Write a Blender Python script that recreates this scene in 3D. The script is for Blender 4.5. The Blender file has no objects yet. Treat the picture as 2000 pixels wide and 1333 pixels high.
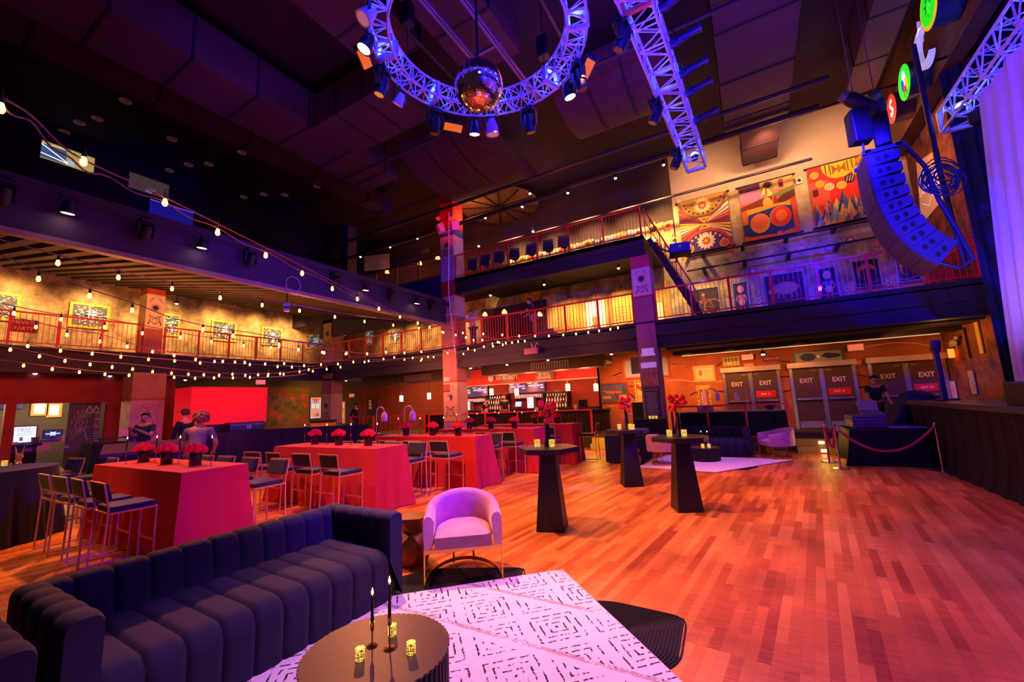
import bpy, math, random
from mathutils import Vector, Matrix, noise
R = math.radians
PI = math.pi
rnd = random.Random(7)
SC = bpy.context.scene
COL = SC.collection

# ------------------------------------------------------------------ camera
CH = 1.75
F, PITCH, ROLL, YAW = 812.1, .14549, .04539, .519796
fwd = Vector((-math.sin(YAW)*math.cos(PITCH), math.cos(YAW)*math.cos(PITCH), math.sin(PITCH)))
r0 = Vector((math.cos(YAW), math.sin(YAW), 0))
d0 = fwd.cross(r0)
rgt = math.cos(ROLL)*r0 + math.sin(ROLL)*d0
dwn = -math.sin(ROLL)*r0 + math.cos(ROLL)*d0
def ray(x, y): return (x-1000)*rgt + (y-666.5)*dwn + F*fwd
def az(x, y, z=0.):
    r = ray(x, y); t = (z-CH)/r.z; return Vector((r.x*t, r.y*t, z))
def ay(x, y, Y):
    r = ray(x, y); t = Y/r.y; return Vector((r.x*t, Y, CH+r.z*t))
def ax(x, y, X):
    r = ray(x, y); t = X/r.x; return Vector((X, r.y*t, CH+r.z*t))
cam = bpy.data.cameras.new('camera'); co = bpy.data.objects.new('camera', cam); COL.objects.link(co)
m = Matrix((rgt, -dwn, -fwd)).transposed().to_4x4(); m.translation = Vector((0, 0, CH)); co.matrix_world = m
cam.sensor_width = 36; cam.lens = 36*F/2000; cam.clip_start = .05; cam.clip_end = 200
SC.camera = co
SC.view_settings.view_transform = 'Standard'
SC.view_settings.look = 'None'

# ------------------------------------------------------------------ materials
def lin(c):
    if isinstance(c, str):
        c = tuple(int(c[i:i+2], 16)/255 for i in (0, 2, 4))
    return tuple((v/12.92 if v <= .04045 else ((v+.055)/1.055)**2.4) for v in c)
MATS = {}
def mk(name):
    m = bpy.data.materials.new(name); m.use_nodes = True
    nt = m.node_tree; b = nt.nodes['Principled BSDF']; return m, nt, b
def nd(nt, t, **k):
    n = nt.nodes.new(t)
    for a, v in k.items(): setattr(n, a, v)
    return n
def M(name, c='808080', rough=.6, metal=0, e=None, es=0, var=.12, scale=6, sheen=0, coat=0, bump=0, alpha=1):
    if name in MATS: return MATS[name]
    m, nt, b = mk(name); c = lin(c)
    b.inputs['Roughness'].default_value = rough; b.inputs['Metallic'].default_value = metal
    b.inputs['Base Color'].default_value = (*c, 1)
    if var:
        tc = nd(nt, 'ShaderNodeTexCoord'); no = nd(nt, 'ShaderNodeTexNoise'); no.inputs['Scale'].default_value = scale; no.inputs['Detail'].default_value = 4
        mr = nd(nt, 'ShaderNodeMapRange'); mr.inputs['To Min'].default_value = 1-var; mr.inputs['To Max'].default_value = 1+var
        mx = nd(nt, 'ShaderNodeVectorMath', operation='SCALE'); mx.inputs[0].default_value = c
        L = nt.links.new
        L(tc.outputs['Object'], no.inputs['Vector']); L(no.outputs['Fac'], mr.inputs['Value']); L(mr.outputs[0], mx.inputs['Scale']); L(mx.outputs[0], b.inputs['Base Color'])
        mr.inputs['From Min'].default_value = .3; mr.inputs['From Max'].default_value = .7
        if bump:
            bp = nd(nt, 'ShaderNodeBump'); bp.inputs['Strength'].default_value = bump; bp.inputs['Distance'].default_value = .01
            L(no.outputs['Fac'], bp.inputs['Height']); L(bp.outputs[0], b.inputs['Normal'])
    if sheen:
        b.inputs['Sheen Weight'].default_value = sheen; b.inputs['Sheen Roughness'].default_value = .35; b.inputs['Sheen Tint'].default_value = (*[min(1, v*3+.3) for v in c], 1)
    if coat: b.inputs['Coat Weight'].default_value = coat
    if e: b.inputs['Emission Color'].default_value = (*lin(e), 1); b.inputs['Emission Strength'].default_value = es
    if alpha < 1: b.inputs['Alpha'].default_value = alpha
    MATS[name] = m; return m
def vcm(name, rough=.75, es=0, noise_amt=.1, scale=4, metal=0):
    if name in MATS: return MATS[name]
    m, nt, b = mk(name); L = nt.links.new
    at = nd(nt, 'ShaderNodeAttribute', attribute_name='Col'); b.inputs['Roughness'].default_value = rough; b.inputs['Metallic'].default_value = metal
    tc = nd(nt, 'ShaderNodeTexCoord'); no = nd(nt, 'ShaderNodeTexNoise'); no.inputs['Scale'].default_value = scale; no.inputs['Detail'].default_value = 5
    mr = nd(nt, 'ShaderNodeMapRange'); mr.inputs['From Min'].default_value = .3; mr.inputs['From Max'].default_value = .7
    mr.inputs['To Min'].default_value = 1-noise_amt; mr.inputs['To Max'].default_value = 1+noise_amt
    mx = nd(nt, 'ShaderNodeVectorMath', operation='SCALE')
    L(tc.outputs['Object'], no.inputs['Vector']); L(no.outputs['Fac'], mr.inputs['Value']); L(at.outputs['Color'], mx.inputs[0]); L(mr.outputs[0], mx.inputs['Scale']); L(mx.outputs[0], b.inputs['Base Color'])
    if es: L(at.outputs['Color'], b.inputs['Emission Color']); b.inputs['Emission Strength'].default_value = es
    MATS[name] = m; return m
PAINT = vcm('painted_art'); SCREEN = vcm('lit_screen', .4, 1.6, 0)

# ------------------------------------------------------------------ mesh builder
class MB:
    def __init__(s): s.v = []; s.f = []; s.m = []; s.c = []
    def add(s, vs, fs, mi=0, col=None, T=None):
        o = len(s.v)
        for p in vs:
            p = Vector(p); s.v.append(T @ p if T is not None else p)
        for f in fs: s.f.append([o+i for i in f]); s.m.append(mi); s.c.append(col)
        return s
    def box(s, x0, x1, y0, y1, z0, z1, mi=0, col=None, T=None):
        vs = [(x, y, z) for z in (z0, z1) for x, y in ((x0, y0), (x1, y0), (x1, y1), (x0, y1))]
        return s.add(vs, [(3, 2, 1, 0), (4, 5, 6, 7), (0, 1, 5, 4), (1, 2, 6, 5), (2, 3, 7, 6), (3, 0, 4, 7)], mi, col, T)
    def cb(s, c, sz, mi=0, col=None, T=None):
        return s.box(c[0]-sz[0]/2, c[0]+sz[0]/2, c[1]-sz[1]/2, c[1]+sz[1]/2, c[2]-sz[2]/2, c[2]+sz[2]/2, mi, col, T)
    def tube(s, pts, r, n=8, mi=0, col=None, closed=False, T=None, caps=True):
        pts = [Vector(p) for p in pts]; k = len(pts); vs = []; rr = r if isinstance(r, (list, tuple)) else [r]*k
        up = None
        for i, p in enumerate(pts):
            a = pts[(i-1) % k] if (closed or i) else p; b = pts[(i+1) % k] if (closed or i < k-1) else p
            d = (b-a)
            if d.length < 1e-9: d = Vector((0, 0, 1))
            d.normalize()
            if up is None:
                up = Vector((0, 0, 1)) if abs(d.z) < .9 else Vector((1, 0, 0))
            u = d.cross(up)
            if u.length < 1e-6: u = d.orthogonal()
            u.normalize(); w = u.cross(d).normalized(); up = w
            for j in range(n):
                t = 2*PI*j/n + PI/n; vs.append(p + (u*math.cos(t)+w*math.sin(t))*rr[i])
        fs = []
        for i in range(k if closed else k-1):
            for j in range(n):
                a, b = i*n+j, i*n+(j+1) % n; c, d = ((i+1) % k)*n+(j+1) % n, ((i+1) % k)*n+j
                fs.append((a, d, c, b))
        if not closed and caps: fs.append(tuple(range(n))); fs.append(tuple(reversed(range((k-1)*n, k*n))))
        return s.add(vs, fs, mi, col, T)
    def bar(s, a, b, w, h=None, mi=0, col=None, T=None):  # square bar
        r = w*.7071; return s.tube([a, b], r, 4, mi, col, T=T)
    def lathe(s, prof, c=(0, 0, 0), n=24, mi=0, col=None, T=None, a0=0, a1=2*PI, fn=None):
        full = abs(a1-a0-2*PI) < 1e-6; k = n if full else n+1; vs = []
        for r, z in prof:
            for j in range(k):
                t = a0+(a1-a0)*j/n; q = fn(t) if fn else 1
                vs.append((c[0]+r*q*math.cos(t), c[1]+r*q*math.sin(t), c[2]+z))
        fs = []
        for i in range(len(prof)-1):
            for j in range(n):
                a, b = i*k+j, i*k+(j+1) % k; fs.append((a, b, b+k, a+k))
        if full:
            if prof[0][0] > 1e-5: fs.append(tuple(reversed(range(k))))
            if prof[-1][0] > 1e-5: fs.append(tuple(range((len(prof)-1)*k, len(prof)*k)))
        return s.add(vs, fs, mi, col, T)
    def ball(s, c, r, n=12, mi=0, col=None, sc=(1, 1, 1), T=None):
        h = max(4, n//2); prof = [(max(1e-6, math.sin(PI*i/h)), -math.cos(PI*i/h)) for i in range(h+1)]
        vs = []; k = n
        for a, z in prof:
            for j in range(k):
                t = 2*PI*j/k; vs.append((c[0]+r*sc[0]*a*math.cos(t), c[1]+r*sc[1]*a*math.sin(t), c[2]+r*sc[2]*z))
        fs = [(i*k+j, i*k+(j+1) % k, (i+1)*k+(j+1) % k, (i+1)*k+j) for i in range(h) for j in range(k)]
        return s.add(vs, fs, mi, col, T)
    def prism(s, poly, z0, z1, mi=0, col=None, T=None, top=None):
        n = len(poly); tp = top or poly
        vs = [(x, y, z0) for x, y in poly]+[(x, y, z1) for x, y in tp]
        return s.add(vs, [tuple(reversed(range(n))), tuple(range(n, 2*n))]+[(i, (i+1) % n, n+(i+1) % n, n+i) for i in range(n)], mi, col, T)
    def grid(s, P, mi=0, col=None, T=None, loop=False):  # P[i][j] points
        a = len(P); b = len(P[0]); vs = [p for r_ in P for p in r_]
        fs = [(i*b+j, i*b+j+1, ((i+1) % a)*b+j+1, ((i+1) % a)*b+j) for i in range(a if loop else a-1) for j in range(b-1)]
        return s.add(vs, fs, mi, col, T)
    def build(s, name, mat, parent=None, smooth=False, bevel=0, loc=None, auto=None):
        me = bpy.data.meshes.new(name); me.from_pydata([tuple(p) for p in s.v], [], s.f)
        mats = mat if isinstance(mat, (list, tuple)) else [mat]
        for q in mats: me.materials.append(q)
        if len(mats) > 1: me.polygons.foreach_set('material_index', s.m)
        if any(c is not None for c in s.c):
            at = me.color_attributes.new('Col', 'FLOAT_COLOR', 'CORNER'); buf = []; cache = {}
            for f, c in zip(s.f, s.c):
                k = c or 'ffffff'
                if k not in cache: cache[k] = (*lin(k), 1.)
                buf += list(cache[k])*len(f)
            at.data.foreach_set('color', buf)
        if smooth:
            me.polygons.foreach_set('use_smooth', [True]*len(me.polygons))
            if smooth != 'all': me.set_sharp_from_angle(angle=R(smooth if smooth is not True else 40))
        me.update()
        o = bpy.data.objects.new(name, me); COL.objects.link(o)
        if parent: o.parent = parent
        if loc: o.location = loc
        if bevel:
            bm = o.modifiers.new('b', 'BEVEL'); bm.width = bevel; bm.segments = 2; bm.limit_method = 'ANGLE'; bm.angle_limit = R(40)
        return o
def tag(o, label=None, cat=None, group=None, kind=None):
    if label: o['label'] = label
    if cat: o['category'] = cat
    if group: o['group'] = group
    if kind: o['kind'] = kind
    return o
def thing(name, label, cat, loc=(0, 0, 0), rz=0, group=None):
    o = bpy.data.objects.new(name, None); COL.objects.link(o); o.location = loc; o.rotation_euler = (0, 0, rz); o.empty_display_size = .1
    return tag(o, label, cat, group)
def struct(name, mb, mat, label=None, **k):
    o = mb.build(name, mat, **k); return tag(o, label, 'structure', kind='structure')
def dup(root, loc=None, rz=None, label=None, group=None):
    r = root.copy(); COL.objects.link(r)
    if loc is not None: r.location = loc
    if rz is not None: r.rotation_euler = (0, 0, rz)
    if label: r['label'] = label
    if group: r['group'] = group
    for ch in list(root.children):
        c = ch.copy(); COL.objects.link(c); c.parent = r
        for g in list(ch.children):
            d = g.copy(); COL.objects.link(d); d.parent = c
    return r
_txt = {}
def text_geo(s_, bold=0):
    if s_ in _txt: return _txt[s_]
    cu = bpy.data.curves.new('t', 'FONT'); cu.body = s_; cu.align_x = 'CENTER'; cu.align_y = 'CENTER'; cu.resolution_u = 1; cu.offset = bold
    o = bpy.data.objects.new('t', cu); COL.objects.link(o); dg = bpy.context.evaluated_depsgraph_get()
    me = bpy.data.meshes.new_from_object(o.evaluated_get(dg)); vs = [v.co.copy() for v in me.vertices]; fs = [tuple(p.vertices) for p in me.polygons]
    bpy.data.objects.remove(o); bpy.data.curves.remove(cu); bpy.data.meshes.remove(me)
    _txt[s_] = (vs, fs); return vs, fs
class Pic:
    """flat painting in local frame: x right, z up, outward -y; layers stack by .6 mm"""
    def __init__(s, y=0, dy=.0012): s.b = MB(); s.k = 0; s.y = y; s.dy = dy
    def _y(s): s.k += 1; return s.y-s.dy*s.k
    def poly(s, pts, col):
        y = s._y(); s.b.add([(x, y, z) for x, z in pts], [tuple(range(len(pts)))], 0, col); return s
    def rect(s, x0, x1, z0, z1, col): return s.poly([(x0, z0), (x1, z0), (x1, z1), (x0, z1)], col)
    def ell(s, x, z, rx, rz, col, n=20, a0=0, a1=2*PI):
        return s.poly([(x+rx*math.cos(a0+(a1-a0)*i/n), z+rz*math.sin(a0+(a1-a0)*i/n)) for i in range(n+(a1-a0 < 6.2))], col)
    def star(s, x, z, ro, ri, n, col, a=0):
        return s.poly([(x+(ro if i % 2 == 0 else ri)*math.cos(a+PI*i/n), z+(ro if i % 2 == 0 else ri)*math.sin(a+PI*i/n)) for i in range(2*n)], col)
    def line(s, pts, w, col):
        y = s._y()
        for (x0, z0), (x1, z1) in zip(pts, pts[1:]):
            d = math.hypot(x1-x0, z1-z0) or 1; nx, nz = -(z1-z0)/d*w/2, (x1-x0)/d*w/2
            s.b.add([(x0+nx, y, z0+nz), (x0-nx, y, z0-nz), (x1-nx, y, z1-nz), (x1+nx, y, z1+nz)], [(0, 1, 2, 3)], 0, col)
        return s
    def ring(s, x, z, r, w, col, n=20): return s.line([(x+r*math.cos(2*PI*i/n), z+r*math.sin(2*PI*i/n)) for i in range(n+1)], w, col)
    def dots(s, pts, r, col, n=6):
        y = s._y()
        for x, z in pts: s.b.add([(x+r*math.cos(2*PI*i/n), y, z+r*math.sin(2*PI*i/n)) for i in range(n)], [tuple(range(n))], 0, col)
        return s
    def text(s, t, x, z, size, col, sx=1, bold=.0):
        vs, fs = text_geo(t, bold); y = s._y()
        s.b.add([(x+v.x*size*sx, y, z+v.y*size) for v in vs], fs, 0, col); return s
    def build(s, name='canvas', parent=None, mat=None): return s.b.build(name, mat or PAINT, parent)
def frame_mb(w, h, t, d, z0=0):  # frame centred on x, from z0
    b = MB()
    b.box(-w/2-t, w/2+t, -d, 0, z0-t, z0); b.box(-w/2-t, w/2+t, -d, 0, z0+h, z0+h+t); b.box(-w/2-t, -w/2, -d, 0, z0, z0+h); b.box(w/2, w/2+t, -d, 0, z0, z0+h)
    return b
def light(kind, loc, col, power, target=None, size=.3, angle=45, blend=.3, name='lamp', spread=None, shadow=True, sy=None):
    l = bpy.data.lights.new(name, kind); l.color = lin(col) if isinstance(col, str) else col; l.energy = power
    if kind == 'SPOT': l.spot_size = R(angle); l.spot_blend = blend; l.shadow_soft_size = size
    elif kind == 'AREA': l.size = size; l.shape = 'RECTANGLE' if sy else 'SQUARE'; l.size_y = sy or size
    else: l.shadow_soft_size = size
    if spread: l.spread = R(spread)
    l.use_shadow = shadow
    o = bpy.data.objects.new(name, l); COL.objects.link(o); o.location = loc
    if target is not None: o.rotation_euler = (Vector(target)-Vector(loc)).to_track_quat('-Z', 'Y').to_euler()
    return o
# ------------------------------------------------------------------ shell
PZ = .36            # raised platform round the dance floor
YW = 18.            # rear wall of the hall
YE = 14.2           # front edge of the two rear balconies
Z2, Z3 = 4.2, 7.25
def wood_floor():
    m, nt, b = mk('plank_floor'); L = nt.links.new
    tc = nd(nt, 'ShaderNodeTexCoord'); mp = nd(nt, 'ShaderNodeMapping'); mp.inputs['Rotation'].default_value = (0, 0, R(96.0)); L(tc.outputs['Object'], mp.inputs['Vector'])
    def brick(c1, c2, mo, w, h, off):
        br = nd(nt, 'ShaderNodeTexBrick'); br.offset = off; br.offset_frequency = 3; br.squash = 1
        for k_, v in (('Scale', 1), ('Mortar Size', .0008), ('Mortar Smooth', .3), ('Bias', 0), ('Brick Width', w), ('Row Height', h)): br.inputs[k_].default_value = v
        br.inputs['Color1'].default_value = (*c1, 1); br.inputs['Color2'].default_value = (*c2, 1); br.inputs['Mortar'].default_value = (*mo, 1)
        L(mp.outputs[0], br.inputs['Vector']); return br
    b1 = brick((0, 0, 0), (1, 1, 1), (.15, .15, .15), .83, .076, .37)
    b2 = brick((0, 0, 0), (1, 1, 1), (.5, .5, .5), 1.66, .152, .61)
    gr = nd(nt, 'ShaderNodeTexNoise'); gr.inputs['Scale'].default_value = 9; gr.inputs['Detail'].default_value = 6
    mp2 = nd(nt, 'ShaderNodeMapping'); mp2.inputs['Rotation'].default_value = (0, 0, R(96)); mp2.inputs['Scale'].default_value = (.35, 7, 1); L(tc.outputs['Object'], mp2.inputs['Vector']); L(mp2.outputs[0], gr.inputs['Vector'])
    st = nd(nt, 'ShaderNodeTexNoise'); st.inputs['Scale'].default_value = .9; st.inputs['Detail'].default_value = 8; L(tc.outputs['Object'], st.inputs['Vector'])
    a1 = nd(nt, 'ShaderNodeMath', operation='MULTIPLY_ADD'); L(b1.outputs['Color'], a1.inputs[0]); a1.inputs[1].default_value = .42
    a0 = nd(nt, 'ShaderNodeMath', operation='MULTIPLY'); L(b2.outputs['Color'], a0.inputs[0]); a0.inputs[1].default_value = .22; L(a0.outputs[0], a1.inputs[2])
    a2 = nd(nt, 'ShaderNodeMath', operation='MULTIPLY_ADD'); L(gr.outputs['Fac'], a2.inputs[0]); a2.inputs[1].default_value = .6; L(a1.outputs[0], a2.inputs[2])
    rp = nd(nt, 'ShaderNodeValToRGB'); L(a2.outputs[0], rp.inputs[0]); e = rp.color_ramp.elements
    e[0].position = .12; e[0].color = (*lin('702808'), 1); e[1].position = 1.; e[1].color = (*lin('f0a050'), 1)
    for p, c in ((.38, 'a84a14'), (.62, 'd07634')): x = e.new(p); x.color = (*lin(c), 1)
    mr = nd(nt, 'ShaderNodeMapRange'); L(st.outputs['Fac'], mr.inputs['Value']); mr.inputs['From Min'].default_value = .35; mr.inputs['From Max'].default_value = .62; mr.inputs['To Min'].default_value = .62; mr.inputs['To Max'].default_value = 1.05
    mx = nd(nt, 'ShaderNodeVectorMath', operation='SCALE'); L(rp.outputs[0], mx.inputs[0]); L(mr.outputs[0], mx.inputs['Scale'])
    m2 = nd(nt, 'ShaderNodeMix', data_type='RGBA'); m2.inputs['B'].default_value = (.03, .008, .004, 1); L(mx.outputs[0], m2.inputs['A']); mf = nd(nt, 'ShaderNodeMath', operation='MULTIPLY'); mf.inputs[1].default_value = .45; L(b1.outputs['Fac'], mf.inputs[0]); L(mf.outputs[0], m2.inputs['Factor'])
    L(m2.outputs['Result'], b.inputs['Base Color']); b.inputs['Roughness'].default_value = .42
    rr = nd(nt, 'ShaderNodeMapRange'); L(st.outputs['Fac'], rr.inputs['Value']); rr.inputs['To Min'].default_value = .34; rr.inputs['To Max'].default_value = .6; L(rr.outputs[0], b.inputs['Roughness'])
    return m
struct('floor', MB().box(-27, 16, -4, YW+3, -.1, 0), wood_floor(), 'worn wooden plank dance floor under orange and violet light')
CARPET = M('dark_carpet', '4a3a28', .95, scale=30)
struct('floor_platform', MB().box(-19.2, 5.3, 14.6, 21, 0, PZ).box(-19.2, 5.3, 14.58, 14.62, PZ-.05, PZ+.004), CARPET, 'low carpeted platform running along the rear wall')
struct('floor_carpet', MB().box(-26, -14.6, -4, 14.6, 0, .03), M('left_carpet', '7a6238', .95, scale=20), 'carpeted floor in front of the left bar')
DARK = M('dark_paint', '16101a', .8, scale=2)
CEILM = M('ceiling_paint', '2a1420', .85, scale=1.2, var=.25)
struct('ceiling', MB().box(-24, 16, -4, 21, 11.9, 12), CEILM, 'dark ceiling high above the hall')
REDW = M('red_plaster', '8c2a18', .8, scale=1.5, var=.25)
# rear wall, one box per storey
def wallmat(name, c1, c2, sc=1.1):
    m, nt, b = mk(name); L = nt.links.new
    tc = nd(nt, 'ShaderNodeTexCoord'); no = nd(nt, 'ShaderNodeTexNoise'); no.inputs['Scale'].default_value = sc; no.inputs['Detail'].default_value = 9; no.inputs['Roughness'].default_value = .65
    rp = nd(nt, 'ShaderNodeValToRGB'); e = rp.color_ramp.elements; e[0].position = .36; e[0].color = (*lin(c1), 1); e[1].position = .64; e[1].color = (*lin(c2), 1)
    L(tc.outputs['Object'], no.inputs['Vector']); L(no.outputs['Fac'], rp.inputs[0]); L(rp.outputs[0], b.inputs['Base Color']); b.inputs['Roughness'].default_value = .85; return m
TANW = wallmat('tan_stain', 'a08858', 'd0b888')
BEIGE = wallmat('beige_paint', 'b09880', 'bca488', .4)
ORNG = wallmat('orange_stain', '8c4426', 'b0643a', .9)
PLNK = wallmat('grey_plank', '6a5c48', 'c0ae8c', 1.6)
struct('wall_back', MB().box(-6.0, 5.3, YW, YW+.1, 0, 3.6), ORNG, 'orange stained wall behind the exit doors')
struct('wall_back.001', MB().box(-23, 5.3, YW, YW+.1, 3.6, Z3), PLNK, 'planked mural wall behind the middle balcony')
struct('wall_back.006', MB().box(-12.0, -8.25, YW-.12, YW, Z2, 6.6), M('dim_red_wall', '4a1c14', .85, scale=2), 'dim red wall behind the people at the balcony rail')
struct('wall_back.002', MB().box(-2.15, 5.3, YW, YW+.1, Z3, 9.62), TANW, 'tan stained wall carrying three hanging banners')
struct('wall_back.003', MB().box(-2.15, 5.3, YW-.02, YW+.1, 9.62, 11.9), BEIGE, 'plain beige wall above the banners')
struct('wall_back.004', MB().box(-23, -2.15, YW, YW+.1, Z3, 11.9), M('brown_dark_wall', '4a3630', .9, scale=1), 'dim brown wall behind the top balcony')
struct('wall_back.005', MB().box(-25, -6.0, 20, 20.1, 0, 3.6), M('bar_wall', '7a3020', .8, scale=2), 'dark red rear wall of the long bar')
struct('wall_side', MB().box(-6.0, -5.9, YW, 20, 0, 3.6), M('bar_wall'), 'short return wall at the end of the bar')
RUST = wallmat('rust_panel', '3c1c10', '8a4a24', 2.2)
struct('wall_right', MB().box(5.25, 5.35, 13.2, YW, 0, 9.4), RUST, 'rust coloured panelled wall beside the stage')
struct('wall_left', MB().box(-22.9, -22.8, -4, YW, Z2-.2, 7.6), PLNK, 'stained plank wall with framed drawings behind the left balcony')
struct('wall_left.001', MB().box(-20.2, -20.1, -4, YW, 7.2, 11.9), M('purple_black_wall', '1c0e16', .9), 'dark wall at the rear of the raked balcony')
struct('wall_left.002', MB().box(-21.2, -21.0, -4, 8.1, 2.42, Z2-.7), REDW, 'dark red soffit wall over the left bar')
struct('wall_left.003', MB().box(-24.1, -24.0, -4, 20, 0, 3.6), M('slate_wall', '4c4440', .8), 'grey wall behind the left bar')
struct('wall_left.004', MB().box(-21.2, -21.0, 3.55, 3.78, 0, 2.42).box(-21.2, -21.0, 6.0, 8.1, 0, 2.42), REDW, 'dark red piers beside the left bar opening')
# balcony slabs
BEAM = M('beam_paint', '241828', .7, scale=3, var=.3)
struct('floor_balcony', MB().box(-22.8, -19.8, -4, YW, Z2-.12, Z2).box(-19.9, -19.8, -4, YE, Z2-.8, Z2-.1).box(-20.05, -19.78, -4, YE, Z2-.84, Z2-.72), BEAM, 'deck and edge beam of the left middle balcony')
struct('floor_balcony.001', MB().box(-19.8, 5.3, YE, YW, Z2-.14, Z2).box(-19.8, 5.3, YE, YE+.1, Z2-.5, Z2-.1).box(-19.8, 5.3, YE-.03, YE+.2, Z2-.05, Z2+.02)
       .box(-19.8, 5.3, YE+.08, YE+.2, Z2-.85, Z2-.5).box(-19.8, 5.3, YE, YE+.3, Z2-.89, Z2-.82).box(-19.8, 5.3, YE+.9, YW, Z2-.42, Z2-.14), BEAM, 'deck and edge beam of the rear middle balcony')
struct('floor_balcony.002', MB().box(-10.9, -2.75, YE, YW, Z3-.15, Z3).box(-10.9, -2.75, YE, YE+.1, Z3-.34, Z3).box(-10.9, -2.75, YE+.06, YE+.2, Z3-.66, Z3-.3).box(-10.9, -2.75, YE-.02, YE+.3, Z3-.72, Z3-.64), BEAM, 'deck and beam of the top balcony')
struct('floor_balcony.003', MB().box(-22.8, -11.6, YE+.1, YW, Z3+.2, Z3+.32).box(-22.8, -11.6, YE+.05, YE+.2, Z3-.7, Z3+.2), M('blue_lit_beam', '2a2244', .7), 'deck of the top balcony beyond the red column')  # blue light falling on this beam is put into its colour
# raked balcony on the left: sloping ribbed soffit and deep fascia
b = MB(); n = 84; P = []
for i in range(n+1):
    y = -4+18.2*i/n
    for dz in ((0, .2) if i % 2 else (.2, 0)): P.append([(-11.5, y, 5.28+dz), (-22.8, y, 7.35+dz)])
b.grid(P); struct('ceiling_soffit', b, M('soffit_deck', '3c2c24', .8, scale=3), 'ribbed sloping underside of the raked balcony')
struct('floor_raked', MB().add([(-11.5, -4, 6.3), (-11.5, 14.2, 6.3), (-20.2, 14.2, 8.3), (-20.2, -4, 8.3)], [(0, 1, 2, 3)]), DARK, 'raked seating deck of the upper left balcony')
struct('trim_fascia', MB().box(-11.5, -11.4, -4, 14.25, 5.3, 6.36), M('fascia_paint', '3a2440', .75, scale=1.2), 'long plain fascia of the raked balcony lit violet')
struct('trim_fascia.001', MB().box(-11.56, -11.36, -4, 14.25, 5.2, 5.3), M('fascia_lip', '9a7868', .6), 'pale lip along the bottom of the fascia')
struct('wall_side.001', MB().box(-20.2, -11.5, 14.2, 14.3, 5.6, 7.45), M('blue_lit_beam'), 'side panel closing the raked balcony')
# lower soffits / light ledges
struct('ceiling_low', MB().box(-2.5, 5.3, 16.4, 16.9, 3.2, 3.36).box(-2.5, 5.3, 15.0, 16.0, 3.3, 3.5), M('low_ceiling', '2a2020', .8), 'dark boxed soffit in front of the exit doors')
struct('trim_ledge', MB().box(-2.3, 5.0, 17.2, 17.26, 3.2, 3.25), M('ledge_light', 'd0b090', .4, e='ffd9a0', es=.5), 'pale light ledge above the doors')
# proscenium header and jamb
struct('trim_header', MB().box(4.9, 5.2, -3, YW, 9.35, 11.9).box(4.86, 4.9, -3, YW, 11.35, 11.6).box(4.82, 4.9, -3, YW, 11.0, 11.1).box(4.84, 4.9, -3, YW, 9.35, 9.7), M('header_brown', '5a3424', .7, scale=1), 'brown moulded header above the stage opening')
b = MB(); b.box(3.2, 16, -4, 13.4, 1.27, 1.35).box(3.25, 3.4, -4, 13.3, 0, 1.27).box(3.2, 5.2, 13.3, 13.4, 0, 1.27)
struct('floor_stage', b, M('stage_black', '181420', .5, coat=.2), 'black stage deck at the right')
struct('wall_stage', MB().box(15.9, 16, -4, 14, 1.35, 11.9).box(5.3, 16, 13.9, 14, 1.35, 11.9), DARK, 'dark far wall of the stage')
# ------------------------------------------------------------------ columns
SUNINK = '2a1830'
def col_art(par, w, z0, z1, base='d8b8a0', ink=SUNINK, y=0):
    p = Pic(y-.004); p.rect(-w/2, w/2, z0, z1, base); h = z1-z0; cz = z0+h*.62
    p.star(0, cz, w*.36, w*.13, 14, ink); p.ell(0, cz, w*.13, w*.13, ink)
    for sx in (-1, 1):
        p.line([(sx*w*(.1+.28*t), z0+h*(.22+.14*math.sin(t*PI*1.6))) for t in [i/8 for i in range(9)]], w*.035, ink)
        p.line([(sx*w*(.38-.3*t), z0+h*(.1+.1*math.sin(t*PI))) for t in [i/8 for i in range(9)]], w*.03, ink)
        p.line([(sx*w*(.15+.22*t), z0+h*(.86+.06*math.cos(t*PI))) for t in [i/8 for i in range(9)]], w*.03, ink)
        p.ell(sx*w*.3, z0+h*.36, w*.045, w*.045, ink, 8); p.ell(sx*w*.2, z0+h*.9, w*.04, w*.04, ink, 8)
    p.star(0, z0+h*.3, w*.08, w*.04, 5, ink); p.star(0, z0+h*.12, w*.07, w*.03, 4, ink)
    return p.build('painted_panel', par)
def column(label, x0, x1, y0, y1, secs, arts, rz=0):
    """secs: list of (z0,z1,colour)"""
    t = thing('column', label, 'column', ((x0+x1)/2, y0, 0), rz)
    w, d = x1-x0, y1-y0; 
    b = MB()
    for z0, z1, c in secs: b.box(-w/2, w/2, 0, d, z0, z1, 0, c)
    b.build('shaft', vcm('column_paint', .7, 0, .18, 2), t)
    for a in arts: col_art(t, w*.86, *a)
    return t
c1 = column('tall square column with red top between the two rear balconies', -11.65, -10.9, YE-.02, YE+.72,
    [(PZ, 1.0, '8a86a8'), (1.0, 1.06, 'b04030'), (1.06, 2.7, 'c8a070'), (2.7, 2.78, 'b04030'), (2.78, 5.6, 'a86858'), (5.6, 6.5, 'c8a898'), (6.5, 7.2, 'b02028'), (7.2, 8.3, 'b090b8'), (8.3, 9.3, 'b8a0b0'), (9.3, 9.65, '3838a0'), (9.65, 11.9, 'b01820')],
    [(1.1, 2.65, 'd0a878'), (5.65, 6.45, 'd0b098'), (8.3, 9.25, 'c0a8b0')])
p = Pic(-.012); p.rect(-.15, .3, 9.36, 9.6, '404090'); p.text('CAP2', .08, 9.48, .2, 'e0e0f0')
p.rect(-.34, 0, 2.75, 2.93, 'f0b8a8'); p.rect(-.36, .0, 2.3, 2.62, '8a2018')
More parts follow.
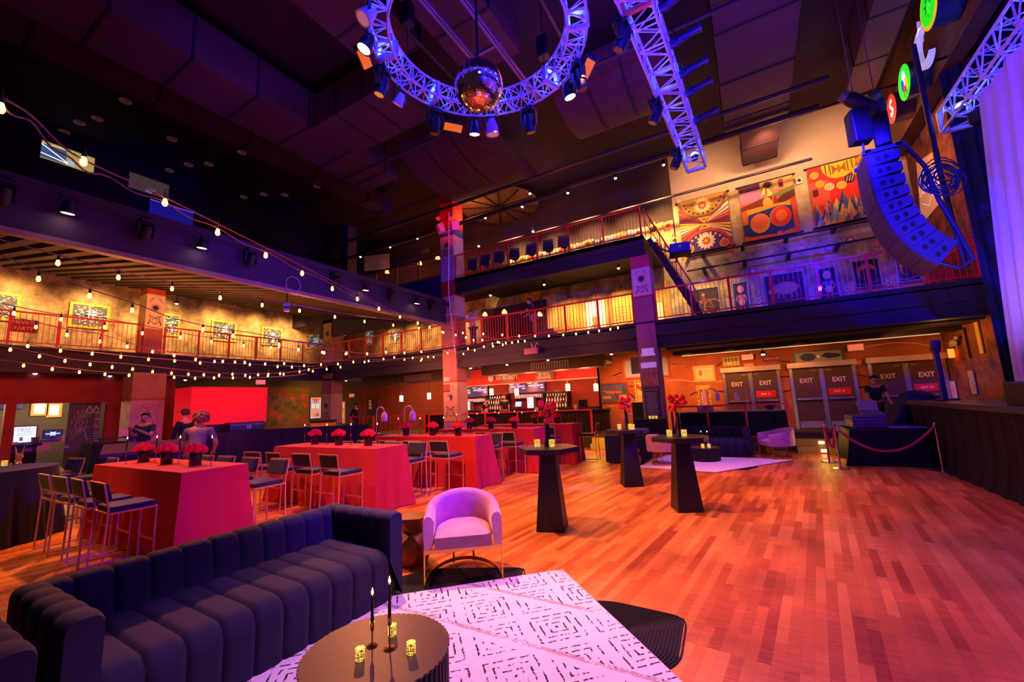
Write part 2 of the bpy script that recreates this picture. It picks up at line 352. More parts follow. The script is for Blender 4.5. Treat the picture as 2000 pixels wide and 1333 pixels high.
for k in range(3): p.text('NO RE-ENTRY' if k == 1 else 'BALCONY', -.18, 2.54-k*.08, .06, 'e8c0a0')
p.rect(-.28, 0, 1.85, 2.1, 'e8b0a8'); p.text('NOTICE', -.14, 2.03, .06, 'a02020'); p.text('CLUB', -.14, 1.92, .1, 'a02020'); p.build('sign_face', c1)
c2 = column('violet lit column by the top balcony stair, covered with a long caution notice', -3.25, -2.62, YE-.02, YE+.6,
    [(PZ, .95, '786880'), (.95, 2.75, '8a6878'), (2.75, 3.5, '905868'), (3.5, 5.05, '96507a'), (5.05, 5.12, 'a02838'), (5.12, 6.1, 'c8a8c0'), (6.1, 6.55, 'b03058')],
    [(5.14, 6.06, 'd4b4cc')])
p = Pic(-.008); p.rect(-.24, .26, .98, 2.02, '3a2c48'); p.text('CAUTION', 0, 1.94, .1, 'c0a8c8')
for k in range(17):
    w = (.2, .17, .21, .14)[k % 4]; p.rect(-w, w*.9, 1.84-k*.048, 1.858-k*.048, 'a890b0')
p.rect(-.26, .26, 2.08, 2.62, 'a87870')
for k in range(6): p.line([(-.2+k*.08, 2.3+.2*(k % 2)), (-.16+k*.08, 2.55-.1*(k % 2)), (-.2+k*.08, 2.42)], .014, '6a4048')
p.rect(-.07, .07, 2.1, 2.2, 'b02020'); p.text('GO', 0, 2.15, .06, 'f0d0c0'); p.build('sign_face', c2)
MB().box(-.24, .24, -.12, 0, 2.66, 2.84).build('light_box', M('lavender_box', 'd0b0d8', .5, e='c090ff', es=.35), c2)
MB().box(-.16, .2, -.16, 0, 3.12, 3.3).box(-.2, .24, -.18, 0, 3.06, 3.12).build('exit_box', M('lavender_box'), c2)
c3 = column('cream left balcony column painted with a dark sun', -20.3, -19.72, 6.45, 7.1, [(Z2, 5.15, 'a86050'), (5.15, 6.5, 'e0c8a0'), (6.5, 6.72, 'b04030')], [])
c3.location = (-19.72, 6.78, 0); c3.rotation_euler = (0, 0, R(90))
col_art(c3, .56, 5.2, 6.45, 'e8d0b0')
t = thing('column', 'broad pinkish column beside the left bar with a faint scroll drawing', 'column', (-19.6, 6.75, 0), R(90))
b = MB(); b.box(-.5, .5, 0, .9, 2.5, 3.45, 0, '9a6a60').box(-.5, .5, 0, .9, 2.42, 2.5, 0, 'a04038').box(-.5, .5, 0, .9, .03, 2.42, 0, 'b09090'); b.build('shaft', vcm('column_paint'), t)
p = Pic(-.005); ink = '705060'
p.line([(-.3, 1.3), (0, 2.1), (.3, 1.3), (0, .6), (-.3, 1.3)], .02, ink)
for sx in (-1, 1):
    p.line([(sx*(.08+.07*math.sin(a)), 2.2+.07*math.cos(a)) for a in [i*.6 for i in range(9)]], .016, ink); p.line([(sx*(.26+.05*math.sin(a)), 1.75+.12*a/4) for a in [i*.6 for i in range(9)]], .016, ink); p.line([(sx*(.32+.04*math.sin(a*1.3)), 1.1+.1*a/4) for a in [i*.6 for i in range(9)]], .016, ink)
p.build('painted_panel', t)
column('brown corner column where the two middle balconies meet', -19.95, -19.15, YE, YE+.7, [(0, 1.1, '6a6870'), (1.1, 2.6, 'a08060'), (2.6, 2.66, '8a4030'), (2.66, 4.2, '805048'), (4.2, 6.6, 'a08468')], [(1.2, 2.5, 'a88a68'), (4.9, 6.4, 'b09470')])
column('dim violet column at the rear of the top left balcony', -19.1, -18.5, 14.6, 15.2, [(Z3+.3, 11.9, '4a3444')], [])
# ------------------------------------------------------------------ doors
DOORM = M('brown_door', '4a2c20', .55, scale=3); STEEL = M('brushed_steel', 'a8a0a8', .35, .9); ALU = M('aluminium_paint', 'b8a8a0', .45, .3)
def double_door(k, x0, x1):
    w = x1-x0; c = (x0+x1)/2
    t = bpy.data.objects.new(f'door_{k}', None); COL.objects.link(t); t.location = (c, YW, PZ); tag(t, ['brown double exit door behind the black clothed counter', 'brown double exit door in the middle, above the lit steps', 'brown double exit door nearest the stage, half in violet light'][k-1], 'door', kind='structure')
    hw = w/2
    b = MB(); b.box(-hw-.1, -hw, -.12, 0, 0, 2.12); b.box(hw, hw+.1, -.12, 0, 0, 2.12); b.box(-.04, .04, -.12, 0, 0, 2.05); b.build('door_frame', STEEL, t)
    MB().box(-hw-.14, hw+.14, -.2, 0, 2.12, 2.3).build('header_bar', ALU, t)
    for s in (-1, 1):
        xa, xb = (.05*s, hw*s) if s > 0 else (-hw, -.05)
        lf = MB().box(min(xa, xb), max(xa, xb), -.09, -.02, .01, 2.1).build('door_leaf', DOORM, t)
        MB().box(min(xa, xb)+.04, max(xa, xb)-.04, -.17, -.1, 1.0, 1.06).build('push_bar', STEEL, lf)
        MB().box(min(xa, xb)+.03, max(xa, xb)-.03, -.105, -.09, .03, .26).build('kick_plate', M('kick_plate', '9890a0', .5, .3), lf)
        MB().box(.05*s-.015, .05*s+.015, -.12, -.09, .05, 2.08).build('edge_strip', STEEL, lf)
        p = Pic(-.1); cx = s*hw*.55
        p.text('EXIT', cx, 1.66, .22, 'e8dcd8', .85, .01); p.text('PRESS', s*.2, 2.0, .07, 'b0a0a0')
        if s > 0: p.rect(.12, hw-.1, 1.14, 1.38, 'c81420'); p.text('EXIT 10', .42, 1.26, .09, 'f8e8e0', 1, .01)
        p.build('lettering', t)
for k, (x0, x1) in enumerate([(-.93, .74), (1.22, 2.9), (3.42, 5.1)]): double_door(k+1, x0, x1)
# ------------------------------------------------------------------ railings
RAIL = M('red_rail', 'cc2420', .45, coat=.3); RAILD = M('dark_red_rail', '701818', .5)
def railing(label, x0, y0, x1, y1, z, h=1.07, posts=None, step=1.45, pick=.11, mat=None, group=None, double=False, picketmat=None, tr=.028):
    """local x runs along the rail"""
    L = math.hypot(x1-x0, y1-y0); t = thing('railing', label, 'railing', (x0, y0, z), math.atan2(y1-y0, x1-x0), group); mat = mat or RAIL
    MB().box(-.03, L+.03, -tr, tr, h-.05, h).build('top_rail', mat, t)
    b = MB(); b.box(0, L, -.015, .015, .07, .1)
    if pick:
        k = int(L/pick)
        for i in range(1, k): b.box(L*i/k-.007, L*i/k+.007, -.007, .007, .1, h-.05)
    b.build('baluster_panel', picketmat or mat, t)
    n = max(1, round(L/step))
    for i in range(n+1):
        x = L*i/n; MB().box(x-.03, x+.03, -.03, .03, 0, h-.05).build('post', mat, t)
    return t
railing('red railing along the rear middle balcony right of the column', -2.55, 14.25, 5.2, 14.25, Z2+.02, step=1.1, pick=.12)
railing('red railing of the rear middle balcony between the two columns', -10.85, 14.25, -3.3, 14.25, Z2+.02, step=1.25, pick=.12)
railing('red railing of the rear middle balcony left of the tall column', -19.1, 14.25, -11.7, 14.25, Z2+.02, step=1.25, pick=.12)
railing('red railing along the left balcony, nearer half', -19.75, 0, -19.75, 6.4, Z2+.02, step=1.05, pick=.13)
railing('red railing along the left balcony, farther half', -19.75, 7.15, -19.75, 14.1, Z2+.02, step=1.2, pick=.13)
railing('bright red railing of the top balcony', -10.85, 14.25, -2.8, 14.25, Z3, step=1.35, pick=.12)
railing('dark red top balcony railing left of the red column', -17.5, 14.4, -11.7, 14.4, Z3+.32, step=1.6, pick=.09, mat=RAILD)
railing('short red railing turning back on the right balcony end', 5.1, 14.3, 5.1, 17.6, Z2+.02, step=1.6, pick=.14)
railing('red guard rail on the platform in front of the long bar', -12.9, 14.65, -5.22, 14.65, PZ-.05, 1.06, step=1.5, pick=0, tr=.035)
railing('red guard rail on the platform before the black counter', -2.45, 14.68, .76, 14.68, PZ-.05, 1.06, step=1.1, pick=0, tr=.04)
railing('red guard rail on the platform left of the tall column', -18.2, 14.7, -13.2, 14.7, PZ-.05, 1.06, step=1.6, pick=.3, tr=.03)
# stair from the top balcony to the middle one
t = thing('staircase', 'dark open steel stair dropping from the top balcony', 'stair', (-2.7, 14.46, Z3))
b = MB(); n = 12
for i in range(n):
    x = .112*i+.1; z = -.25*(i+1); b.box(x-.02, x+.24, 0, 1.0, z-.03, z)
b.build('treads', BEAM, t)
for y in (0, 1.0): MB().bar((.1, y, -.12), (.112*n+.1, y, -.25*n), .16).build('stringer', BEAM, t)
for y in (0, 1.0):
    MB().tube([(0, y, 1.05), (.112*n, y, 1.0-.25*n)], .022).build('handrail', RAIL, t)
    MB().tube([(0, y, .6), (.112*n, y, .55-.25*n)], .015).build('mid_rail', RAIL, t)
    for i in (0, 4, 8, 12): MB().tube([(.112*i, y, -.25*i), (.112*i, y, 1.03-.25*i)], .018).build('post', RAIL, t)
    b = MB()
    for i in range(25): b.tube([(.056*i, y, -.125*i), (.056*i, y, 1.0-.125*i)], .007, 4)
    b.build('baluster_panel', RAIL, t)
# steps down to the dance floor
YEL = M('yellow_lit_step', 'c8a040', .7, e='ffb020', es=.12)  # faint emission stands in for the yellow light on the steps
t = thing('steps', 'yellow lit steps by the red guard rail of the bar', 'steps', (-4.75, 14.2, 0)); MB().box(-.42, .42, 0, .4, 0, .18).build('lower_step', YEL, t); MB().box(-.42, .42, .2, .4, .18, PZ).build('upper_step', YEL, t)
t = thing('steps', 'wide carpeted steps with small riser lights before the exit doors', 'steps', (1.45, 14.0, 0)); STP = M('step_tan', '8a6a30', .8)
MB().box(-.62, .8, 0, .6, 0, .18).build('lower_step', STP, t); MB().box(-.62, .8, .3, .6, .18, PZ).build('upper_step', STP, t)
for z, y in ((.09, 0), (.27, .3)): MB().box(-.1, .02, y-.015, y, z-.03, z+.03).build('step_light', M('step_lamp', 'fff0c0', .4, e='ffd070', es=14), t)
# ------------------------------------------------------------------ soft seating
VELB = M('midnight_velvet', '170c34', .85, sheen=.12, var=.2, scale=14)
VELP = M('lilac_velvet', 'c4849c', .7, sheen=.5, var=.12, scale=9)
GOLD = M('brushed_gold', 'c89050', .28, .95, var=.05)
BLK = M('black_matte', '0c0a0e', .6)
def tuft(path, y0, y1, n, bulge, ns=12):
    """surface over channels: path = [(x,z)] swept along y, normals to the left of travel"""
    pts = [Vector((x, z)) for x, z in path]; nr = []
    for i in range(len(pts)):
        d = (pts[min(i+1, len(pts)-1)]-pts[max(i-1, 0)]).normalized(); nr.append(Vector((-d.y, d.x)))
    w = (y1-y0)/n; G = []
    for k in range(n):
        for j in range(ns+1 if k == n-1 else ns):
            u = j/ns; s = (1-abs(2*u-1)**6); y = y0+(k+u)*w
            G.append([(p.x+q.x*bulge*s, y, p.y+q.y*bulge*s) for p, q in zip(pts, nr)])
    return G
def rounded(pts, r, k=6):
    out = [pts[0]]
    for i in range(1, len(pts)-1):
        p = Vector(pts[i]); a = (Vector(pts[i-1])-p); b = (Vector(pts[i+1])-p); rr = min(r, a.length*.49, b.length*.49)
        A = p+a.normalized()*rr; B = p+b.normalized()*rr
        for j in range(k+1):
            t = j/k; out.append(tuple(A*(1-t)**2+p*2*t*(1-t)+B*t*t))
    out.append(pts[-1]); return out
def dens(pts, s=.05):
    o = [pts[0]]
    for a, b in zip(pts, pts[1:]):
        n = max(1, int(math.dist(a, b)/s))
        for i in range(1, n+1): o.append((a[0]+(b[0]-a[0])*i/n, a[1]+(b[1]-a[1])*i/n))
    return o
def make_sofa(label, loc, rz, L=2.28, n=10, D=1.0, H=.76, mat=VELB, group=None):
    """local x = 0 (rear) .. D (front), y = 0..L"""
    t = thing('tufted_sofa', label, 'sofa', loc, rz, group); A = .15
    seat = dens(rounded([(D-.03, .03), (D-.02, .43), (.12, .45)], .13))
    MB().grid(tuft(seat[::-1], A, L-A, n, .024)).build('seat', mat, t, smooth=70)
    back = dens(rounded([(.2, .42), (.15, H-.02), (.0, H-.01), (-.02, .03)], .06))
    MB().grid(tuft(back[::-1], A*.3, L-A*.3, n+1, .02)).build('backrest', mat, t, smooth=70)
    for s in (0, 1):
        y0, y1 = (0, A) if s == 0 else (L-A, L)
        # arm as channels running over the top, front rounded
        b = MB(); prof = dens(rounded([(y0 if s == 0 else y1, .03), (y0 if s == 0 else y1, H), (y1 if s == 0 else y0, H), (y1 if s == 0 else y0, .35)], .06), .06)
        G = []; m_ = 5; ns = 8; sg = 1 if s == 0 else -1
        q = [Vector(p) for p in prof]; nr = []
        for i in range(len(q)):
            d = (q[min(i+1, len(q)-1)]-q[max(i-1, 0)]).normalized(); nr.append(Vector((-d.y, d.x))*sg)
        for k in range(m_*ns+1):
            u = (k % ns)/ns; s_ = 1-abs(2*u-1)**3; x = D*k/(m_*ns)
            G.append([(x, p.x+w.x*.012*s_, p.y+w.y*.012*s_) for p, w in zip(q, nr)])
        b.grid(G); fr = [(D, p.x, p.y) for p in q]; b.add(fr, [tuple(range(len(fr)))])
        fr2 = [(0, p.x, p.y) for p in q]; b.add(fr2, [tuple(range(len(fr2)))])
        b.build('arm', mat, t, smooth=60)
    MB().box(.02, D-.05, .04, L-.04, .02, .3).build('base', BLK, t)
    return t
make_sofa('long midnight velvet sofa with channel tufting in the foreground', (-4.06, .80, 0), 0, L=2.27)
make_sofa('second midnight velvet sofa just entering the picture at its lower left corner', (-3.92, -1.62, 0), 0, L=2.3)
make_sofa('dark velvet sofa of the far lounge, in front of the black counter', (-2.2, 14.0, 0), R(-90), L=1.95, n=8)
make_sofa('dark violet velvet sofa seen from its end beside the far cocktail table', (-2.78, 12.75, 0), R(180), L=1.5, n=6, D=.9, H=.72)
def make_armchair(label, loc, rz):
    """faces local -y, origin on the floor under the seat centre"""
    t = thing('barrel_armchair', label, 'armchair', loc, rz, 'lilac barrel armchairs')
    # shell following a U: straight arms then a half circle
    ri, ro, st = .29, .39, .33; U = []
    for i in range(6): U.append((1, 0, -st+st*i/5))
    for i in range(1, 25): a = PI*i/25; U.append((math.cos(a), math.sin(a), None))
    for i in range(6): U.append((-1, 0, -st*i/5))
    G = []; N = len(U)
    for i, (cx, sy, yy) in enumerate(U):
        f = i/(N-1); back = math.sin(PI*f)**1.5; zt = .64+.13*back; z0 = .33
        def pt(r, z): return (cx*r, yy if yy is not None else sy*r, z)
        G.append([pt(ri+.02, .36), pt(ri, .45), pt(ri-.005, zt-.05), pt(ri+.02, zt-.012), pt((ri+ro)/2, zt), pt(ro-.02, zt-.012), pt(ro, zt-.05), pt(ro, .45), pt(ro-.01, z0), pt(ri+.02, z0)])
    b = MB(); b.grid(G)
    for g in (G[0], G[-1]): b.add(g, [tuple(range(len(g)))])
    b.build('shell_back', VELP, t, smooth=50)
    b = MB(); hw = .28; rows = []
    for j in range(13):
        v = j/12; y = -.36+.6*v; row = []
        for i in range(13):
            u = i/12; x = -hw+2*hw*u; lim = 1 if y < 0 else math.sqrt(max(0, 1-(y/.27)**2)); dome = (1-abs(2*u-1)**3)*(1-abs(2*v-1)**4)
            row.append((x*lim, min(y, .27), .44+.065*dome))
        rows.append(row)
    b.grid(rows); b.add([(-hw, -.36, .44), (hw, -.36, .44), (hw, -.36, .33), (-hw, -.36, .33)], [(0, 1, 2, 3)])
    b.box(-hw, hw, -.36, .0, .33, .44); b.build('seat_cushion', VELP, t, smooth=50)
    MB().box(-.385, .385, -.335, -.315, .29, .33).box(-.385, -.36, -.33, .05, .3, .33).box(.36, .385, -.33, .05, .3, .33).build('seat_rim', GOLD, t)
    for s in (-1, 1): MB().box(s*.38-.006, s*.38+.006, -.33, -.29, 0, .31).build('leg', GOLD, t)
    pts = [(.38*math.cos(PI*i/24), -.31+.62*math.sin(PI*i/24)) for i in range(25)]
    b = MB(); b.grid([[(x*k, -.31+(y+.31)*k, z) for k, z in ((1, 0), (1, .035), (.975, .035), (.975, 0), (1, 0))] for x, y in pts]); b.build('base_hoop', GOLD, t, smooth=50)
    b = MB(); b.box(-.12, -.1, .24, .26, 0, .33).box(.1, .12, .24, .26, 0, .33); b.build('rear_stay', GOLD, t)
    return t
make_armchair('lilac velvet barrel armchair on a gold hoop base, beside the long sofa', (-2.86, 3.76, .024), math.atan2(.47, .62))
make_armchair('lilac armchair of the far lounge seen from behind, next to the middle cocktail table', (-2.2, 11.3, .024), R(180-22))
make_armchair('small violet lit armchair at the right end of the far rug', (.36, 13.05, .0), R(-68))
# faceted side stools
FAC = M('copper_wood', '7a4a30', .4, .35, scale=5)
def facet(label, loc, rz, s=1):
    t = thing('faceted_side_table', label, 'side table', loc, rz, 'faceted side tables'); b = MB(); n = 6
    rings = [(.15, 0, 0), (.24, .24, .5), (.13, .36, 0), (.2, .5, .5)]; vs = []
    for r, z, o in rings:
        for j in range(n): vs.append((r*s*math.cos(2*PI*(j+o)/n), r*s*math.sin(2*PI*(j+o)/n), z*s))
    fs = [tuple(reversed(range(n)))]
    for i in range(3):
        for j in range(n):
            a, c = i*n+j, i*n+(j+1) % n; d, e = (i+1)*n+j, (i+1)*n+(j+1) % n
            if rings[i][2] == 0: fs += [(a, c, d), (c, e, d)]
            else: fs += [(a, c, e), (a, e, d)]
    b.add(vs, fs); b.build('faceted_body', FAC, t); MB().prism([(x*1.0, y) for x, y, z in vs[-n:]], .5*s, .52*s).build('tabletop', FAC, t); return t
facet('copper brown faceted side table between the long sofa and the near armchair', (-3.52, 3.72, 0), 0)
facet('copper faceted side table behind the middle lounge armchair', (-2.85, 11.0, 0), .4, .8)
facet('copper faceted side table tucked behind the right lounge armchair', (.05, 13.8, 0), .2, .8)
# coffee tables
OAK = M('dark_oak_top', '4a3630', .42, scale=3); FLUT = M('fluted_black', '120e12', .5)
def coffee(label, c, rx, ry, h, rz=0, n=64):
    t = thing('coffee_table', label, 'coffee table', (c[0], c[1], 0), rz, None)
    def ring(k, f): return [(rx*k*math.cos(a)*(1-f*(i % 2)), ry*k*math.sin(a)*(1-f*(i % 2))) for i, a in enumerate([2*PI*j/(n*2) for j in range(n*2)])]
    b = MB(); P = []
    for i in range(n*4):
        a = 2*PI*i/(n*4); k = .985 if i % 4 < 2 else .945
        P.append((rx*k*math.cos(a), ry*k*math.sin(a)))
    b.prism(P, 0.0, h-.012); b.build('fluted_drum', FLUT, t)
    MB().prism([(rx*(1.0 if i % 4 < 2 else .985)*math.cos(2*PI*i/(n*4)), ry*(1.0 if i % 4 < 2 else .985)*math.sin(2*PI*i/(n*4))) for i in range(n*4)], h-.012, h).build('tabletop', OAK, t)
    return t
CT = az(740, 1270, .42)
coffee('round dark coffee table with fluted sides in the foreground, holding two taper candles', (-1.98, 1.79), .40, .40, .42)
coffee('small round fluted coffee table on the far rug', (-1.3, 12.15), .36, .36, .36, n=40)
# rugs
def rugmat():
    m, nt, b = mk('patterned_rug'); L = nt.links.new
    tc = nd(nt, 'ShaderNodeTexCoord'); sp = nd(nt, 'ShaderNodeSeparateXYZ')
    wn = nd(nt, 'ShaderNodeTexNoise'); wn.inputs['Scale'].default_value = 14; wn.inputs['Detail'].default_value = 3
    wm = nd(nt, 'ShaderNodeVectorMath', operation='MULTIPLY_ADD'); wm.inputs[1].default_value = (.022, .022, 0); L(tc.outputs['Object'], wn.inputs['Vector']); L(wn.outputs['Color'], wm.inputs[0]); L(tc.outputs['Object'], wm.inputs[2])
    L(wm.outputs[0], sp.inputs[0])
    def mth(op, a, b_=None, c=None):
        n = nd(nt, 'ShaderNodeMath', operation=op)
        for i, v in enumerate((a, b_, c)):
            if v is None: continue
            if isinstance(v, (int, float)): n.inputs[i].default_value = v
            else: L(v, n.inputs[i])
        return n.outputs[0]
    x, y = sp.outputs[0], sp.outputs[1]; S = 1.55
    u = mth('MULTIPLY', mth('ADD', x, y), S); v = mth('MULTIPLY', mth('SUBTRACT', x, y), S)
    fu = mth('ABSOLUTE', mth('SUBTRACT', mth('FRACT', u), .5)); fv = mth('ABSOLUTE', mth('SUBTRACT', mth('FRACT', v), .5))
    d = mth('MAXIMUM', fu, fv); rg = mth('FRACT', mth('MULTIPLY', d, 8.0)); line = mth('LESS_THAN', rg, .24)
    ds = mth('GREATER_THAN', mth('FRACT', mth('MULTIPLY', mth('ADD', mth('MULTIPLY', x, 1.0), mth('MULTIPLY', y, .35)), 11.0)), .28)
    st = mth('LESS_THAN', mth('FRACT', mth('MULTIPLY', y, 1.55)), .07); st2 = mth('LESS_THAN', mth('FRACT', mth('MULTIPLY', mth('ADD', y, .07), 1.55)), .16)
    base = mth('MULTIPLY', line, mth('SUBTRACT', 1.0, st2)); base = mth('MAXIMUM', mth('MULTIPLY', base, ds), mth('MULTIPLY', st, .5))
    n2 = nd(nt, 'ShaderNodeTexNoise'); n2.inputs['Scale'].default_value = 55; n2.inputs['Detail'].default_value = 2; L(tc.outputs['Object'], n2.inputs['Vector'])
    n3 = nd(nt, 'ShaderNodeTexNoise'); n3.inputs['Scale'].default_value = 2.6; n3.inputs['Detail'].default_value = 3; L(tc.outputs['Object'], n3.inputs['Vector'])
    wear = mth('GREATER_THAN', mth('ADD', n2.outputs['Fac'], mth('MULTIPLY', n3.outputs['Fac'], .9)), .86)
    k = mth('MULTIPLY', base, wear); mx = nd(nt, 'ShaderNodeMix', data_type='RGBA'); L(k, mx.inputs['Factor'])
    mx.inputs['A'].default_value = (*lin('e2d4e2'), 1); mx.inputs['B'].default_value = (*lin('2a1c34'), 1); L(mx.outputs['Result'], b.inputs['Base Color']); b.inputs['Roughness'].default_value = .95
    return m
RUG = rugmat()
def rot_rect(cx, cy, w, l, a):
    c, s = math.cos(a), math.sin(a); return [(cx+x*c-y*s, cy+x*s+y*c) for x, y in ((-w/2, -l/2), (w/2, -l/2), (w/2, l/2), (-w/2, l/2))]
def rug(name, label, poly, z, th, mat, cat='rug'):
    cx = sum(p[0] for p in poly)/len(poly); cy = sum(p[1] for p in poly)/len(poly)
    t = thing(name, label, cat, (cx, cy, z)); q = [(x-cx, y-cy) for x, y in poly]; MB().prism(q, 0, th).build('woven_field', mat, t, bevel=.003); MB().tube([(x, y, th*.5) for x, y in q], .008, 5, closed=True).build('edge_binding', M('rug_binding', 'd8c4d4', .9), t); return t
ang = math.atan2(4.18-3.2, -1.92+2.91)
# near rug: corner (-1.92,4.18); edges toward (-2.91,3.2) and (-.61,2.93)
A = Vector((-1.92, 4.18)); e1 = Vector((-.99, -.98)).normalized(); e2 = Vector((1.31, -1.25)).normalized()
rug('patterned_rug', 'large pale rug with dark diamond tribal pattern under the near coffee table', [tuple(A), tuple(A+e1*3.2), tuple(A+e1*3.2+e2*2.5), tuple(A+e2*2.5)], .012, .012, RUG)
BRD = M('braided_black', '15121c', .95, scale=40, bump=.6)
def braided(label, poly, z):
    cx = sum(p[0] for p in poly)/len(poly); cy = sum(p[1] for p in poly)/len(poly); b = MB(); n = 24
    for k in range(n):
        f = 1-k/n
        if f < .1: break
        q = rounded([((p[0]-cx)*f, (p[1]-cy)*f) for p in poly+poly[:2]], .12*f+.01, 4)[1:-1]
        b.tube([(x, y, .007) for x, y in q], .0075+.012*0, 4, closed=True)
    b.prism([((p[0]-cx)*.97, (p[1]-cy)*.97) for p in poly], 0, .006)
    o = b.build('braided_rug', BRD, None, loc=(cx, cy, z)); return tag(o, label, 'rug')
braided('black braided rug showing past the corner of the pale rug', [(-3.5, 3.35), (-2.9, 3.75), (-.5, 3.66), (-.62, 1.5), (-3.4, 1.6)][0:0] or [(-2.2, 3.2), (-1.3, 3.75), (-.66, 3.72), (-.62, 3.1), (-1.3, 2.2)], 0.0)
braided('dark braided rug under the rear legs of the near armchair', [(-3.5, 3.1), (-3.25, 3.66), (-2.3, 4.1), (-2.1, 3.6), (-2.9, 2.8)], 0.0)
rug('plain_rug', 'pale violet lit rug of the far lounge', [(-2.75, 10.7), (-.95, 10.4), (.62, 12.62), (-2.4, 13.0)], .012, .012, M('pale_rug', 'd8c8d8', .95))
braided('dark braided rug edge under the far rug', [(-1.0, 10.9), (-.35, 10.95), (-.1, 11.5), (-.9, 11.9)], 0.0)
# ------------------------------------------------------------------ cocktail tables
CKM = M('black_laminate', '18141a', .45)
def hexa(r, rz=0): return [(r*math.cos(PI*i/3+rz), r*math.sin(PI*i/3+rz)) for i in range(6)]
def cocktail(label, x, y, a):
    t = thing('cocktail_table', label, 'table', (x, y, 0), a, 'black hexagonal cocktail tables')
    MB().prism(hexa(.44), 1.03, 1.10).build('tabletop', CKM, t, bevel=.004)
    q = lambda r: [(-r, -r), (r, -r), (r, r), (-r, r)]
    MB().prism(q(.19), 0, 1.03, top=q(.105)).build('pedestal', CKM, t, bevel=.004); return t
cts = [(-2.62, 5.47, .25), (-1.1, 7.08, .45), (-2.33, 8.62, .5)]
for (x, y, a), l in zip(cts, ['nearest tall black hexagonal cocktail table, right of the lilac armchair', 'tall black cocktail table whose base stands farthest right on the open floor', 'tall black cocktail table farthest back, in front of the violet sofa']): cocktail(l, x, y, a)
VASE = M('black_vase', '100c16', .25, coat=.5)
PETAL = M('red_petals', 'e01c26', .6, sheen=.3, var=.3, scale=30); LEAF = M('dark_leaf', '0e2012', .6)
def rose(b, c, r, seed):
    q = random.Random(seed)
    for k, (rr, h) in enumerate(((1, .55), (.78, .75), (.52, .9), (.28, 1.0))):
        n = 5; o = q.random()*6
        for j in range(n):
            a = o+2*PI*j/n; w = .75
            P = []
            for u in range(4):
                t = u/3; R_ = r*rr*(.35+.65*math.sin(t*PI*.55+.15)); z = c[2]-r*.7+r*h*1.75*t
                P.append([(c[0]+R_*math.cos(a+w*(s/2-1)*.9)*(1+.06*(s % 2)), c[1]+R_*math.sin(a+w*(s/2-1)*.9), z+.05*r*(s % 2)) for s in range(5)])
            b.grid(P)
    b.ball((c[0], c[1], c[2]+r*.1), r*.42, 8)
def votive(label, x, y, z, group, s=1.0):
    t = thing('votive_candle', label, 'candle', (x, y, z), rnd.random()*6, group)
    MB().lathe([(.026*s, .001), (.03*s, .004), (.031*s, .075*s), (.028*s, .075*s), (.027*s, .012), (.0, .012)], n=20).build('glass_cup', VOT, t, smooth=60)
    MB().lathe([(.0001, .013), (.025*s, .013), (.025*s, .05*s), (.004, .054*s), (.0001, .068*s)], n=14).build('flame_light', FLM, t, smooth=60); return t
def votmat():
    m, nt, b = mk('mercury_glass'); L = nt.links.new; tc = nd(nt, 'ShaderNodeTexCoord'); vo = nd(nt, 'ShaderNodeTexNoise'); vo.inputs['Scale'].default_value = 160; vo.inputs['Detail'].default_value = 3
    rp = nd(nt, 'ShaderNodeValToRGB'); rp.color_ramp.elements[0].position = .47; rp.color_ramp.elements[0].color = (*lin('5a3408'), 1); rp.color_ramp.elements[1].position = .56; rp.color_ramp.elements[1].color = (*lin('ffd060'), 1)
    L(tc.outputs['Object'], vo.inputs['Vector']); L(vo.outputs['Fac'], rp.inputs[0]); L(rp.outputs[0], b.inputs['Base Color']); L(rp.outputs[0], b.inputs['Emission Color']); b.inputs['Emission Strength'].default_value = 1.5; b.inputs['Roughness'].default_value = .3; b.inputs['Metallic'].default_value = .5; return m
VOT = votmat(); FLM = M('candle_flame', 'fff0a0', .5, e='ffe890', es=9, var=0)
def taper(label, x, y, z, h=.3, foot=.1, group=None, s=1):
    t = thing('taper_candlestick', label, 'candlestick', (x, y, z), 0, group)
    MB().lathe([(.035*s, 0), (.035*s, .004), (.006, .008), (.004, .02), (.004, foot), (.011, foot+.01), (.011, foot+.05), (.0, foot+.05)], n=18).build('holder', M('rose_metal', 'c88878', .15, 1, var=0), t, smooth=50)
    MB().lathe([(.009, foot+.045), (.010, foot+.06), (.007, foot+h), (.0001, foot+h+.004)], n=12).build('wax_taper', M('black_wax', '0c0a12', .35), t, smooth=50)
    MB().lathe([(.0001, foot+h+.003), (.006, foot+h+.012), (.007, foot+h+.02), (.003, foot+h+.034), (.0001, foot+h+.045)], n=10).build('flame', FLM, t, smooth=70); return t
for i, (x, y, a) in enumerate(cts):
    w = ('nearest', 'rightmost', 'farthest')[i]
    t = thing('tall_vase', f'flared black vase of red blooms on the {w} cocktail table', 'vase', (x, y, 1.10), a, 'tall vases of red blooms')
    MB().lathe([(.05, 0), (.055, .01), (.04, .1), (.03, .3), (.04, .36), (.032, .36), (.02, .3), (0, .3)], n=6).build('vase_body', VASE, t)
    b = MB(); q = random.Random(i+3)
    for k in range(15): b = MB(); rose(b, (q.uniform(-.12, .12), q.uniform(-.12, .12), .36+q.uniform(0, .26)), q.uniform(.035, .055), k); b.build('bloom', PETAL, t, smooth=60)
    b = MB()
    for k in range(10): b.tube([(0, 0, .3), (q.uniform(-.06, .06), q.uniform(-.06, .06), .42), (q.uniform(-.12, .12), q.uniform(-.12, .12), .55)], .004, 4)
    b.build('stem_bundle', LEAF, t)
    for k in range(2 if i < 2 else 3):
        dx, dy = ((-.12, .06), (.09, .1), (.16, .0))[k]; votive(f'gold mercury glass votive {("left", "right", "far right")[k]} of the vase on the {w} cocktail table', x+dx-.02, y+dy-.12, 1.1, 'votives on the cocktail tables', 1.35)
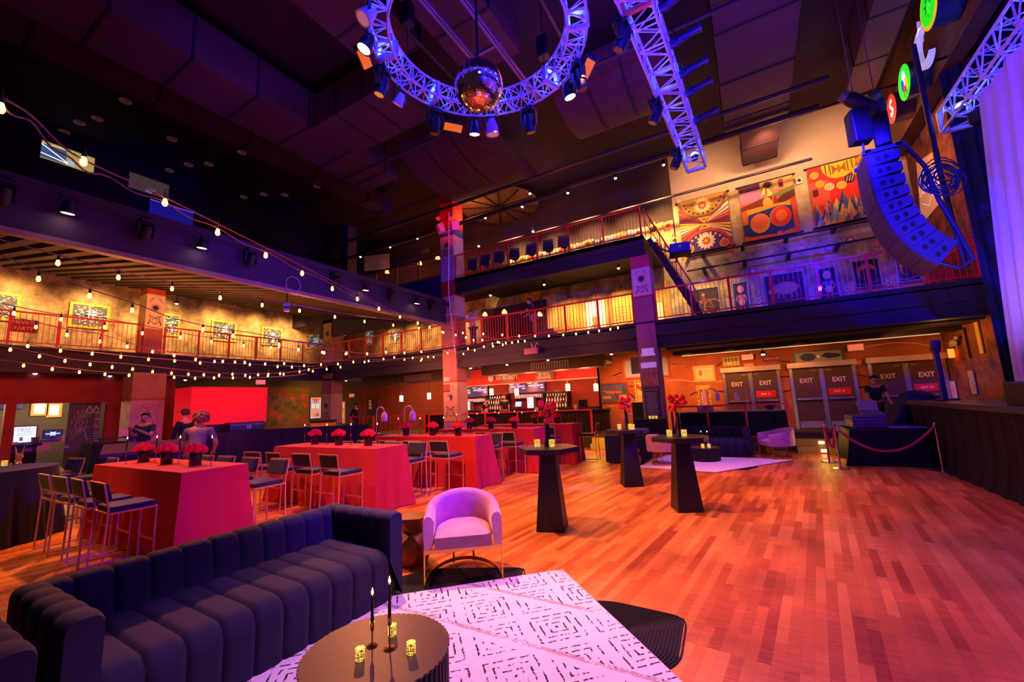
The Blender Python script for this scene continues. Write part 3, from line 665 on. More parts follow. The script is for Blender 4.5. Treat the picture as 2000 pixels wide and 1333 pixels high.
# candles on the near coffee table
for (px, py), l in zip([(703, 1290), (766, 1242), (803, 1278)], ['left front', 'rear centre', 'right']):
    p = az(px, py, .42); votive(f'speckled gold votive glowing on the near coffee table, {l} one', p.x, p.y, .42, 'votives on the near coffee table', .8)
p = az(727, 1263, .42); taper('shorter lit black taper candle on the near coffee table, left one', p.x, p.y, .42, .19, .075, s=.85)
p = az(761, 1268, .42); taper('taller lit black taper candle on the near coffee table, right one', p.x, p.y, .42, .22, .115, s=.95)
for k, (dx, dy) in enumerate(((-.05, -.02), (.1, -.08))): taper('lit taper on the far round coffee table', -1.3+dx, 12.15+dy, .36, .26, .12, 'tapers on the far coffee table')
for k, (dx, dy) in enumerate(((-.02, -.2), (.12, -.16))): votive('gold votive on the far round coffee table', -1.3+dx, 12.15+dy, .36, 'votives on the far coffee table', 1.3)
# ------------------------------------------------------------------ long high tables
CLOTH = M('red_tablecloth', 'bc1828', .8, sheen=.12, var=.06, scale=3); BCLOTH = M('black_tablecloth', '1c141c', .85, sheen=.3)
def cloth(name, label, x0, x1, y0, y1, h, mat, flare=.12, group=None, seed=1, cat='tablecloth', z0=.01):
    cx, cy = (x0+x1)/2, (y0+y1)/2; hw, hl = (x1-x0)/2, (y1-y0)/2; q = random.Random(seed)
    per = []
    def edge(a, b):
        L_ = math.dist(a, b); n = max(8, int(L_/.045))
        for i in range(n): t = i/n; per.append((a[0]+(b[0]-a[0])*t, a[1]+(b[1]-a[1])*t, min(t, 1-t)*L_))
    C = [(-hw, -hl), (hw, -hl), (hw, hl), (-hw, hl)]
    for i in range(4): edge(C[i], C[(i+1) % 4])
    G = []; N = len(per); ph = [q.uniform(0, 6) for _ in range(4)]
    for k in range(11):
        f = k/10; row = []
        for i, (x, y, e) in enumerate(per):
            s = i*.045; cn = math.exp(-(e/.16)**2); out = f*(.035+.026*math.sin(s*5+ph[0])+.03*math.sin(s*11+ph[1])*(.4+.6*math.sin(s*1.7+ph[3])**2)+.016*math.sin(s*19+ph[2])) + flare*cn*f**1.3
            out += f*f*.012*math.sin(s*23+ph[2]); l = math.hypot(x/hw, y/hl) or 1
            nx = (1 if abs(abs(x)-hw) < 1e-6 else 0)*(1 if x > 0 else -1); ny = (1 if abs(abs(y)-hl) < 1e-6 else 0)*(1 if y > 0 else -1)
            if cn > .05 and not (nx and ny):
                if nx: ny = cn*(1 if y > 0 else -1)
                else: nx = cn*(1 if x > 0 else -1)
            row.append((x+nx*out, y+ny*out, h-(h-z0)*f))
        G.append(row+[row[0]])
    b = MB(); b.grid(G); b.add([(x, y, h) for x, y, e in per], [tuple(range(N))]); o = b.build(name, mat, None, smooth=50, loc=(cx, cy, 0)); return tag(o, label, cat, group)
TABS = [(-9.1, -6.2, 2.52, 3.3), (-8.6, -5.65, 5.08, 5.8), (-8.1, -5.15, 7.25, 7.9), (-7.9, -4.85, 9.35, 9.98), (-7.6, -4.5, 10.95, 11.6)]
ORD = ['nearest', 'second', 'third', 'fourth', 'farthest']
for i, T in enumerate(TABS):
    t = thing('high_table', f'folding high table under the red cloth, {ORD[i]} from the camera', 'table', ((T[0]+T[1])/2, (T[2]+T[3])/2, 0), 0, 'high tables')
    hw, hl = (T[1]-T[0])/2-.03, (T[3]-T[2])/2-.03
    MB().box(-hw, hw, -hl, hl, 1.03, 1.06).build('tabletop', BLK, t)
    for sx in (-1, 1):
        for sy in (-1, 1): MB().tube([(sx*(hw-.2), sy*(hl-.06), 0), (sx*(hw-.2), sy*(hl-.06), 1.03)], .02).build('leg', STEEL, t)
    cloth('tablecloth', f'long red tablecloth to the floor, {ORD[i]} of the five red rows', *T, 1.07, CLOTH, .06, 'red tablecloths', seed=i+2)
t = thing('high_table', 'high table under the black cloth at the left edge', 'table', (-10.45, 1.55, 0), 0); MB().lathe([(0, 1.03), (.85, 1.03), (.85, 1.06), (0, 1.06)], n=32).build('tabletop', BLK, t); MB().tube([(0, 0, 0), (0, 0, 1.03)], .05).build('pedestal', STEEL, t)
b = MB(); G = []; n = 160
for k in range(11):
    f = k/10; row = []
    for i in range(n+1):
        a = 2*PI*i/n; r = .88+f*(.1+.05*math.sin(13*a)+.03*math.sin(29*a+1)); row.append((r*math.cos(a), r*math.sin(a), 1.07-1.06*f))
    G.append(row)
b.grid(G[::-1]); b.add([(.88*math.cos(2*PI*i/64), .88*math.sin(2*PI*i/64), 1.07) for i in range(64)], [tuple(range(64))])
tag(b.build('tablecloth', BCLOTH, None, smooth=50, loc=(-10.45, 1.55, 0)), 'round black tablecloth hanging in folds at the left edge', 'tablecloth')
# bar stools: faces +y, back at -y
SEATM = M('black_velvet_seat', '1a181e', .7, sheen=.5, var=.15, scale=12); GF = M('gold_frame', 'e8b070', .35, .55, var=.04)
def make_stool(label, loc, rz):
    t = thing('bar_stool', label, 'bar stool', loc, rz, 'gold framed bar stools'); w, d = .24, .22
    MB().box(-w+.01, w-.01, -d+.02, d, .70, .765).build('seat', SEATM, t, bevel=.015)
    MB().add([(-w+.02, -d-.015, .83), (w-.02, -d-.015, .83), (w-.02, -d+.04, .83), (-w+.02, -d+.04, .83), (-w+.03, -d-.065, 1.03), (w-.03, -d-.065, 1.03), (w-.03, -d-.01, 1.03), (-w+.03, -d-.01, 1.03)],
             [(3, 2, 1, 0), (4, 5, 6, 7), (0, 1, 5, 4), (1, 2, 6, 5), (2, 3, 7, 6), (3, 0, 4, 7)]).build('backrest', SEATM, t, bevel=.01)
    for s in (-1, 1):
        MB().bar((s*w, -d-.02, 0), (s*w, -d+.0, .76), .018).bar((s*w, -d, .75), (s*w, -d-.055, 1.04), .018).build('rear_leg', GF, t)
        MB().bar((s*w, d, 0), (s*w, d, .70), .018).build('front_leg', GF, t)
        MB().bar((s*w, -d-.02, .01), (s*w, d, .01), .018).build('sled_bar', GF, t)
    b = MB(); b.bar((-w, -d, .695), (w, -d, .695), .018).bar((-w, d, .695), (w, d, .695), .018).bar((-w, -d, .695), (-w, d, .695), .018).bar((w, -d, .695), (w, d, .695), .018).build('seat_frame', GF, t)
    MB().bar((-w, -d-.055, 1.035), (w, -d-.055, 1.035), .018).bar((-w, -d-.012, .82), (w, -d-.012, .82), .018).build('back_frame', GF, t)
    MB().bar((-w, d, .3), (w, d, .3), .018).build('footrest', GF, t)
    return t
ST = []
near = [[-8.75, -8.1, -7.42, -6.72], [-8.3, -7.6, -6.82, -6.08], [-7.75, -7.05, -6.35, -5.62], [-7.5, -6.8, -6.0, -5.3], [-7.2, -6.5, -5.8, -5.0]]
far = [[-8.75, -8.05, -7.3, -6.5], [-8.15, -7.4, -6.65, -5.95], [-7.7, -7.0, -6.3, -5.5], [-7.4, -6.7, -5.95, -5.2], [-7.1, -6.4, -5.7, -4.95]]
pos = ['far left', 'second from left', 'third from left', 'rightmost']
for i, T in enumerate(TABS):
    for k, x in enumerate(near[i]): ST.append((x, T[2]-.34, 0+rnd.uniform(-.06, .06), f'gold framed bar stool on the near side of the {ORD[i]} red table, {pos[k]}'))
    for k, x in enumerate(far[i]): ST.append((x, T[3]+.36, PI+rnd.uniform(-.06, .06), f'gold framed bar stool on the far side of the {ORD[i]} red table, {pos[k]}'))
ST += [(-11.6, 2.7, PI+.2, 'gold framed stool behind the black cloth table, turned sideways'), (-12.0, 1.9, PI-.2, 'gold framed stool behind the black cloth table, nearest the frame edge'), (-10.7, 2.95, PI, 'gold framed stool between the black cloth table and the left bar'), (-4.25, 11.6, R(100), 'gold framed stool at the right end of the farthest red table')]
proto = None
for x, y, a, l in ST:
    if proto is None: proto = make_stool(l, (x, y, 0), a)
    else: dup(proto, (x, y, 0), a, l, 'gold framed bar stools')
# centrepieces
def make_roses(label, x, y, s=1.0, seed=0, pot=1.0):
    t = thing('rose_arrangement', label, 'flowers', (x, y, 1.071), rnd.random()*6, 'rose arrangements on the red tables')
    MB().lathe([(.062*s, 0), (.065*s, .005), (.065*s, .13*s*pot), (.058*s, .13*s*pot), (.055*s, .1*s), (0, .1*s)], n=24).build('black_pot', VASE, t, smooth=50)
    b = MB(); q = random.Random(seed)
    for k in range(15):
        a = k*2.4; r = .1*math.sqrt(k/15); rose(b, (r*s*math.cos(a), r*s*math.sin(a), (.13*pot+.075-5.5*r*r)*s), .042*s*q.uniform(.85, 1.15), seed*50+k); b.build('rose_bloom', PETAL, t, smooth=60); b = MB()
    return t
FL = {0: [280, 325, 381], 1: [615, 662, 719], 2: [793, 845, 895], 3: [917, 959, 1005], 4: [1046, 1089]}
FY = {0: (903, 907, 910), 1: (868, 870, 871), 2: (851, 851, 852), 3: (838, 838, 838), 4: (827, 827)}
proto = {}
for i, xs in FL.items():
    for k, px in enumerate(xs):
        p = az(px, FY[i][k], 1.07); yy = min(max(p.y, TABS[i][2]+.15), TABS[i][3]-.15); xx = p.x*yy/p.y
        l = f'low black pot of red roses on the {ORD[i]} red table, {("left", "middle", "right")[k]} one'
        if k not in proto: proto[k] = make_roses(l, xx, yy, 1.15, k+1, 1.15)
        else: dup(proto[k], (xx, yy, 1.071), rnd.random()*6, l)
tp = None
for i in range(5):
    ps = [(-8.55, .2), (-8.12, .42), (-7.3, .4), (-6.5, .45)] if i == 0 else [(TABS[i][0]+.35+k*.72, .42) for k in range(4)]
    for k, (x, dy) in enumerate(ps):
        l = f'lit black taper in a thin holder on the {ORD[i]} red table, {pos[k]}'
        if tp is None: tp = taper(l, x, TABS[i][2]+dy, 1.071, .2, .17, 'tapers on the red tables', 1.2)
        else: dup(tp, (x, TABS[i][2]+dy, 1.071), 0, l)
# things on the black cloth table
for k, (px, py) in enumerate(((8, 910), (35, 905))):
    p = az(px, py, 1.08); votive(f'amber votive on the black cloth table, {("left", "right")[k]} one', p.x, p.y, 1.072, 'votives on the black cloth table', 1.2)
p = az(18, 908, 1.07)
t = thing('hand_sculpture', 'gold hand sculpture making a horns gesture on the black cloth table', 'ornament', (p.x, p.y+.1, 1.072), R(60)); GS = M('gold_ornament', 'e0a860', .35, .7)
b = MB(); b.lathe([(.05, 0), (.035, .03), (.035, .06), (.05, .11), (.045, .15), (0, .16)], n=14).build('palm', GS, t, smooth=60)
for sx, h in ((-.04, .29), (.04, .3)): MB().tube([(sx*.8, 0, .13), (sx, 0, .2), (sx*1.4, 0, h)], [.014, .012, .008], 8).build('raised_finger', GS, t, smooth=60)
for sx in (-.015, .012): MB().tube([(sx, 0, .14), (sx, .03, .18), (sx, .045, .15), (sx, .04, .12)], [.013, .013, .012, .009], 8).build('folded_finger', GS, t, smooth=60)
MB().tube([(.04, .01, .1), (.03, .05, .14), (-.005, .06, .15)], [.014, .012, .009], 8).build('thumb', GS, t, smooth=60)
t = thing('napkin_dispenser', 'red plastic napkin dispenser on the black cloth table', 'dispenser', (-11.2, 1.62, 1.072), .4); MB().box(-.07, .07, -.05, .05, 0, .24).build('casing', M('red_plastic', 'd02818', .3), t, bevel=.025); MB().box(-.04, .04, -.056, -.045, .04, .12).build('slot_plate', M('white_plastic', 'e8d8d0', .4), t)
# ------------------------------------------------------------------ trusses
TRS = M('truss_aluminium', 'c8c8d8', .4, .2, var=.03)
TRW = M('truss_plate', 'd07048', .45, .3)
def seg_thing(label, pts_fn, n, w, h, name='lighting_truss', plates=(), r=.024):
    """pts_fn(i)->(inner low, outer low, inner high, outer high)"""
    t = thing(name, label, 'truss'); P = [pts_fn(i) for i in range(n+1)]
    for k, nm in enumerate(('lower_chord', 'lower_chord', 'upper_chord', 'upper_chord')): MB().tube([p[k] for p in P], r, 8).build(nm, TRS, t, smooth=60)
    for nm, (a, b) in (('bottom_lacing', (0, 1)), ('top_lacing', (2, 3)), ('inner_lacing', (0, 2)), ('outer_lacing', (1, 3))):
        m = MB()
        for i in range(n):
            if i % 2 == 0: m.tube([P[i][a], P[i][b]], r*.6, 6); m.tube([P[i][a], P[min(n, i+1)][b]], r*.5, 6)
            else: m.tube([P[i][b], P[i+1][a]], r*.5, 6)
        m.build(nm, TRS, t)
    for i in plates:
        p, q = P[i], P[min(i+1, n)]; m = MB()
        m.bar(p[0], p[1], .07).bar(p[2], p[3], .07).bar(p[0], p[2], .07).bar(p[1], p[3], .07); m.build('connector_plate', TRW if i % 2 else TRS, t)
    return t
RC = Vector((-3.22, 5.0, 7.5))
def ringp(i, n=64):
    a = 2*PI*i/n; c, s = math.cos(a), math.sin(a)
    return [Vector((RC.x+r*c, RC.y+r*s, RC.z+z)) for r, z in ((1.42, 0), (1.72, 0), (1.42, .3), (1.72, .3))]
seg_thing('circular aluminium lighting truss glowing blue round the mirror ball', ringp, 64, .3, .3, 'circular_truss', (4, 12, 20, 28, 36, 44, 52, 60), .02)
def strp(i, n=34):
    y = 1.5+9.7*i/n; x = -1.30+.215*(y-1.5)/5
    x = -1.27+.0385*(y-1.5)
    return [Vector((x+dx, y, 7.5+z)) for dx, z in ((0, 0), (.43, 0), (0, .42), (.43, .42))]
seg_thing('straight aluminium box truss glowing blue, overhead in the middle of the hall', strp, 34, .4, .4, plates=(6, 14, 15, 22, 34))
def stgp(i, n=30):
    y = 12.6-9.6*i/n
    return [Vector((x, y, 7.4+z)) for x, z in ((4.35, 0), (4.85, 0), (4.35, .5), (4.85, .5))]
seg_thing('wide blue lit truss above the stage curtain', stgp, 30, .5, .5, plates=(0, 12, 24), r=.03)
# fixtures
FBL = M('fixture_black', '0c0c14', .5); LENS = M('lamp_lens', 'ffe0d0', .3, e='ffd8c8', es=14, var=0); AMB = M('amber_panel', 'd07830', .5, e='e06a20', es=.8)
def moving_head(label, loc, rz, tilt, lit=False, group='moving head lights'):
    t = thing('moving_head_light', label, 'stage light', loc, rz, group)
    MB().box(-.13, .13, -.12, .12, -.09, 0).build('base', FBL, t, bevel=.02)
    MB().box(-.16, -.12, -.05, .05, -.38, -.06).box(.12, .16, -.05, .05, -.38, -.06).box(-.16, .16, -.06, .06, -.12, -.07).build('yoke', FBL, t, bevel=.012)
    T = Matrix.Translation((0, 0, -.3)) @ Matrix.Rotation(tilt, 4, 'X')
    MB().lathe([(0, .17), (.08, .16), (.11, .05), (.105, -.1), (.095, -.17), (.08, -.17), (0, -.15)], n=18, T=T).build('head', FBL, t, smooth=50)
    MB().lathe([(0, -.155), (.078, -.172)], n=18, T=T).build('lens', LENS if lit else M('dim_lens', '6a4030', .2, e='502010', es=.6), t)
    MB().tube([(0, 0, 0), (0, 0, .1)], .02).box(-.05, .05, -.03, .03, .05, .1).build('clamp', FBL, t); return t
def par(label, loc, rz, tilt, lit=True, col=None, group='lit par lamps', s=1.0):
    t = thing('par_lamp', label, 'stage light', loc, rz, group); T = Matrix.Translation((0, 0, -.2)) @ Matrix.Rotation(tilt, 4, 'X') @ Matrix.Scale(s, 4)
    MB().lathe([(0, .14), (.06, .14), (.09, .06), (.115, -.08), (.12, -.12), (.105, -.12), (0, -.06)], n=20, T=T).build('housing', col or FBL, t, smooth=50)
    MB().lathe([(0, -.10), (.1, -.115)], n=20, T=T).build('lens', LENS if lit else M('pink_lens', 'c890a8', .3, e='c070a0', es=.5), t)
    b = MB()
    for sx in (-1, 1): b.box(sx*.13-.01, sx*.13+.01, -.02, .02, -.22, .02)
    b.box(-.14, .14, -.02, .02, .0, .02).tube([(0, 0, 0), (0, 0, .1)], .018); b.build('bracket', FBL, t); return t
def panel(label, loc, rz, tilt=0):
    t = thing('amber_flood_panel', label, 'stage light', loc, rz, 'amber flood panels'); T = Matrix.Translation((0, 0, -.12)) @ Matrix.Rotation(tilt, 4, 'X')
    MB().box(-.2, .2, -.09, .09, -.05, .05, T=T).build('housing', FBL, t, bevel=.01); MB().box(-.18, .18, -.075, .075, -.056, -.05, T=T).build('diffuser', AMB, t)
    MB().tube([(0, 0, -.1), (0, 0, .06)], .015).build('bracket', FBL, t); return t
def onring(px, py, z=7.3, r=1.72):
    p = az(px, py, z); a = math.atan2(p.y-RC.y, p.x-RC.x); return (RC.x+r*math.cos(a), RC.y+r*math.sin(a), 7.42), a-PI/2
l_, a_ = onring(713, 75); par('bright par lamp on the left of the circular truss', l_, a_, .4)
l_, a_ = onring(925, 262); par('bright par lamp at the bottom of the circular truss', l_, a_, .3)
l_, a_ = onring(1122, 175); par('bright par lamp on the right of the circular truss', l_, a_, .3)
l_, a_ = onring(962, 250); par('pink bell lamp beside the lowest lit par of the ring', l_, a_, .2, False, M('pink_shell', 'c080a8', .5), s=1.15)
l_, a_ = onring(700, 12); par('white backlit lamp at the upper left of the circular truss', l_, a_, .6, False, M('pale_shell', 'c0c0e0', .4))
l_, a_ = onring(775, 190); par('pale lamp on the lower left of the circular truss', l_, a_, .6, False, M('pale_shell'), s=.8)
for (x, y), lb in zip([(738, 150), (842, 238), (1035, 228), (1110, 135)], ['lower left', 'bottom left', 'bottom right', 'right']):
    l_, a_ = onring(x, y); moving_head(f'dark moving head light hung from the {lb} of the circular truss', l_, a_, .3)
for (x, y), lb in zip([(720, 110), (885, 245), (1137, 128)], ['left', 'bottom', 'right']):
    l_, a_ = onring(x, y, r=1.85); panel(f'amber flood panel on the {lb} of the circular truss', l_, a_, -.5)
for k, y in enumerate((3.6, 5.9, 8.0, 10.0)): moving_head(f'moving head on the left side of the straight truss, {("nearest the camera", "second", "third", "farthest")[k]}', (-1.33+.0385*(y-1.5), y, 7.52), R(90), .5, group='left side moving heads')
for k, y in enumerate((6.1, 6.9, 7.7, 8.3, 9.3)):
    x = -.80+.0385*(y-1.5); t = thing('ellipsoidal_spotlight', f'dark ellipsoidal spotlight sticking out right of the straight truss, {("nearest", "second", "middle", "fourth", "farthest")[k]}', 'stage light', (x, y, 7.62), 0, 'ellipsoidal spotlights on the straight truss')
    T = Matrix.Rotation(R(78), 4, 'Y'); MB().lathe([(0, .0), (.07, 0), (.09, .12), (.06, .2), (.06, .42), (.085, .5), (0, .46)], n=14, T=T).build('barrel', M('spot_black', '20243a', .4), t, smooth=50)
    MB().box(.1, .14, -.1, .1, -.02, .02).tube([(.12, 0, 0), (.05, 0, .28)], .015).build('bracket', FBL, t)
MB_ = thing('moving_head_light', 'dark lamp clamped on the end of the stage truss', 'stage light', (4.75, 11.8, 7.35), .6, 'moving head lights')
MB().box(-.2, .2, -.18, .18, -.3, -.02).build('housing', FBL, MB_, bevel=.03); MB().box(-.03, .03, -.03, .03, -.02, .12).build('clamp', FBL, MB_)
for (x, y, z), lb in (((-.66, 10.9, 7.62), 'far end of the straight truss'), ((4.6, 12.3, 7.62), 'end of the stage truss')):
    t = thing('uplight', f'glowing blue white lamp inside the {lb}', 'stage light', (x, y, z), 0, 'truss uplights'); MB().lathe([(0, 0), (.08, 0), (.09, .1), (0, .1)], n=14).build('body', FBL, t); MB().ball((0, 0, .11), .085, 12).build('glow_lens', M('blue_glow', 'c0e0ff', .3, e='b0d8ff', es=14, var=0), t, smooth=70)
# mirror ball
def mirror():
    m, nt, b = mk('mirror_tiles'); L = nt.links.new; tc = nd(nt, 'ShaderNodeTexCoord'); b.inputs['Metallic'].default_value = 1; b.inputs['Roughness'].default_value = .12
    wn = nd(nt, 'ShaderNodeTexWhiteNoise'); g = nd(nt, 'ShaderNodeNewGeometry'); L(g.outputs['Random Per Island'], wn.inputs['Vector'])
    b.inputs['Base Color'].default_value = (.85, .75, .8, 1); return m
t = thing('mirror_ball', 'large mirror ball hanging inside the circular truss', 'mirror ball', (-3.27, 5.02, 6.77)); b = MB(); rr = .385; q = random.Random(2); nb = 36
for i in range(nb):
    a0 = PI*i/nb; a1 = PI*(i+1)/nb; am = (a0+a1)/2; n = max(4, int(2*PI*math.sin(am)*nb/PI))
    for j in range(n):
        t0 = 2*PI*j/n; t1 = 2*PI*(j+.94)/n; c = Vector((math.sin(am)*math.cos((t0+t1)/2), math.sin(am)*math.sin((t0+t1)/2), math.cos(am)))
        e = Vector((q.uniform(-1, 1), q.uniform(-1, 1), q.uniform(-1, 1)))*.006; vs = []
        for a, tt in ((a0+.004, t0), (a1-.004, t0), (a1-.004, t1), (a0+.004, t1)):
            d = Vector((math.sin(a)*math.cos(tt), math.sin(a)*math.sin(tt), math.cos(a))); vs.append(d*(rr*(1+e.dot(d-c)*4)))
        b.add(vs, [(0, 1, 2, 3)])
b.build('mirror_tile_skin', mirror(), t); MB().ball((0, 0, 0), rr*.985, 32).build('core_sphere', FBL, t, smooth=70)
MB().tube([(0, 0, .38), (0, 0, 2.2)], .02).lathe([(.07, .36), (.07, .46), (0, .46)], n=16).build('hanging_rod', FBL, t)
t = thing('strut_frame', 'pair of violet lit steel struts above the mirror ball', 'strut')
for px, py in ((925, 120), (1045, 190)):
    p = az(px, py, 8.95); MB().box(p.x-.03, p.x+.03, .5, p.y+.1, 8.93, 8.99).box(p.x+.05, p.x+.08, .5, p.y+.1, 8.93, 8.99).build('strut', M('strut_metal', '8a6a98', .4, .6), t)
p = az(925, 120, 8.95); p2 = az(1045, 190, 8.95); [MB().box(p.x-.2, p2.x+.1, y_-.06, y_, 8.99, 9.05).build('cross_strut', M('strut_metal'), t) for y_ in (p.y, 3.2)]
for k, (px, py) in enumerate(((795, 20), (1060, 85))):
    p = az(px, py, 9.4); t = thing('chain_hoist', f'black chain hoist above the {("left", "right")[k]} of the circular truss', 'hoist', (p.x, p.y, 9.3), 0, 'chain hoists'); MB().box(-.12, .12, -.1, .1, -.25, .25).build('motor_body', FBL, t, bevel=.03); MB().tube([(0, 0, .25), (0, 0, 2.6)], .012).build('upper_chain', FBL, t); MB().tube([(0, 0, -.25), (0, 0, -1.4)], .01).build('lower_chain', FBL, t)
# ------------------------------------------------------------------ ducts and pipes overhead
DUCT = M('duct_wrap', '48242e', .75, scale=1.4, var=.2); PIPE = M('dark_pipe', '3a2634', .5, .3)
def duct(label, b, ribs=None):
    t = thing('air_duct', label, 'air duct'); b.build('duct_shell', DUCT, t)
    for r_ in (ribs or []): r_.build('seam_band', M('duct_seam', '1c0e18', .7), t)
    return t
def rd(x0, x1, y0, y1, z0=10.2, z1=11.4, along='y', step=1.5, lab=''):
    b = MB().box(x0, x1, y0, y1, z0, z1); r_ = []; L_ = (y1-y0) if along == 'y' else (x1-x0)
    for i in range(1, int(L_/step)+1):
        v = (y0 if along == 'y' else x0)+i*step
        if along == 'y': r_.append(MB().box(x0-.02, x1+.02, v-.03, v+.03, z0-.02, z1))
        else: r_.append(MB().box(v-.03, v+.03, y0-.02, y1+.02, z0-.02, z1))
    return duct(lab, b, r_)
rd(-12.3, -10.7, -3.5, 10.6, lab='long rectangular duct running above the left tables')
rd(-10.7, -7.4, 7.1, 8.75, 10.22, 11.3, 'x', 1.1, 'duct branch crossing behind the circular truss')
rd(-7.6, -6.1, 3.2, 6.8, 10.4, 11.3, 'y', 1.2, 'brown duct box above the left of the circular truss')
rd(-5.6, -4.1, 3.6, 8.2, 10.3, 11.3, 'y', 1.6, 'duct section above the mirror ball')
rd(-14.6, -13.9, -3, 13.5, 10.9, 11.6, 'y', 2.5, 'slim duct running to the rear wall left of the red column')
rd(.1, 1.85, -3, 14.9, 10.25, 11.5, 'y', 1.9, 'wide duct running to the rear wall above the straight truss')
rd(.55, 1.65, 14.9, 17.3, 10.2, 10.95, 'y', 1.1, 'duct drop hanging in front of the beige wall')
rd(3.4, 4.15, -3, 15.5, 10.6, 11.6, 'y', 1.7, 'dark duct beside the brown header')
def barrel(label, x0, x1, y0, y1, zc, r):
    b = MB(); G = []
    for i in range(19):
        a = PI*i/18; w = (y1-y0)/2; G.append([(x0, (y0+y1)/2-w*math.cos(a), zc-r*math.sin(a)), (x1, (y0+y1)/2-w*math.cos(a), zc-r*math.sin(a))])
    b.grid(G); b.add([g[0] for g in G], [tuple(range(19))]); b.add([g[1] for g in G], [tuple(range(19))]); r_ = []
    for x in (x0+(x1-x0)*.33, x0+(x1-x0)*.66):
        r_.append(MB().grid([[(x-.04, g[0][1], g[0][2]-.02), (x+.04, g[0][1], g[0][2]-.02)] for g in G]))
    return duct(label, b, r_)
barrel('big bulging duct hood left of the tall red column', -9.9, -6.6, 9.8, 14.2, 10.9, .9)
barrel('bulging duct hood behind the straight truss', -4.1, -1.1, 9.9, 12.9, 11.0, .9)
for k, (y, z, r) in enumerate(((9.3, 10.02, .05), (12.9, 9.86, .06), (14.6, 9.95, .09), (16.9, 9.6, .05))):
    o = MB().tube([(-19.8, y, z), (-6 if k == 2 else 2.6, y, z)]+([(-5.4, y, z+.15), (2.6, y, z+.15)] if k == 2 else []), r, 8).build('ceiling_pipe', PIPE, smooth=60); tag(o, ('thin pipe crossing the ceiling above the circular truss', 'pipe crossing the ceiling in front of the bulging ducts', 'thick kinked pipe near the rear of the ceiling', 'thin pipe closest to the rear wall')[k], 'pipe', 'ceiling pipes')
for k, (x, z) in enumerate(((-5.85, 10.1), (-2.9, 9.9), (2.2, 10.15))):
    o = MB().tube([(x, -3, z), (x, 9.2, z)], .04, 6).build('ceiling_pipe', PIPE, smooth=60); tag(o, ('long conduit running towards the rear wall, left one', 'long conduit running towards the rear wall, middle one', 'long conduit running towards the rear wall, right one')[k], 'pipe', 'ceiling pipes')
t = thing('ceiling_fan_disc', 'large round ribbed ceiling disc behind the tall red column', 'ceiling disc', (*az(975, 405, 11.1).xy, 11.1)); b = MB(); b.lathe([(0, .02), (1.9, .02), (1.9, .08), (0, .08)], n=48); b.build('disc', M('disc_tan', '7a5838', .8), t)
b = MB()
for i in range(12): a = PI*i/6; b.bar((.1*math.cos(a), .1*math.sin(a), 0), (1.85*math.cos(a), 1.85*math.sin(a), 0), .05)
b.build('radial_rib', M('rib_dark', '2a1818', .7), t); MB().lathe([(0, -.05), (.18, -.03), (.18, .03), (0, .03)], n=16).build('hub', M('rib_dark'), t)
# track with small spotlights
CAN = M('can_black', '181014', .5); HOT = M('hot_lamp', 'fff0d0', .3, e='ffe0a8', es=30, var=0)
o = MB().box(-19.6, 4.7, 15.47, 15.53, 10.5, 10.56).build('lighting_track', PIPE); tag(o, 'long lighting track near the rear of the ceiling', 'track')
def downlight(label, loc, group, s=1.0, z=0):
    t = thing('downlight', label, 'downlight', loc, 0, group); MB().lathe([(0, .14*s), (.05*s, .14*s), (.06*s, 0), (.05*s, 0), (0, .02*s)], n=12).tube([(0, 0, .12*s), (0, 0, .26*s)], .012, 6).build('can', CAN, t, smooth=40)
    MB().ball((0, 0, .0), .045*s, 10).build('bulb', HOT, t, smooth=70); return t
pr_ = None
for (px, py) in [(1035, 378), (1109, 377), (1202, 348), (1020, 404), (948, 426), (815, 466), (762, 483), (704, 502), (1296, 322)]:
    p = ay(px, py, 15.5)
    if p.z < 9.9 or p.z > 10.9: p = ay(px, py, 15.5); p.z = 10.32
    if pr_ is None: pr_ = downlight('tiny bright spotlight on the high track near the rear ceiling', p, 'track spotlights', 1.1)
    else: dup(pr_, p)
for (px, py) in [(935, 481), (1041, 452), (958, 577), (1063, 556), (1208, 524)]: dup(pr_, ay(px, py, 16.2), 0, 'small bright lamp under the top balcony and its soffit', 'soffit lamps')
# recessed cans in the dark ceiling
pr_ = None
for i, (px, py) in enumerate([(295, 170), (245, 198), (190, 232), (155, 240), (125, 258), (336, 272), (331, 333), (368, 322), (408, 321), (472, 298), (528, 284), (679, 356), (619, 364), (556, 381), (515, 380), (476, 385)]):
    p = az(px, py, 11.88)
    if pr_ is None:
        pr_ = thing('recessed_downlight', 'recessed downlight with a faintly glowing ring in the dark ceiling', 'downlight', p, 0, 'recessed downlights'); MB().tube([(.14*math.cos(a*.3927), .14*math.sin(a*.3927), 0) for a in range(16)], .018, 6, closed=True).build('trim_ring', M('can_ring', 'a88070', .4, e='704030', es=.25), pr_); MB().box(-.03, .03, -.1, .1, -.012, 0).build('reflector', M('can_ring'), pr_)  # faint emission puts the lit look into the ring
    else: dup(pr_, p)
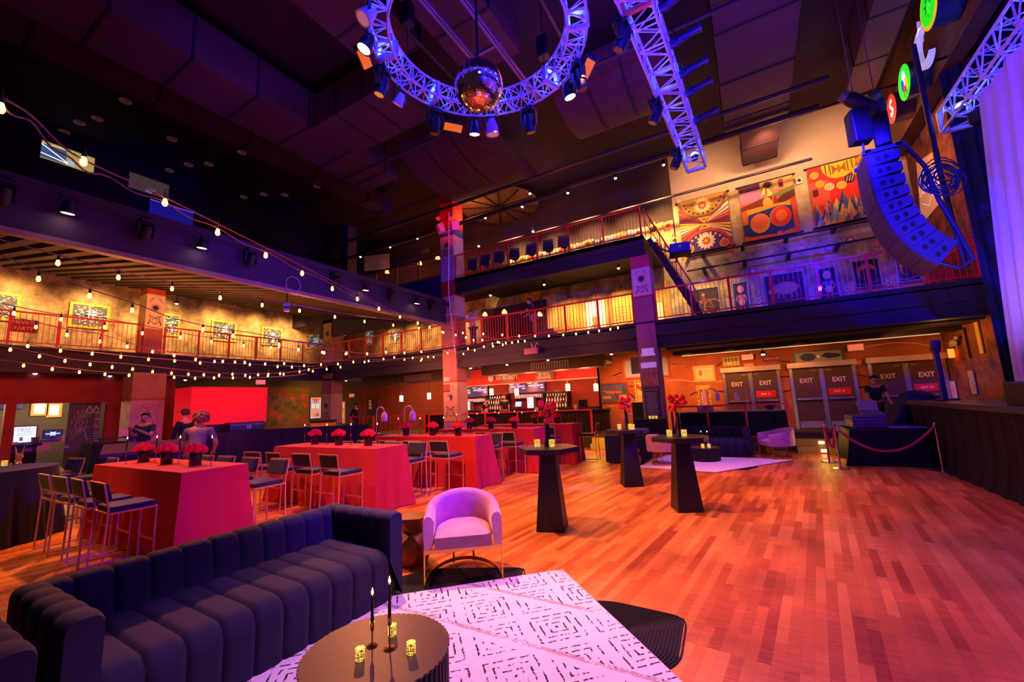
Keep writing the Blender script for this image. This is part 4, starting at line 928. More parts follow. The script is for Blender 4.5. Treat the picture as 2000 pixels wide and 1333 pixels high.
# control booth windows
def slab_pic(px0, py0, px1, py1, X): a = ax(px0, py0, X); c = ax(px1, py1, X); return a, c
for k, (pa, pb, pc) in enumerate([((82, 273), (186, 307), (80, 308)), ((253, 335), (331, 360), (251, 366))]):
    a = ax(*pa, -20.05); b_ = ax(*pb, -20.05); c = ax(*pc, -20.05); w = b_.y-a.y; h = a.z-c.z
    t = bpy.data.objects.new(f'window_{k+1}', None); COL.objects.link(t); t.location = (-20.08, (a.y+b_.y)/2, c.z); t.rotation_euler = (0, 0, R(90)); tag(t, ('brightly lit control booth window high at the left', 'dimmer control booth window to the right of the bright one')[k], 'window', kind='structure')
    frame_mb(w, h, .03, .06).build('window_frame', M('window_frame', '6a5020', .5), t)
    p = Pic(-.01); p.rect(-w/2, w/2, 0, h, '605040' if k else '8a7840')
    if k == 0: p.rect(-w/2, -.05, .05, h-.1, '30405a'); p.line([(-w/2, h-.12), (0, .12)], .03, 'e8f0ff'); p.line([(-w/2, .2), (0, .1)], .03, 'e8f0ff'); p.line([(-w/2, h-.08), (.1, h-.05)], .02, 'c8b888'); p.rect(.0, .16, .08, .24, '8090b0')
    else: p.line([(-w/2, .25), (.2, .2)], .03, 'd0c090'); p.rect(-.1, .1, .05, .2, '9098a0')
    p.build('view_pane', t, SCREEN if k == 0 else vcm('dim_screen', .4, .35, 0))
a = ax(290, 390, -20.0); c = ax(379, 443, -20.0)
t = thing('projection_panel', 'small blue lit panel on the dark rear wall of the raked balcony', 'panel', (-20.02, (a.y+c.y)/2, c.z), R(90)); MB().box(-.75, .75, -.03, 0, 0, .6).build('panel_face', M('blue_panel', '2a2880', .5, e='2020a0', es=.35), t); MB().box(-.75, .75, -.04, 0, .58, .62).build('top_edge', M('violet_edge', '7a60c0', .5, e='6a50d0', es=.8), t)
# fascia pipe with lights
o = MB().tube([(-11.15, -3, 6.15), (-11.15, 13.9, 6.15)], .03, 8).build('fascia_pipe', PIPE, smooth=60); tag(o, 'pipe carrying lamps along the fascia of the raked balcony', 'pipe')
for (px, py), lit in zip([(133, 415), (285, 445), (395, 482), (490, 498), (655, 535), (715, 565), (765, 575), (815, 590), (845, 605), (5, 390)], [1, 0, 1, 0, 0, 1, 0, 1, 0, 0]):
    p = ax(px, py, -11.15); lo = (-11.15, p.y, 6.08)
    if lit: par(f'bright pinkish par lamp on the fascia pipe, {len([1 for _ in [0]])} of the row'.replace(', 1 of the row', f', {("nearest", "second", "third", "farthest")[[133, 395, 715, 815].index(px)]}'), lo, R(90), .15, group='fascia par lamps')
    else: moving_head(f'dark moving head light on the fascia pipe at {("the left frame edge", "the projected blue panel", "the first bulb pair", "the pale coil", "the far third", "the column end")[[5, 285, 490, 655, 765, 845].index(px)]}', lo, R(90), .5, group='fascia moving heads')
o = MB().tube([(-11.3, 7.05+.22*math.cos(a*.35)+.012*math.cos(a*2.1), 5.42+.24*math.sin(a*.35)) for a in range(0, 90)], .01, 5).build('cable_coil', M('pale_cable', 'b890b8', .5), smooth=60); tag(o, 'coil of pale cable hanging on the fascia', 'cable coil')
# ------------------------------------------------------------------ line array
t = thing('line_array_speaker', 'curved black line array of ten loudspeaker cabinets, blue lit, beside the stage', 'loudspeaker', (0, 11, 0)); PAB = M('array_side', '1c2a5a', .45, scale=8); GRL = M('array_grille', '4a2c1c', .8)
f = Vector((2.58, 6.62)); ang_ = [0, 1, 3, 6, 10, 15, 21, 28, 36, 44]
for k, a in enumerate(ang_):
    a = R(a); u = Vector((math.cos(a), math.sin(a))); dn_ = Vector((math.sin(a), -math.cos(a))); h = .283
    p0, p1 = f, f+dn_*h; bk0 = p0+u*.56+dn_*.03; bk1 = p1+u*.56-dn_*.06
    q = [p0+u*.05, p1+u*.05, bk1, bk0]; b = MB(); b.add([(v.x, y, v.y) for y in (0, .85) for v in q], [(3, 2, 1, 0), (4, 5, 6, 7), (0, 1, 5, 4), (1, 2, 6, 5), (2, 3, 7, 6), (3, 0, 4, 7)]); cb = b.build('cabinet', PAB, t, bevel=.008)
    b = MB(); q = [p0+dn_*.004, p1-dn_*.004, p1+u*.05-dn_*.004, p0+u*.05+dn_*.004]; b.add([(v.x, y, v.y) for y in (.0, .85) for v in q], [(3, 2, 1, 0), (4, 5, 6, 7), (0, 1, 5, 4), (1, 2, 6, 5), (2, 3, 7, 6), (3, 0, 4, 7)]); b.build('grille', GRL, cb)
    b = MB()
    for s in (.2, .34):
        c = (p0+p1)/2+u*s; b.add([(c.x+.045*math.cos(i*PI/4), -.004, c.y+.06*math.sin(i*PI/4)) for i in range(8)], [tuple(range(8))])
    b.build('handle_recess', M('recess_black', '05060c', .7), cb)
    f = p1
MB().box(2.55, 3.25, .0, .08, 6.64, 6.72).box(2.55, 3.25, .77, .85, 6.64, 6.72).box(2.6, 2.7, 0, .85, 6.66, 6.74).box(3.1, 3.2, 0, .85, 6.66, 6.74).build('fly_frame', PAB, t)
for k, (x, y) in enumerate(((2.62, 11.2), (3.1, 11.7))):
    t = thing('chain_bag_hoist', f'black motor with drooping chain bag above the line array, {("left", "right")[k]} one', 'hoist', (x, y, 7.0), .3+k, 'array hoists')
    MB().prism([(-.17, -.14), (.17, -.14), (.2, .14), (-.2, .14)], 0, .75, top=[(-.2, -.16), (.2, -.16), (.18, .16), (-.18, .16)]).build('chain_bag', FBL, t, bevel=.03)
    T = Matrix.Translation((.1, 0, .95)) @ Matrix.Rotation(R(-50), 4, 'Y'); MB().lathe([(0, -.3), (.14, -.28), (.15, .2), (.12, .3), (0, .32)], n=14, T=T).build('motor_body', M('motor_dark', '140e16', .6), t, smooth=50)
    MB().lathe([(0, .3), (.12, .3), (.12, .42), (0, .44)], n=14, T=T).build('motor_cap', M('motor_cap', '60704a', .5), t, smooth=50)
    MB().tube([(0, 0, 1.0), (0, 0, 4.8)], .012).build('upper_chain', M('grey_chain', '807078', .4, .6), t); MB().tube([(.02, 0, 0), (0, 0, -.3)], .02).build('lower_chain', M('grey_chain'), t)
b = MB(); q = random.Random(5)
for k in range(14):
    cx, cy, cz = 3.78+q.uniform(-.06, .06), 11.3+q.uniform(-.1, .1), 5.85+q.uniform(-.12, .12); r = q.uniform(.14, .3); b.tube([(cx+r*math.cos(a*.4), cy+.05*math.sin(a), cz+r*1.1*math.sin(a*.4)) for a in range(17)], .012, 5)
b.tube([(3.3, 11.3, 6.8), (3.55, 11.3, 6.2), (3.66, 11.3, 5.4), (3.85, 11.3, 4.6), (3.95, 11.3, 4.1), (3.75, 11.3, 3.95), (3.45, 11.3, 4.15)], .04, 8)
tag(b.build('cable_bundle', M('cable_blue_black', '14183a', .5), smooth=60), 'tangled loop of dark cables hanging behind the line array', 'cable bundle')
o = MB().tube([(3.95, 11.9, 9.3), (4.05, 12.2, 6.5), (4.15, 12.4, 5.2), (4.25, 12.5, 4.2)], .05, 8).build('cable_drop', M('cable_blue_black'), smooth=60); tag(o, 'thick cable dropping beside the stage drape', 'cable')
# ------------------------------------------------------------------ stage drapes
def drape(name, label, pts_, z0, z1, amp, wl, mat, flare=0, cat='curtain', n=220, rows=16, lean=0, base_out=(0, 0)):
    G = []; 
    for k in range(rows+1):
        f = k/rows; row = []
        for i in range(n+1):
            u = i/n; L_ = math.dist(pts_[0], pts_[1]); x = pts_[0][0]+(pts_[1][0]-pts_[0][0])*u; y = pts_[0][1]+(pts_[1][1]-pts_[0][1])*u; d = ((pts_[1][0]-pts_[0][0])/L_, (pts_[1][1]-pts_[0][1])/L_); s = u*L_
            w = amp*(math.sin(2*PI*s/wl+.4*math.sin(s*1.3))+.45*math.sin(2*PI*s/wl*2.3+1))*(.55+.6*f)+flare*f**5
            edge = lean*(1-f)*(1-u)
            row.append((x+d[1]*w+d[0]*edge+base_out[0]*f**4, y-d[0]*w+d[1]*edge+base_out[1]*f**4, z1-(z1-z0)*f))
        G.append(row)
    return tag(MB().grid(G).build(name, mat, smooth=70), label, cat)
CURT = M('white_scrim', 'c8b8e0', .8, sheen=.3, var=.04)
drape('stage_curtain', 'tall pale stage curtain lit violet at the right edge', ((4.55, 12.5), (4.75, -1)), 1.36, 7.45, .06, .55, CURT, -.08, n=500, lean=1.1)
BLUEV = M('dark_blue_velvet', '10103c', .9, sheen=.2)
drape('stage_leg_drape', 'dark blue velvet leg hanging beside the header', ((5.32, 12.9), (7.4, 11.9)), 6.6, 11.8, .08, .5, BLUEV)
drape('stage_leg_drape', 'lower dark drape between the rust wall and the pale curtain', ((4.72, 13.25), (5.2, 13.0)), 1.36, 9.2, .03, .25, BLUEV, n=80)
drape('stage_skirt', 'black pleated skirt along the front of the stage', ((3.16, 13.4), (3.16, -3.5)), .01, 1.27, .014, .5, M('skirt_black', '0c0a10', .95), .0, 'stage skirt', n=600, rows=8, base_out=(-.12, 0))
tag(MB().box(3.1, 3.26, -3.5, 13.42, 1.27, 1.36).build('stage_nosing', M('stage_edge', '2c2434', .5)), 'worn dark nosing along the stage edge', 'stage edge')
t = thing('floor_monitor', 'black floor monitor on the stage at the right edge', 'loudspeaker', (3.62, 9.2, 1.355), .1); MB().prism([(-.25, -.3), (.25, -.3), (.25, .3), (-.25, .3)], 0, .36, top=[(-.25, -.3), (.05, -.3), (.05, .3), (-.25, .3)]).build('cabinet', M('monitor_black', '0c0c14', .6), t, bevel=.01); MB().box(-.2, .2, -.305, -.3, .04, .3).build('side_plate', M('monitor_side', '14141e', .5), t)
# ------------------------------------------------------------------ emblems on the header
def emblem(label, py, cx, cz, r, face, d=.45, side='1c3c50'):
    t = thing('emblem_sign', label, 'emblem', (4.86, cy_ := cx, cz), R(-90)); T = Matrix.Rotation(R(90), 4, 'X'); b = MB()
    b.lathe([(0, 0), (r, 0), (r, d), (0, d)], n=36, T=T); b.build('drum', M('drum_'+side, side, .3, coat=.6), t); p = Pic(-d-.004); face(p, r); p.build('lit_face', t, vcm('emblem_lit', .4, 1.1, 0)); return t
def f1(p, r): p.ell(0, 0, r*.97, r*.97, 'e0a010', 32); p.ell(-.03, .03, r*.82, r*.82, '20d820', 32); p.star(-.03, .05, r*.5, r*.2, 7, '0a6010'); p.ell(0, 0, r*.2, r*.3, '30f030')
def f2(p, r): p.ell(0, 0, r*.97, r*.97, '20e030', 32); p.ell(.02, .12, r*.3, r*.42, 'f0f0f8'); p.ell(-.12, -.02, r*.22, r*.35, '2040d0'); p.ell(.14, -.1, r*.2, r*.35, 'f0b010'); p.ell(0, -.2, r*.22, r*.2, 'f03020'); p.rect(-.1, -.06, -r*.85, -.25, '101010'); p.rect(.06, .1, -r*.85, -.25, '101010')
def f3(p, r): p.ell(0, 0, r*.97, r*.97, 'f02018', 32); p.text('S', 0, 0, r*1.6, 'f8f0f0', 1, .03)
X0 = 4.45
p = ax(1818, 12, X0); emblem('green and gold round emblem highest on the header', 0, p.y, p.z, .5, f1)
p = ax(1770, 160, X0); emblem('green round emblem with a many coloured figure on the header', 0, p.y, p.z, .47, f2)
p = ax(1745, 212, X0); emblem('small red round emblem with a white letter at the low end of the header', 0, p.y, p.z, .42, f3, side='402040')
p = ax(1800, 95, X0); t = thing('crescent_sign', 'white crescent and star emblem between the two green ones', 'emblem', (4.86, p.y, p.z), R(-90)); b = MB()
pts = [(.5*math.cos(a), .5*math.sin(a)) for a in [R(50)+R(260)*i/24 for i in range(25)]]+[(.12+.4*math.cos(a), .02+.4*math.sin(a)) for a in [R(305)-R(250)*i/24 for i in range(25)]]
n = len(pts); b.add([(x, -.42, z) for x, z in pts]+[(x, -.3, z) for x, z in pts], [(i, 49-i, 48-i, i+1) for i in range(24)]+[(i, (i+1) % n, n+(i+1) % n, n+i) for i in range(n)]); MB().box(-.02, .02, -.3, 0, -.45, -.4).box(.3, .34, -.3, 0, .3, .34).build('standoff', FBL, t); b.build('crescent', M('crescent_white', 'e8e4f8', .4, e='c8c8ff', es=.4), t)
st = [((.19 if i % 2 == 0 else .07)*math.cos(PI*i/4)+.05, (.28 if i % 2 == 0 else .07)*math.sin(PI*i/4)+.42) for i in range(8)]; b = MB(); b.add([(x, -.42, z) for x, z in st]+[(x, -.36, z) for x, z in st], [tuple(range(8))]+[(i, (i+1) % 8, 8+(i+1) % 8, 8+i) for i in range(8)]); b.build('star', M('crescent_white'), t)
# ------------------------------------------------------------------ painted things on the walls
def onwall(px0, py0, px1, py1, Y=YW, z=None):
    a = ay(px0, py0, Y); c = ay(px1, py1, Y); return (a.x+c.x)/2, min(a.z, c.z), abs(c.x-a.x), abs(a.z-c.z)
def framed(label, cat, x, z, w, h, face, frame='b08a40', t_=.05, Y=YW, name='framed_picture', group=None, mat=None, rz=0, loc=None, d=.04):
    t = thing(name, label, cat, loc or (x, Y-.012, z), rz, group)
    if frame: frame_mb(w-2*t_, h-2*t_, t_, d, t_).build('frame', M('frame_'+frame, frame, .5), t)
    p = Pic(-.006); face(p, w, h); p.build('canvas', t, mat); return t
# three hanging banners -------------------------------------------------
def banner(label, i, x0, x1, z0, z1, face):
    t = thing('hanging_banner', label, 'banner', ((x0+x1)/2, YW-.1, z0), 0, None); w, h = x1-x0, z1-z0
    p = Pic(0); face(p, w, h); p.build('cloth_face', t, vcm('banner_cloth', .9, .0, .06, 8))
    MB().box(-w/2, w/2, .004, .012, 0, h).build('cloth_backing', M('backing', '6a4028', .9), t)
    for z in (0, h): MB().tube([(-w/2-.1, 0, z), (w/2+.1, 0, z)], .03, 8).build('rod', M('rod_dark', '241410', .5), t, smooth=60)
def b1(p, w, h):
    p.rect(-w/2, w/2, 0, h, '6a2848'); q = ['e8a838', 'c04838', 'f0d0a0', '7a3868', 'e07848', 'f0c048', '8a2c3c', 'e8c8a8']
    for s in (-1, 1):
        for k in range(14):
            a0 = -62+k*124/14; a1 = a0+124/14*.7; X = s*w/2
            p.poly([(0, h*.5), (X, h*.5+w/2*math.tan(R(a0))*.9), (X, h*.5+w/2*math.tan(R(a1))*.9)], q[(k*3+(s > 0)) % 8])
    for cz, c0, c1_, c2_ in ((h*.93, '7a5030', 'a87838', 'e8b850'), (h*.07, 'c84838', '5a3070', 'f0d8b0')):
        up = cz > h/2; a0, a1 = (PI, 2*PI) if up else (0, PI)
        cc = h if up else 0
        p.ell(0, cc, w*.5, h*.40, c0, 28, a0, a1); p.ell(0, cc, w*.44, h*.35, c1_, 28, a0, a1)
        z = h*.84 if up else h*.17
        p.star(0, z, w*.2, w*.15, 14, c2_); p.ell(0, z, w*.14, w*.14, 'f0d090' if up else 'f8e8c0'); p.star(0, z, w*.11, w*.06, 9, 'c83828'); p.ell(0, z, w*.04, w*.04, 'e8c040')
        for k in range(1, 12):
            a = a0+PI*k/12; p.ell(w*.39*math.cos(a), cc+h*.31*math.sin(a), w*.025, w*.025, 'f0c8a0' if not up else '4a2848', 8)
        if not up:
            for s in (-1, 1): p.ell(s*w*.34, h*.05+.05, w*.09, w*.09, 'f0d0b0'); p.ell(s*w*.34, h*.05+.05, w*.075, w*.075, 'd87030')
    for s in (-1, 1): p.poly([(-w*.12, h*.5+s*h*.11), (w*.12, h*.5+s*h*.11), (0, h*.5)], 'e8c050'); p.poly([(-w*.07, h*.5+s*h*.09), (w*.07, h*.5+s*h*.09), (0, h*.5+s*h*.03)], 'a86838')
def b2(p, w, h):
    p.rect(-w/2, w/2, 0, h, 'd86a28'); p.rect(-w/2, w/2, h*.68, h, 'b87898'); p.rect(-w/2, -w*.1, h*.88, h, '4a2038'); p.rect(-w*.1, w*.15, h*.72, h, 'a08850'); p.rect(w*.15, w/2, h*.8, h, 'e0a860')
    p.poly([(-w*.1, h*.75), (.0, h*.93), (w*.12, h*.75), (w*.05, h*.7), (-.02, h*.78)], 'f0d070'); p.ell(w*.04, h*.92, w*.08, h*.06, '3a1c28'); p.rect(-.01*w, .02*w, h*.76, h*.9, 'c03828')
    p.rect(w*.24, w*.33, h*.6, h*.97, 'c83828'); p.rect(w*.25, w*.32, h*.83, h*.9, '2a3080'); p.rect(w*.15, w*.42, h*.78, h*.82, 'e08848'); p.poly([(w*.1, h*.72), (w*.5, h*.82), (w*.5, h*.6)], '6a7830')
    p.poly([(-w/2, h*.62), (-w*.12, h*.7), (w*.1, h*.72), (w*.1, h*.64), (-w*.1, h*.58), (-w/2, h*.55)], '7a3018'); p.poly([(w*.1, h*.58), (w*.3, h*.7), (w/2, h*.74), (w/2, h*.62), (w*.3, h*.56)], '5a2818')
    p.ell(0, h*.55, w*.1, h*.16, 'f0a848'); p.rect(-w*.12, -w*.08, h*.38, h*.62, '8a3a18'); p.rect(w*.12, w*.18, h*.5, h*.7, '9a2c18'); p.rect(-w*.4, w*.4, h*.44, h*.56, 'f0a038')
    p.poly([(-w*.42, h*.08), (-w*.38, h*.46), (w*.2, h*.52), (w*.42, h*.48), (w*.46, h*.12), (w*.2, h*.06)], '2c3a78'); p.rect(-w*.5, -w*.4, h*.1, h*.3, '2c3a78')
    p.ell(-w*.18, h*.28, w*.185, h*.17, 'e8a038'); p.ell(-w*.19, h*.31, w*.17, h*.13, 'e87048'); p.ell(w*.2, h*.33, w*.195, h*.175, 'c8a060'); p.ell(w*.21, h*.33, w*.185, h*.165, 'e03c28'); p.ell(w*.22, h*.34, w*.1, h*.1, 'f07838')
    p.rect(w*.42, w*.5, 0, h*.6, 'd84828'); p.rect(w*.1, w*.2, 0, h*.08, 'e06858')
def b3(p, w, h):
    p.rect(-w/2, w/2, 0, h, 'd83020'); p.rect(-w/2, -w*.2, h*.35, h*.75, 'e05838'); p.rect(w*.3, w/2, h*.5, h, 'c03018'); q = random.Random(4)
    p.ell(-.0, h*.95, w*.27, h*.22, 'e8b028', 28, PI, 2*PI); p.rect(-w*.27, w*.27, h*.94, h, 'e8b028'); p.star(0, h*.88, w*.09, w*.04, 4, '8a5018')
    for k in (-3, -2, 2, 3): p.line([(k*w*.07, h*.78+abs(k)*.03), (k*w*.07, h*.98)], w*.018, '5a3818')
    p.poly([(-w*.11, h*.97), (-w*.03, h*.88), (-w*.11, h*.8)], '8a6018'); p.poly([(w*.11, h*.97), (w*.03, h*.88), (w*.11, h*.8)], '8a6018'); p.poly([(0, h*.94), (w*.035, h*.88), (0, h*.82), (-w*.035, h*.88)], 'c85828')
    for x, z, r, c in ((-.4, .86, .075, 'e8b038'), (-.33, .7, .075, 'e8a830'), (-.19, .62, .08, 'f0d080'), (.0, .6, .08, 'f0c040'), (.14, .68, .085, '40203c'), (.27, .78, .09, 'f0a030'), (.35, .93, .08, 'd88030')):
        p.ell(w*x, h*z, w*r, w*r, c)
        if c != 'f0a030':
            for k in (-1, 0, 1): p.line([(w*x+k*w*r*.5-w*r*.2, h*z-w*r*.6), (w*x+k*w*r*.5+w*r*.2, h*z+w*r*.6)], w*.009, 'f0d8a0' if c == '40203c' else '9a5818')
    p.rect(-w*.47, -w*.38, h*.52, h*.62, '5a2018'); cs = ['e0b038', '4a6a80', 'd87038', '6a8a70', 'e8c860', '343c70', 'c88848', '8aa890', 'e07840', '5a5888']
    for row, (zb, n, hh) in enumerate(((.16, 7, .3), (.06, 8, .26), (-.02, 9, .22), (-.06, 8, .16))):
        for k in range(n):
            x = -w/2+w*(k+.5+q.uniform(-.25, .25))/n; ww = w/n*q.uniform(.65, .95); z = h*(zb+q.uniform(-.02, .04)); zt = min(h*.62, z+h*hh*q.uniform(.7, 1.15)); c = q.choice(cs); xl, xr = max(-w/2, x-ww), min(w/2, x+ww); z = max(0, z)
            p.poly([(xl, z), (x, z), (x, zt)], c); p.poly([(x, z), (xr, z), (x, zt)], q.choice(cs))
            for j in (1, 2): p.line([(x+(xr-x)*.25*j, z+.02), (x+(xr-x)*.12*j, z+(zt-z)*.7)], w*.008, q.choice(cs))
banner('hanging banner with a round sun medallion and fanning rays, leftmost of the three', 0, -1.94, -.1, 7.42, 9.68, b1)
banner('hanging banner with two red and orange discs on blue, middle of the three', 1, .32, 2.08, 7.42, 9.68, b2)
banner('hanging banner with yellow suns over coloured mountains, nearest the line array', 2, 2.55, 4.35, 7.42, 9.72, b3)
t = thing('wall_box', 'white alarm box with a black emblem between two banners', 'alarm box', (2.28, YW-.01, 9.38)); MB().box(-.1, .1, -.06, 0, -.12, .12).build('case', M('white_box', 'e8d8c0', .5), t, bevel=.01); p = Pic(-.062); p.ell(0, .02, .05, .05, '201820'); p.rect(-.05, .05, -.06, -.0, '201820'); p.build('emblem', t)
# circles painted above the right balcony
p = Pic(YW-.012)
for px, py, r, c in ((1470, 530, .3, 'c878b8'), (1565, 487, .42, 'd8a890'), (1620, 485, .34, 'b888d0'), (1597, 503, .16, 'd05848'), (1713, 478, .4, 'b86848'), (1660, 470, .3, 'd8a8a0'), (1420, 545, .3, 'd8a878')):
    a = ay(px, py, YW); p.dots([(a.x+rr*math.cos(k*PI/14), a.z+rr*math.sin(k*PI/14)) for rr in (r, r*.86, r*.72) for k in range(28) if a.z+rr*math.sin(k*PI/14) > 5.0], .014, c); p.ring(a.x, a.z, r*.55, .03, c); p.ell(a.x, a.z, r*.25, r*.25, c)
tag(p.b.build('wall_circle_mural', PAINT), 'row of dotted circle motifs painted above the right balcony', 'mural')
# planks and framed pictures behind the right half of the middle balcony
def plankpanel(label, x0, x1, z0, z1, cols, n, Y=YW-.015, seed=1, mat=None):
    q = random.Random(seed); b = MB(); w = (x1-x0)/n
    for k in range(n): b.box(x0+k*w+.006, x0+(k+1)*w-.006, Y-.012*(k % 2)-.01, Y, z0, z1+q.uniform(-.03, .03), 0, q.choice(cols))
    return tag(b.build('plank_panel', mat or vcm('plank_paint', .8, 0, .2, 3)), label, 'wall panelling')
plankpanel('pale planked dado behind the right half of the middle balcony', -2.5, 5.1, Z2, 5.35, ['a89080', '988478', 'b8a088', '8a7870'], 40, seed=3)
def pig(p, w, h):
    p.rect(-w/2, w/2, 0, h, '201c38'); z = h*.52; p.ell(.05, z, w*.3, h*.2, 'b08868'); p.ell(-w*.27, z-.02, w*.1, h*.13, 'b08868'); p.ell(-w*.37, z-.08, w*.04, h*.06, 'c89878')
    for x in (-.17, -.05, .15, .27): p.line([(w*x, z-h*.1), (w*x*1.1, h*.2)], w*.035, 'a07c60')
    p.poly([(-w*.27, z+h*.1), (-w*.22, z+h*.2), (-w*.2, z+h*.08)], '906850'); p.line([(w*.33, z+.04), (w*.4, z-.1)], .02, 'a07c60')
def bike(p, w, h):
    p.rect(-w/2, w/2, 0, h, '2c2038')
    for s in (-1, 1):
        p.ring(s*w*.25, h*.36, h*.24, .03, 'c07840'); p.ell(s*w*.25, h*.36, .03, .03, 'e0c080')
        for k in range(4): a = k*PI/4; p.line([(s*w*.25-h*.22*math.cos(a), h*.36-h*.22*math.sin(a)), (s*w*.25+h*.22*math.cos(a), h*.36+h*.22*math.sin(a))], .008, '906048')
    p.line([(-w*.25, h*.36), (-w*.05, h*.62), (w*.16, h*.6), (w*.25, h*.36), (w*.0, h*.36), (-w*.05, h*.66)], .025, 'a86848'); p.ell(-.02, h*.78, .06, .07, 'b08068'); p.line([(-.02, h*.72), (.0, h*.5)], .09, '804838')
def fig(c1_, c2_):
    def f_(p, w, h):
        p.rect(-w/2, w/2, 0, h, '1a1c40'); p.ell(0, h*.78, w*.2, h*.12, c2_); p.poly([(-w*.26, h*.6), (w*.26, h*.6), (w*.13, h*.42), (-w*.13, h*.42)], c1_); p.ell(0, h*.37, w*.2, h*.1, c2_)
        for s in (-1, 1): p.line([(s*w*.08, h*.3), (s*w*.14, h*.06)], w*.07, 'b05848'); p.line([(s*w*.22, h*.58), (s*w*.34, h*.45), (s*w*.18, h*.38)], w*.05, c2_)
    return f_
def gator(p, w, h):
    p.rect(-w/2, w/2, 0, h, '101838'); p.ell(0, h*.55, w*.36, h*.3, 'a06838'); p.ell(.03, h*.46, w*.28, h*.24, '101838')
    for k in range(5): p.ell(-w*.3+k*w*.13, h*.72-abs(k-2)*.03, w*.05, h*.05, 'c08848', 8)
    p.line([(-w*.45, h*.15), (0, h*.1), (w*.4, h*.2)], .05, '4060a0')
DK = ay(0+1400, 600, YW)
for px0, py0, px1, py1, f_, lab in [(1343, 569, 1411, 618, bike, 'dark framed painting of a figure on a bicycle behind the balcony railing'), (1428, 545, 1468, 612, fig('c05868', 'd08078'), 'narrow framed painting of a red dressed figure behind the balcony railing'), (1490, 541, 1577, 590, pig, 'framed painting of a brown pig behind the balcony railing'),
                                   (1592, 523, 1643, 588, fig('408090', 'd8a088'), 'framed painting of a figure in a teal top behind the balcony railing'), (1661, 512, 1724, 558, gator, 'framed painting of a curled brown animal on blue, behind the balcony railing'), (1745, 505, 1800, 548, gator, 'blue framed painting nearest the stage end of the balcony')]:
    x, z, w, h = onwall(px0, py0, px1, py1); framed(lab, 'painting', x, max(z, Z2+.08), w, min(h, 1.25), f_, '9088a8', .035, Y=YW-.035)
p = Pic(YW-.045)
for px in (1478, 1582, 1652, 1735):
    a = ay(px, 560, YW)
    for k in range(6):
        for s in (-1, 1): p.line([(a.x-s*.09, 4.35+k*.15), (a.x+s*.09, 4.5+k*.15)], .014, 'd8d0e8')
for px in (1355, 1420): a = ay(px, 590, YW); p.line([(a.x+.05*math.sin(k), 4.3+k*.08) for k in range(12)], .02, '9098c0')
tag(p.b.build('lattice_mural', PAINT), 'white criss cross strokes painted between the framed pictures', 'mural')
# behind the left part of the middle balcony: warm mural
plankpanel('yellow planked mural wall between the two columns of the middle balcony', -8.2, -2.6, Z2, 6.5, ['c89838', 'b88a40', 'd8a848', 'a88040'], 52, seed=5)
p = Pic(YW-.045)
a = ay(1037, 572, YW)
for r, c in ((.55, 'd8a030'), (.45, 'c88828'), (.3, 'd8a840'), (.15, 'b86820')): p.ell(a.x, a.z, r, r, c, 28)
for (x0, y0, x1, y1), c in (((1001, 605, 1050, 655), 'f0e0b0'), ((1144, 592, 1186, 652), 'fff8e8'), ((1195, 572, 1240, 640), 'e8b858'), ((1060, 580, 1090, 640), 'd8a850')):
    a, c_ = ay(x0, y0, YW), ay(x1, y1, YW); z0 = max(Z2+.05, c_.z); p.rect(a.x, c_.x, z0, a.z, c)
a = ay(1025, 640, YW); 
for k in range(4): p.line([(a.x-.4, 4.4+.25*k), (a.x+.35, 4.4+.25*k)], .03, '6a5030')
a = ay(1163, 620, YW); p.ell(a.x, 5.25, .14, .16, 'b89048'); p.ell(a.x, 4.95, .12, .2, 'a88040')
for s in (-1, 1): p.line([(a.x+s*.05, 4.8), (a.x+s*.15, 4.55), (a.x+s*.08, 4.32)], .06, 'a88040'); p.line([(a.x+s*.1, 5.05), (a.x+s*.25, 4.85)], .05, 'a88040')
a = ay(1217, 600, YW)
for k in range(9): p.dots([(a.x-.4+.09*j, 4.6+.13*k) for j in range(9)], .025, 'a86830')
a = ay(1205, 560, YW); p.dots([(a.x+r*math.cos(k*PI/12), a.z+r*math.sin(k*PI/12)) for r in (.3, .42, .52) for k in range(24)], .02, 'f0d070')
tag(p.b.build('wall_mural', PAINT), 'gold wall mural with a rayed circle and dancing figure by the standing man', 'mural')
gm = thing('wall_mural', 'glowing white panel painted on the wall just right of the violet column', 'mural'); p = Pic(YW-.05); a = ay(1283, 590, YW); p.rect(a.x-.1, a.x+.22, 4.3, 5.6, 'fff0c0'); p.build('white_panel', gm); p = Pic(YW-.05); a = ay(1316, 600, YW); p.ring(a.x, 4.75, .28, .02, '806030'); p.build('painted_ring', gm)
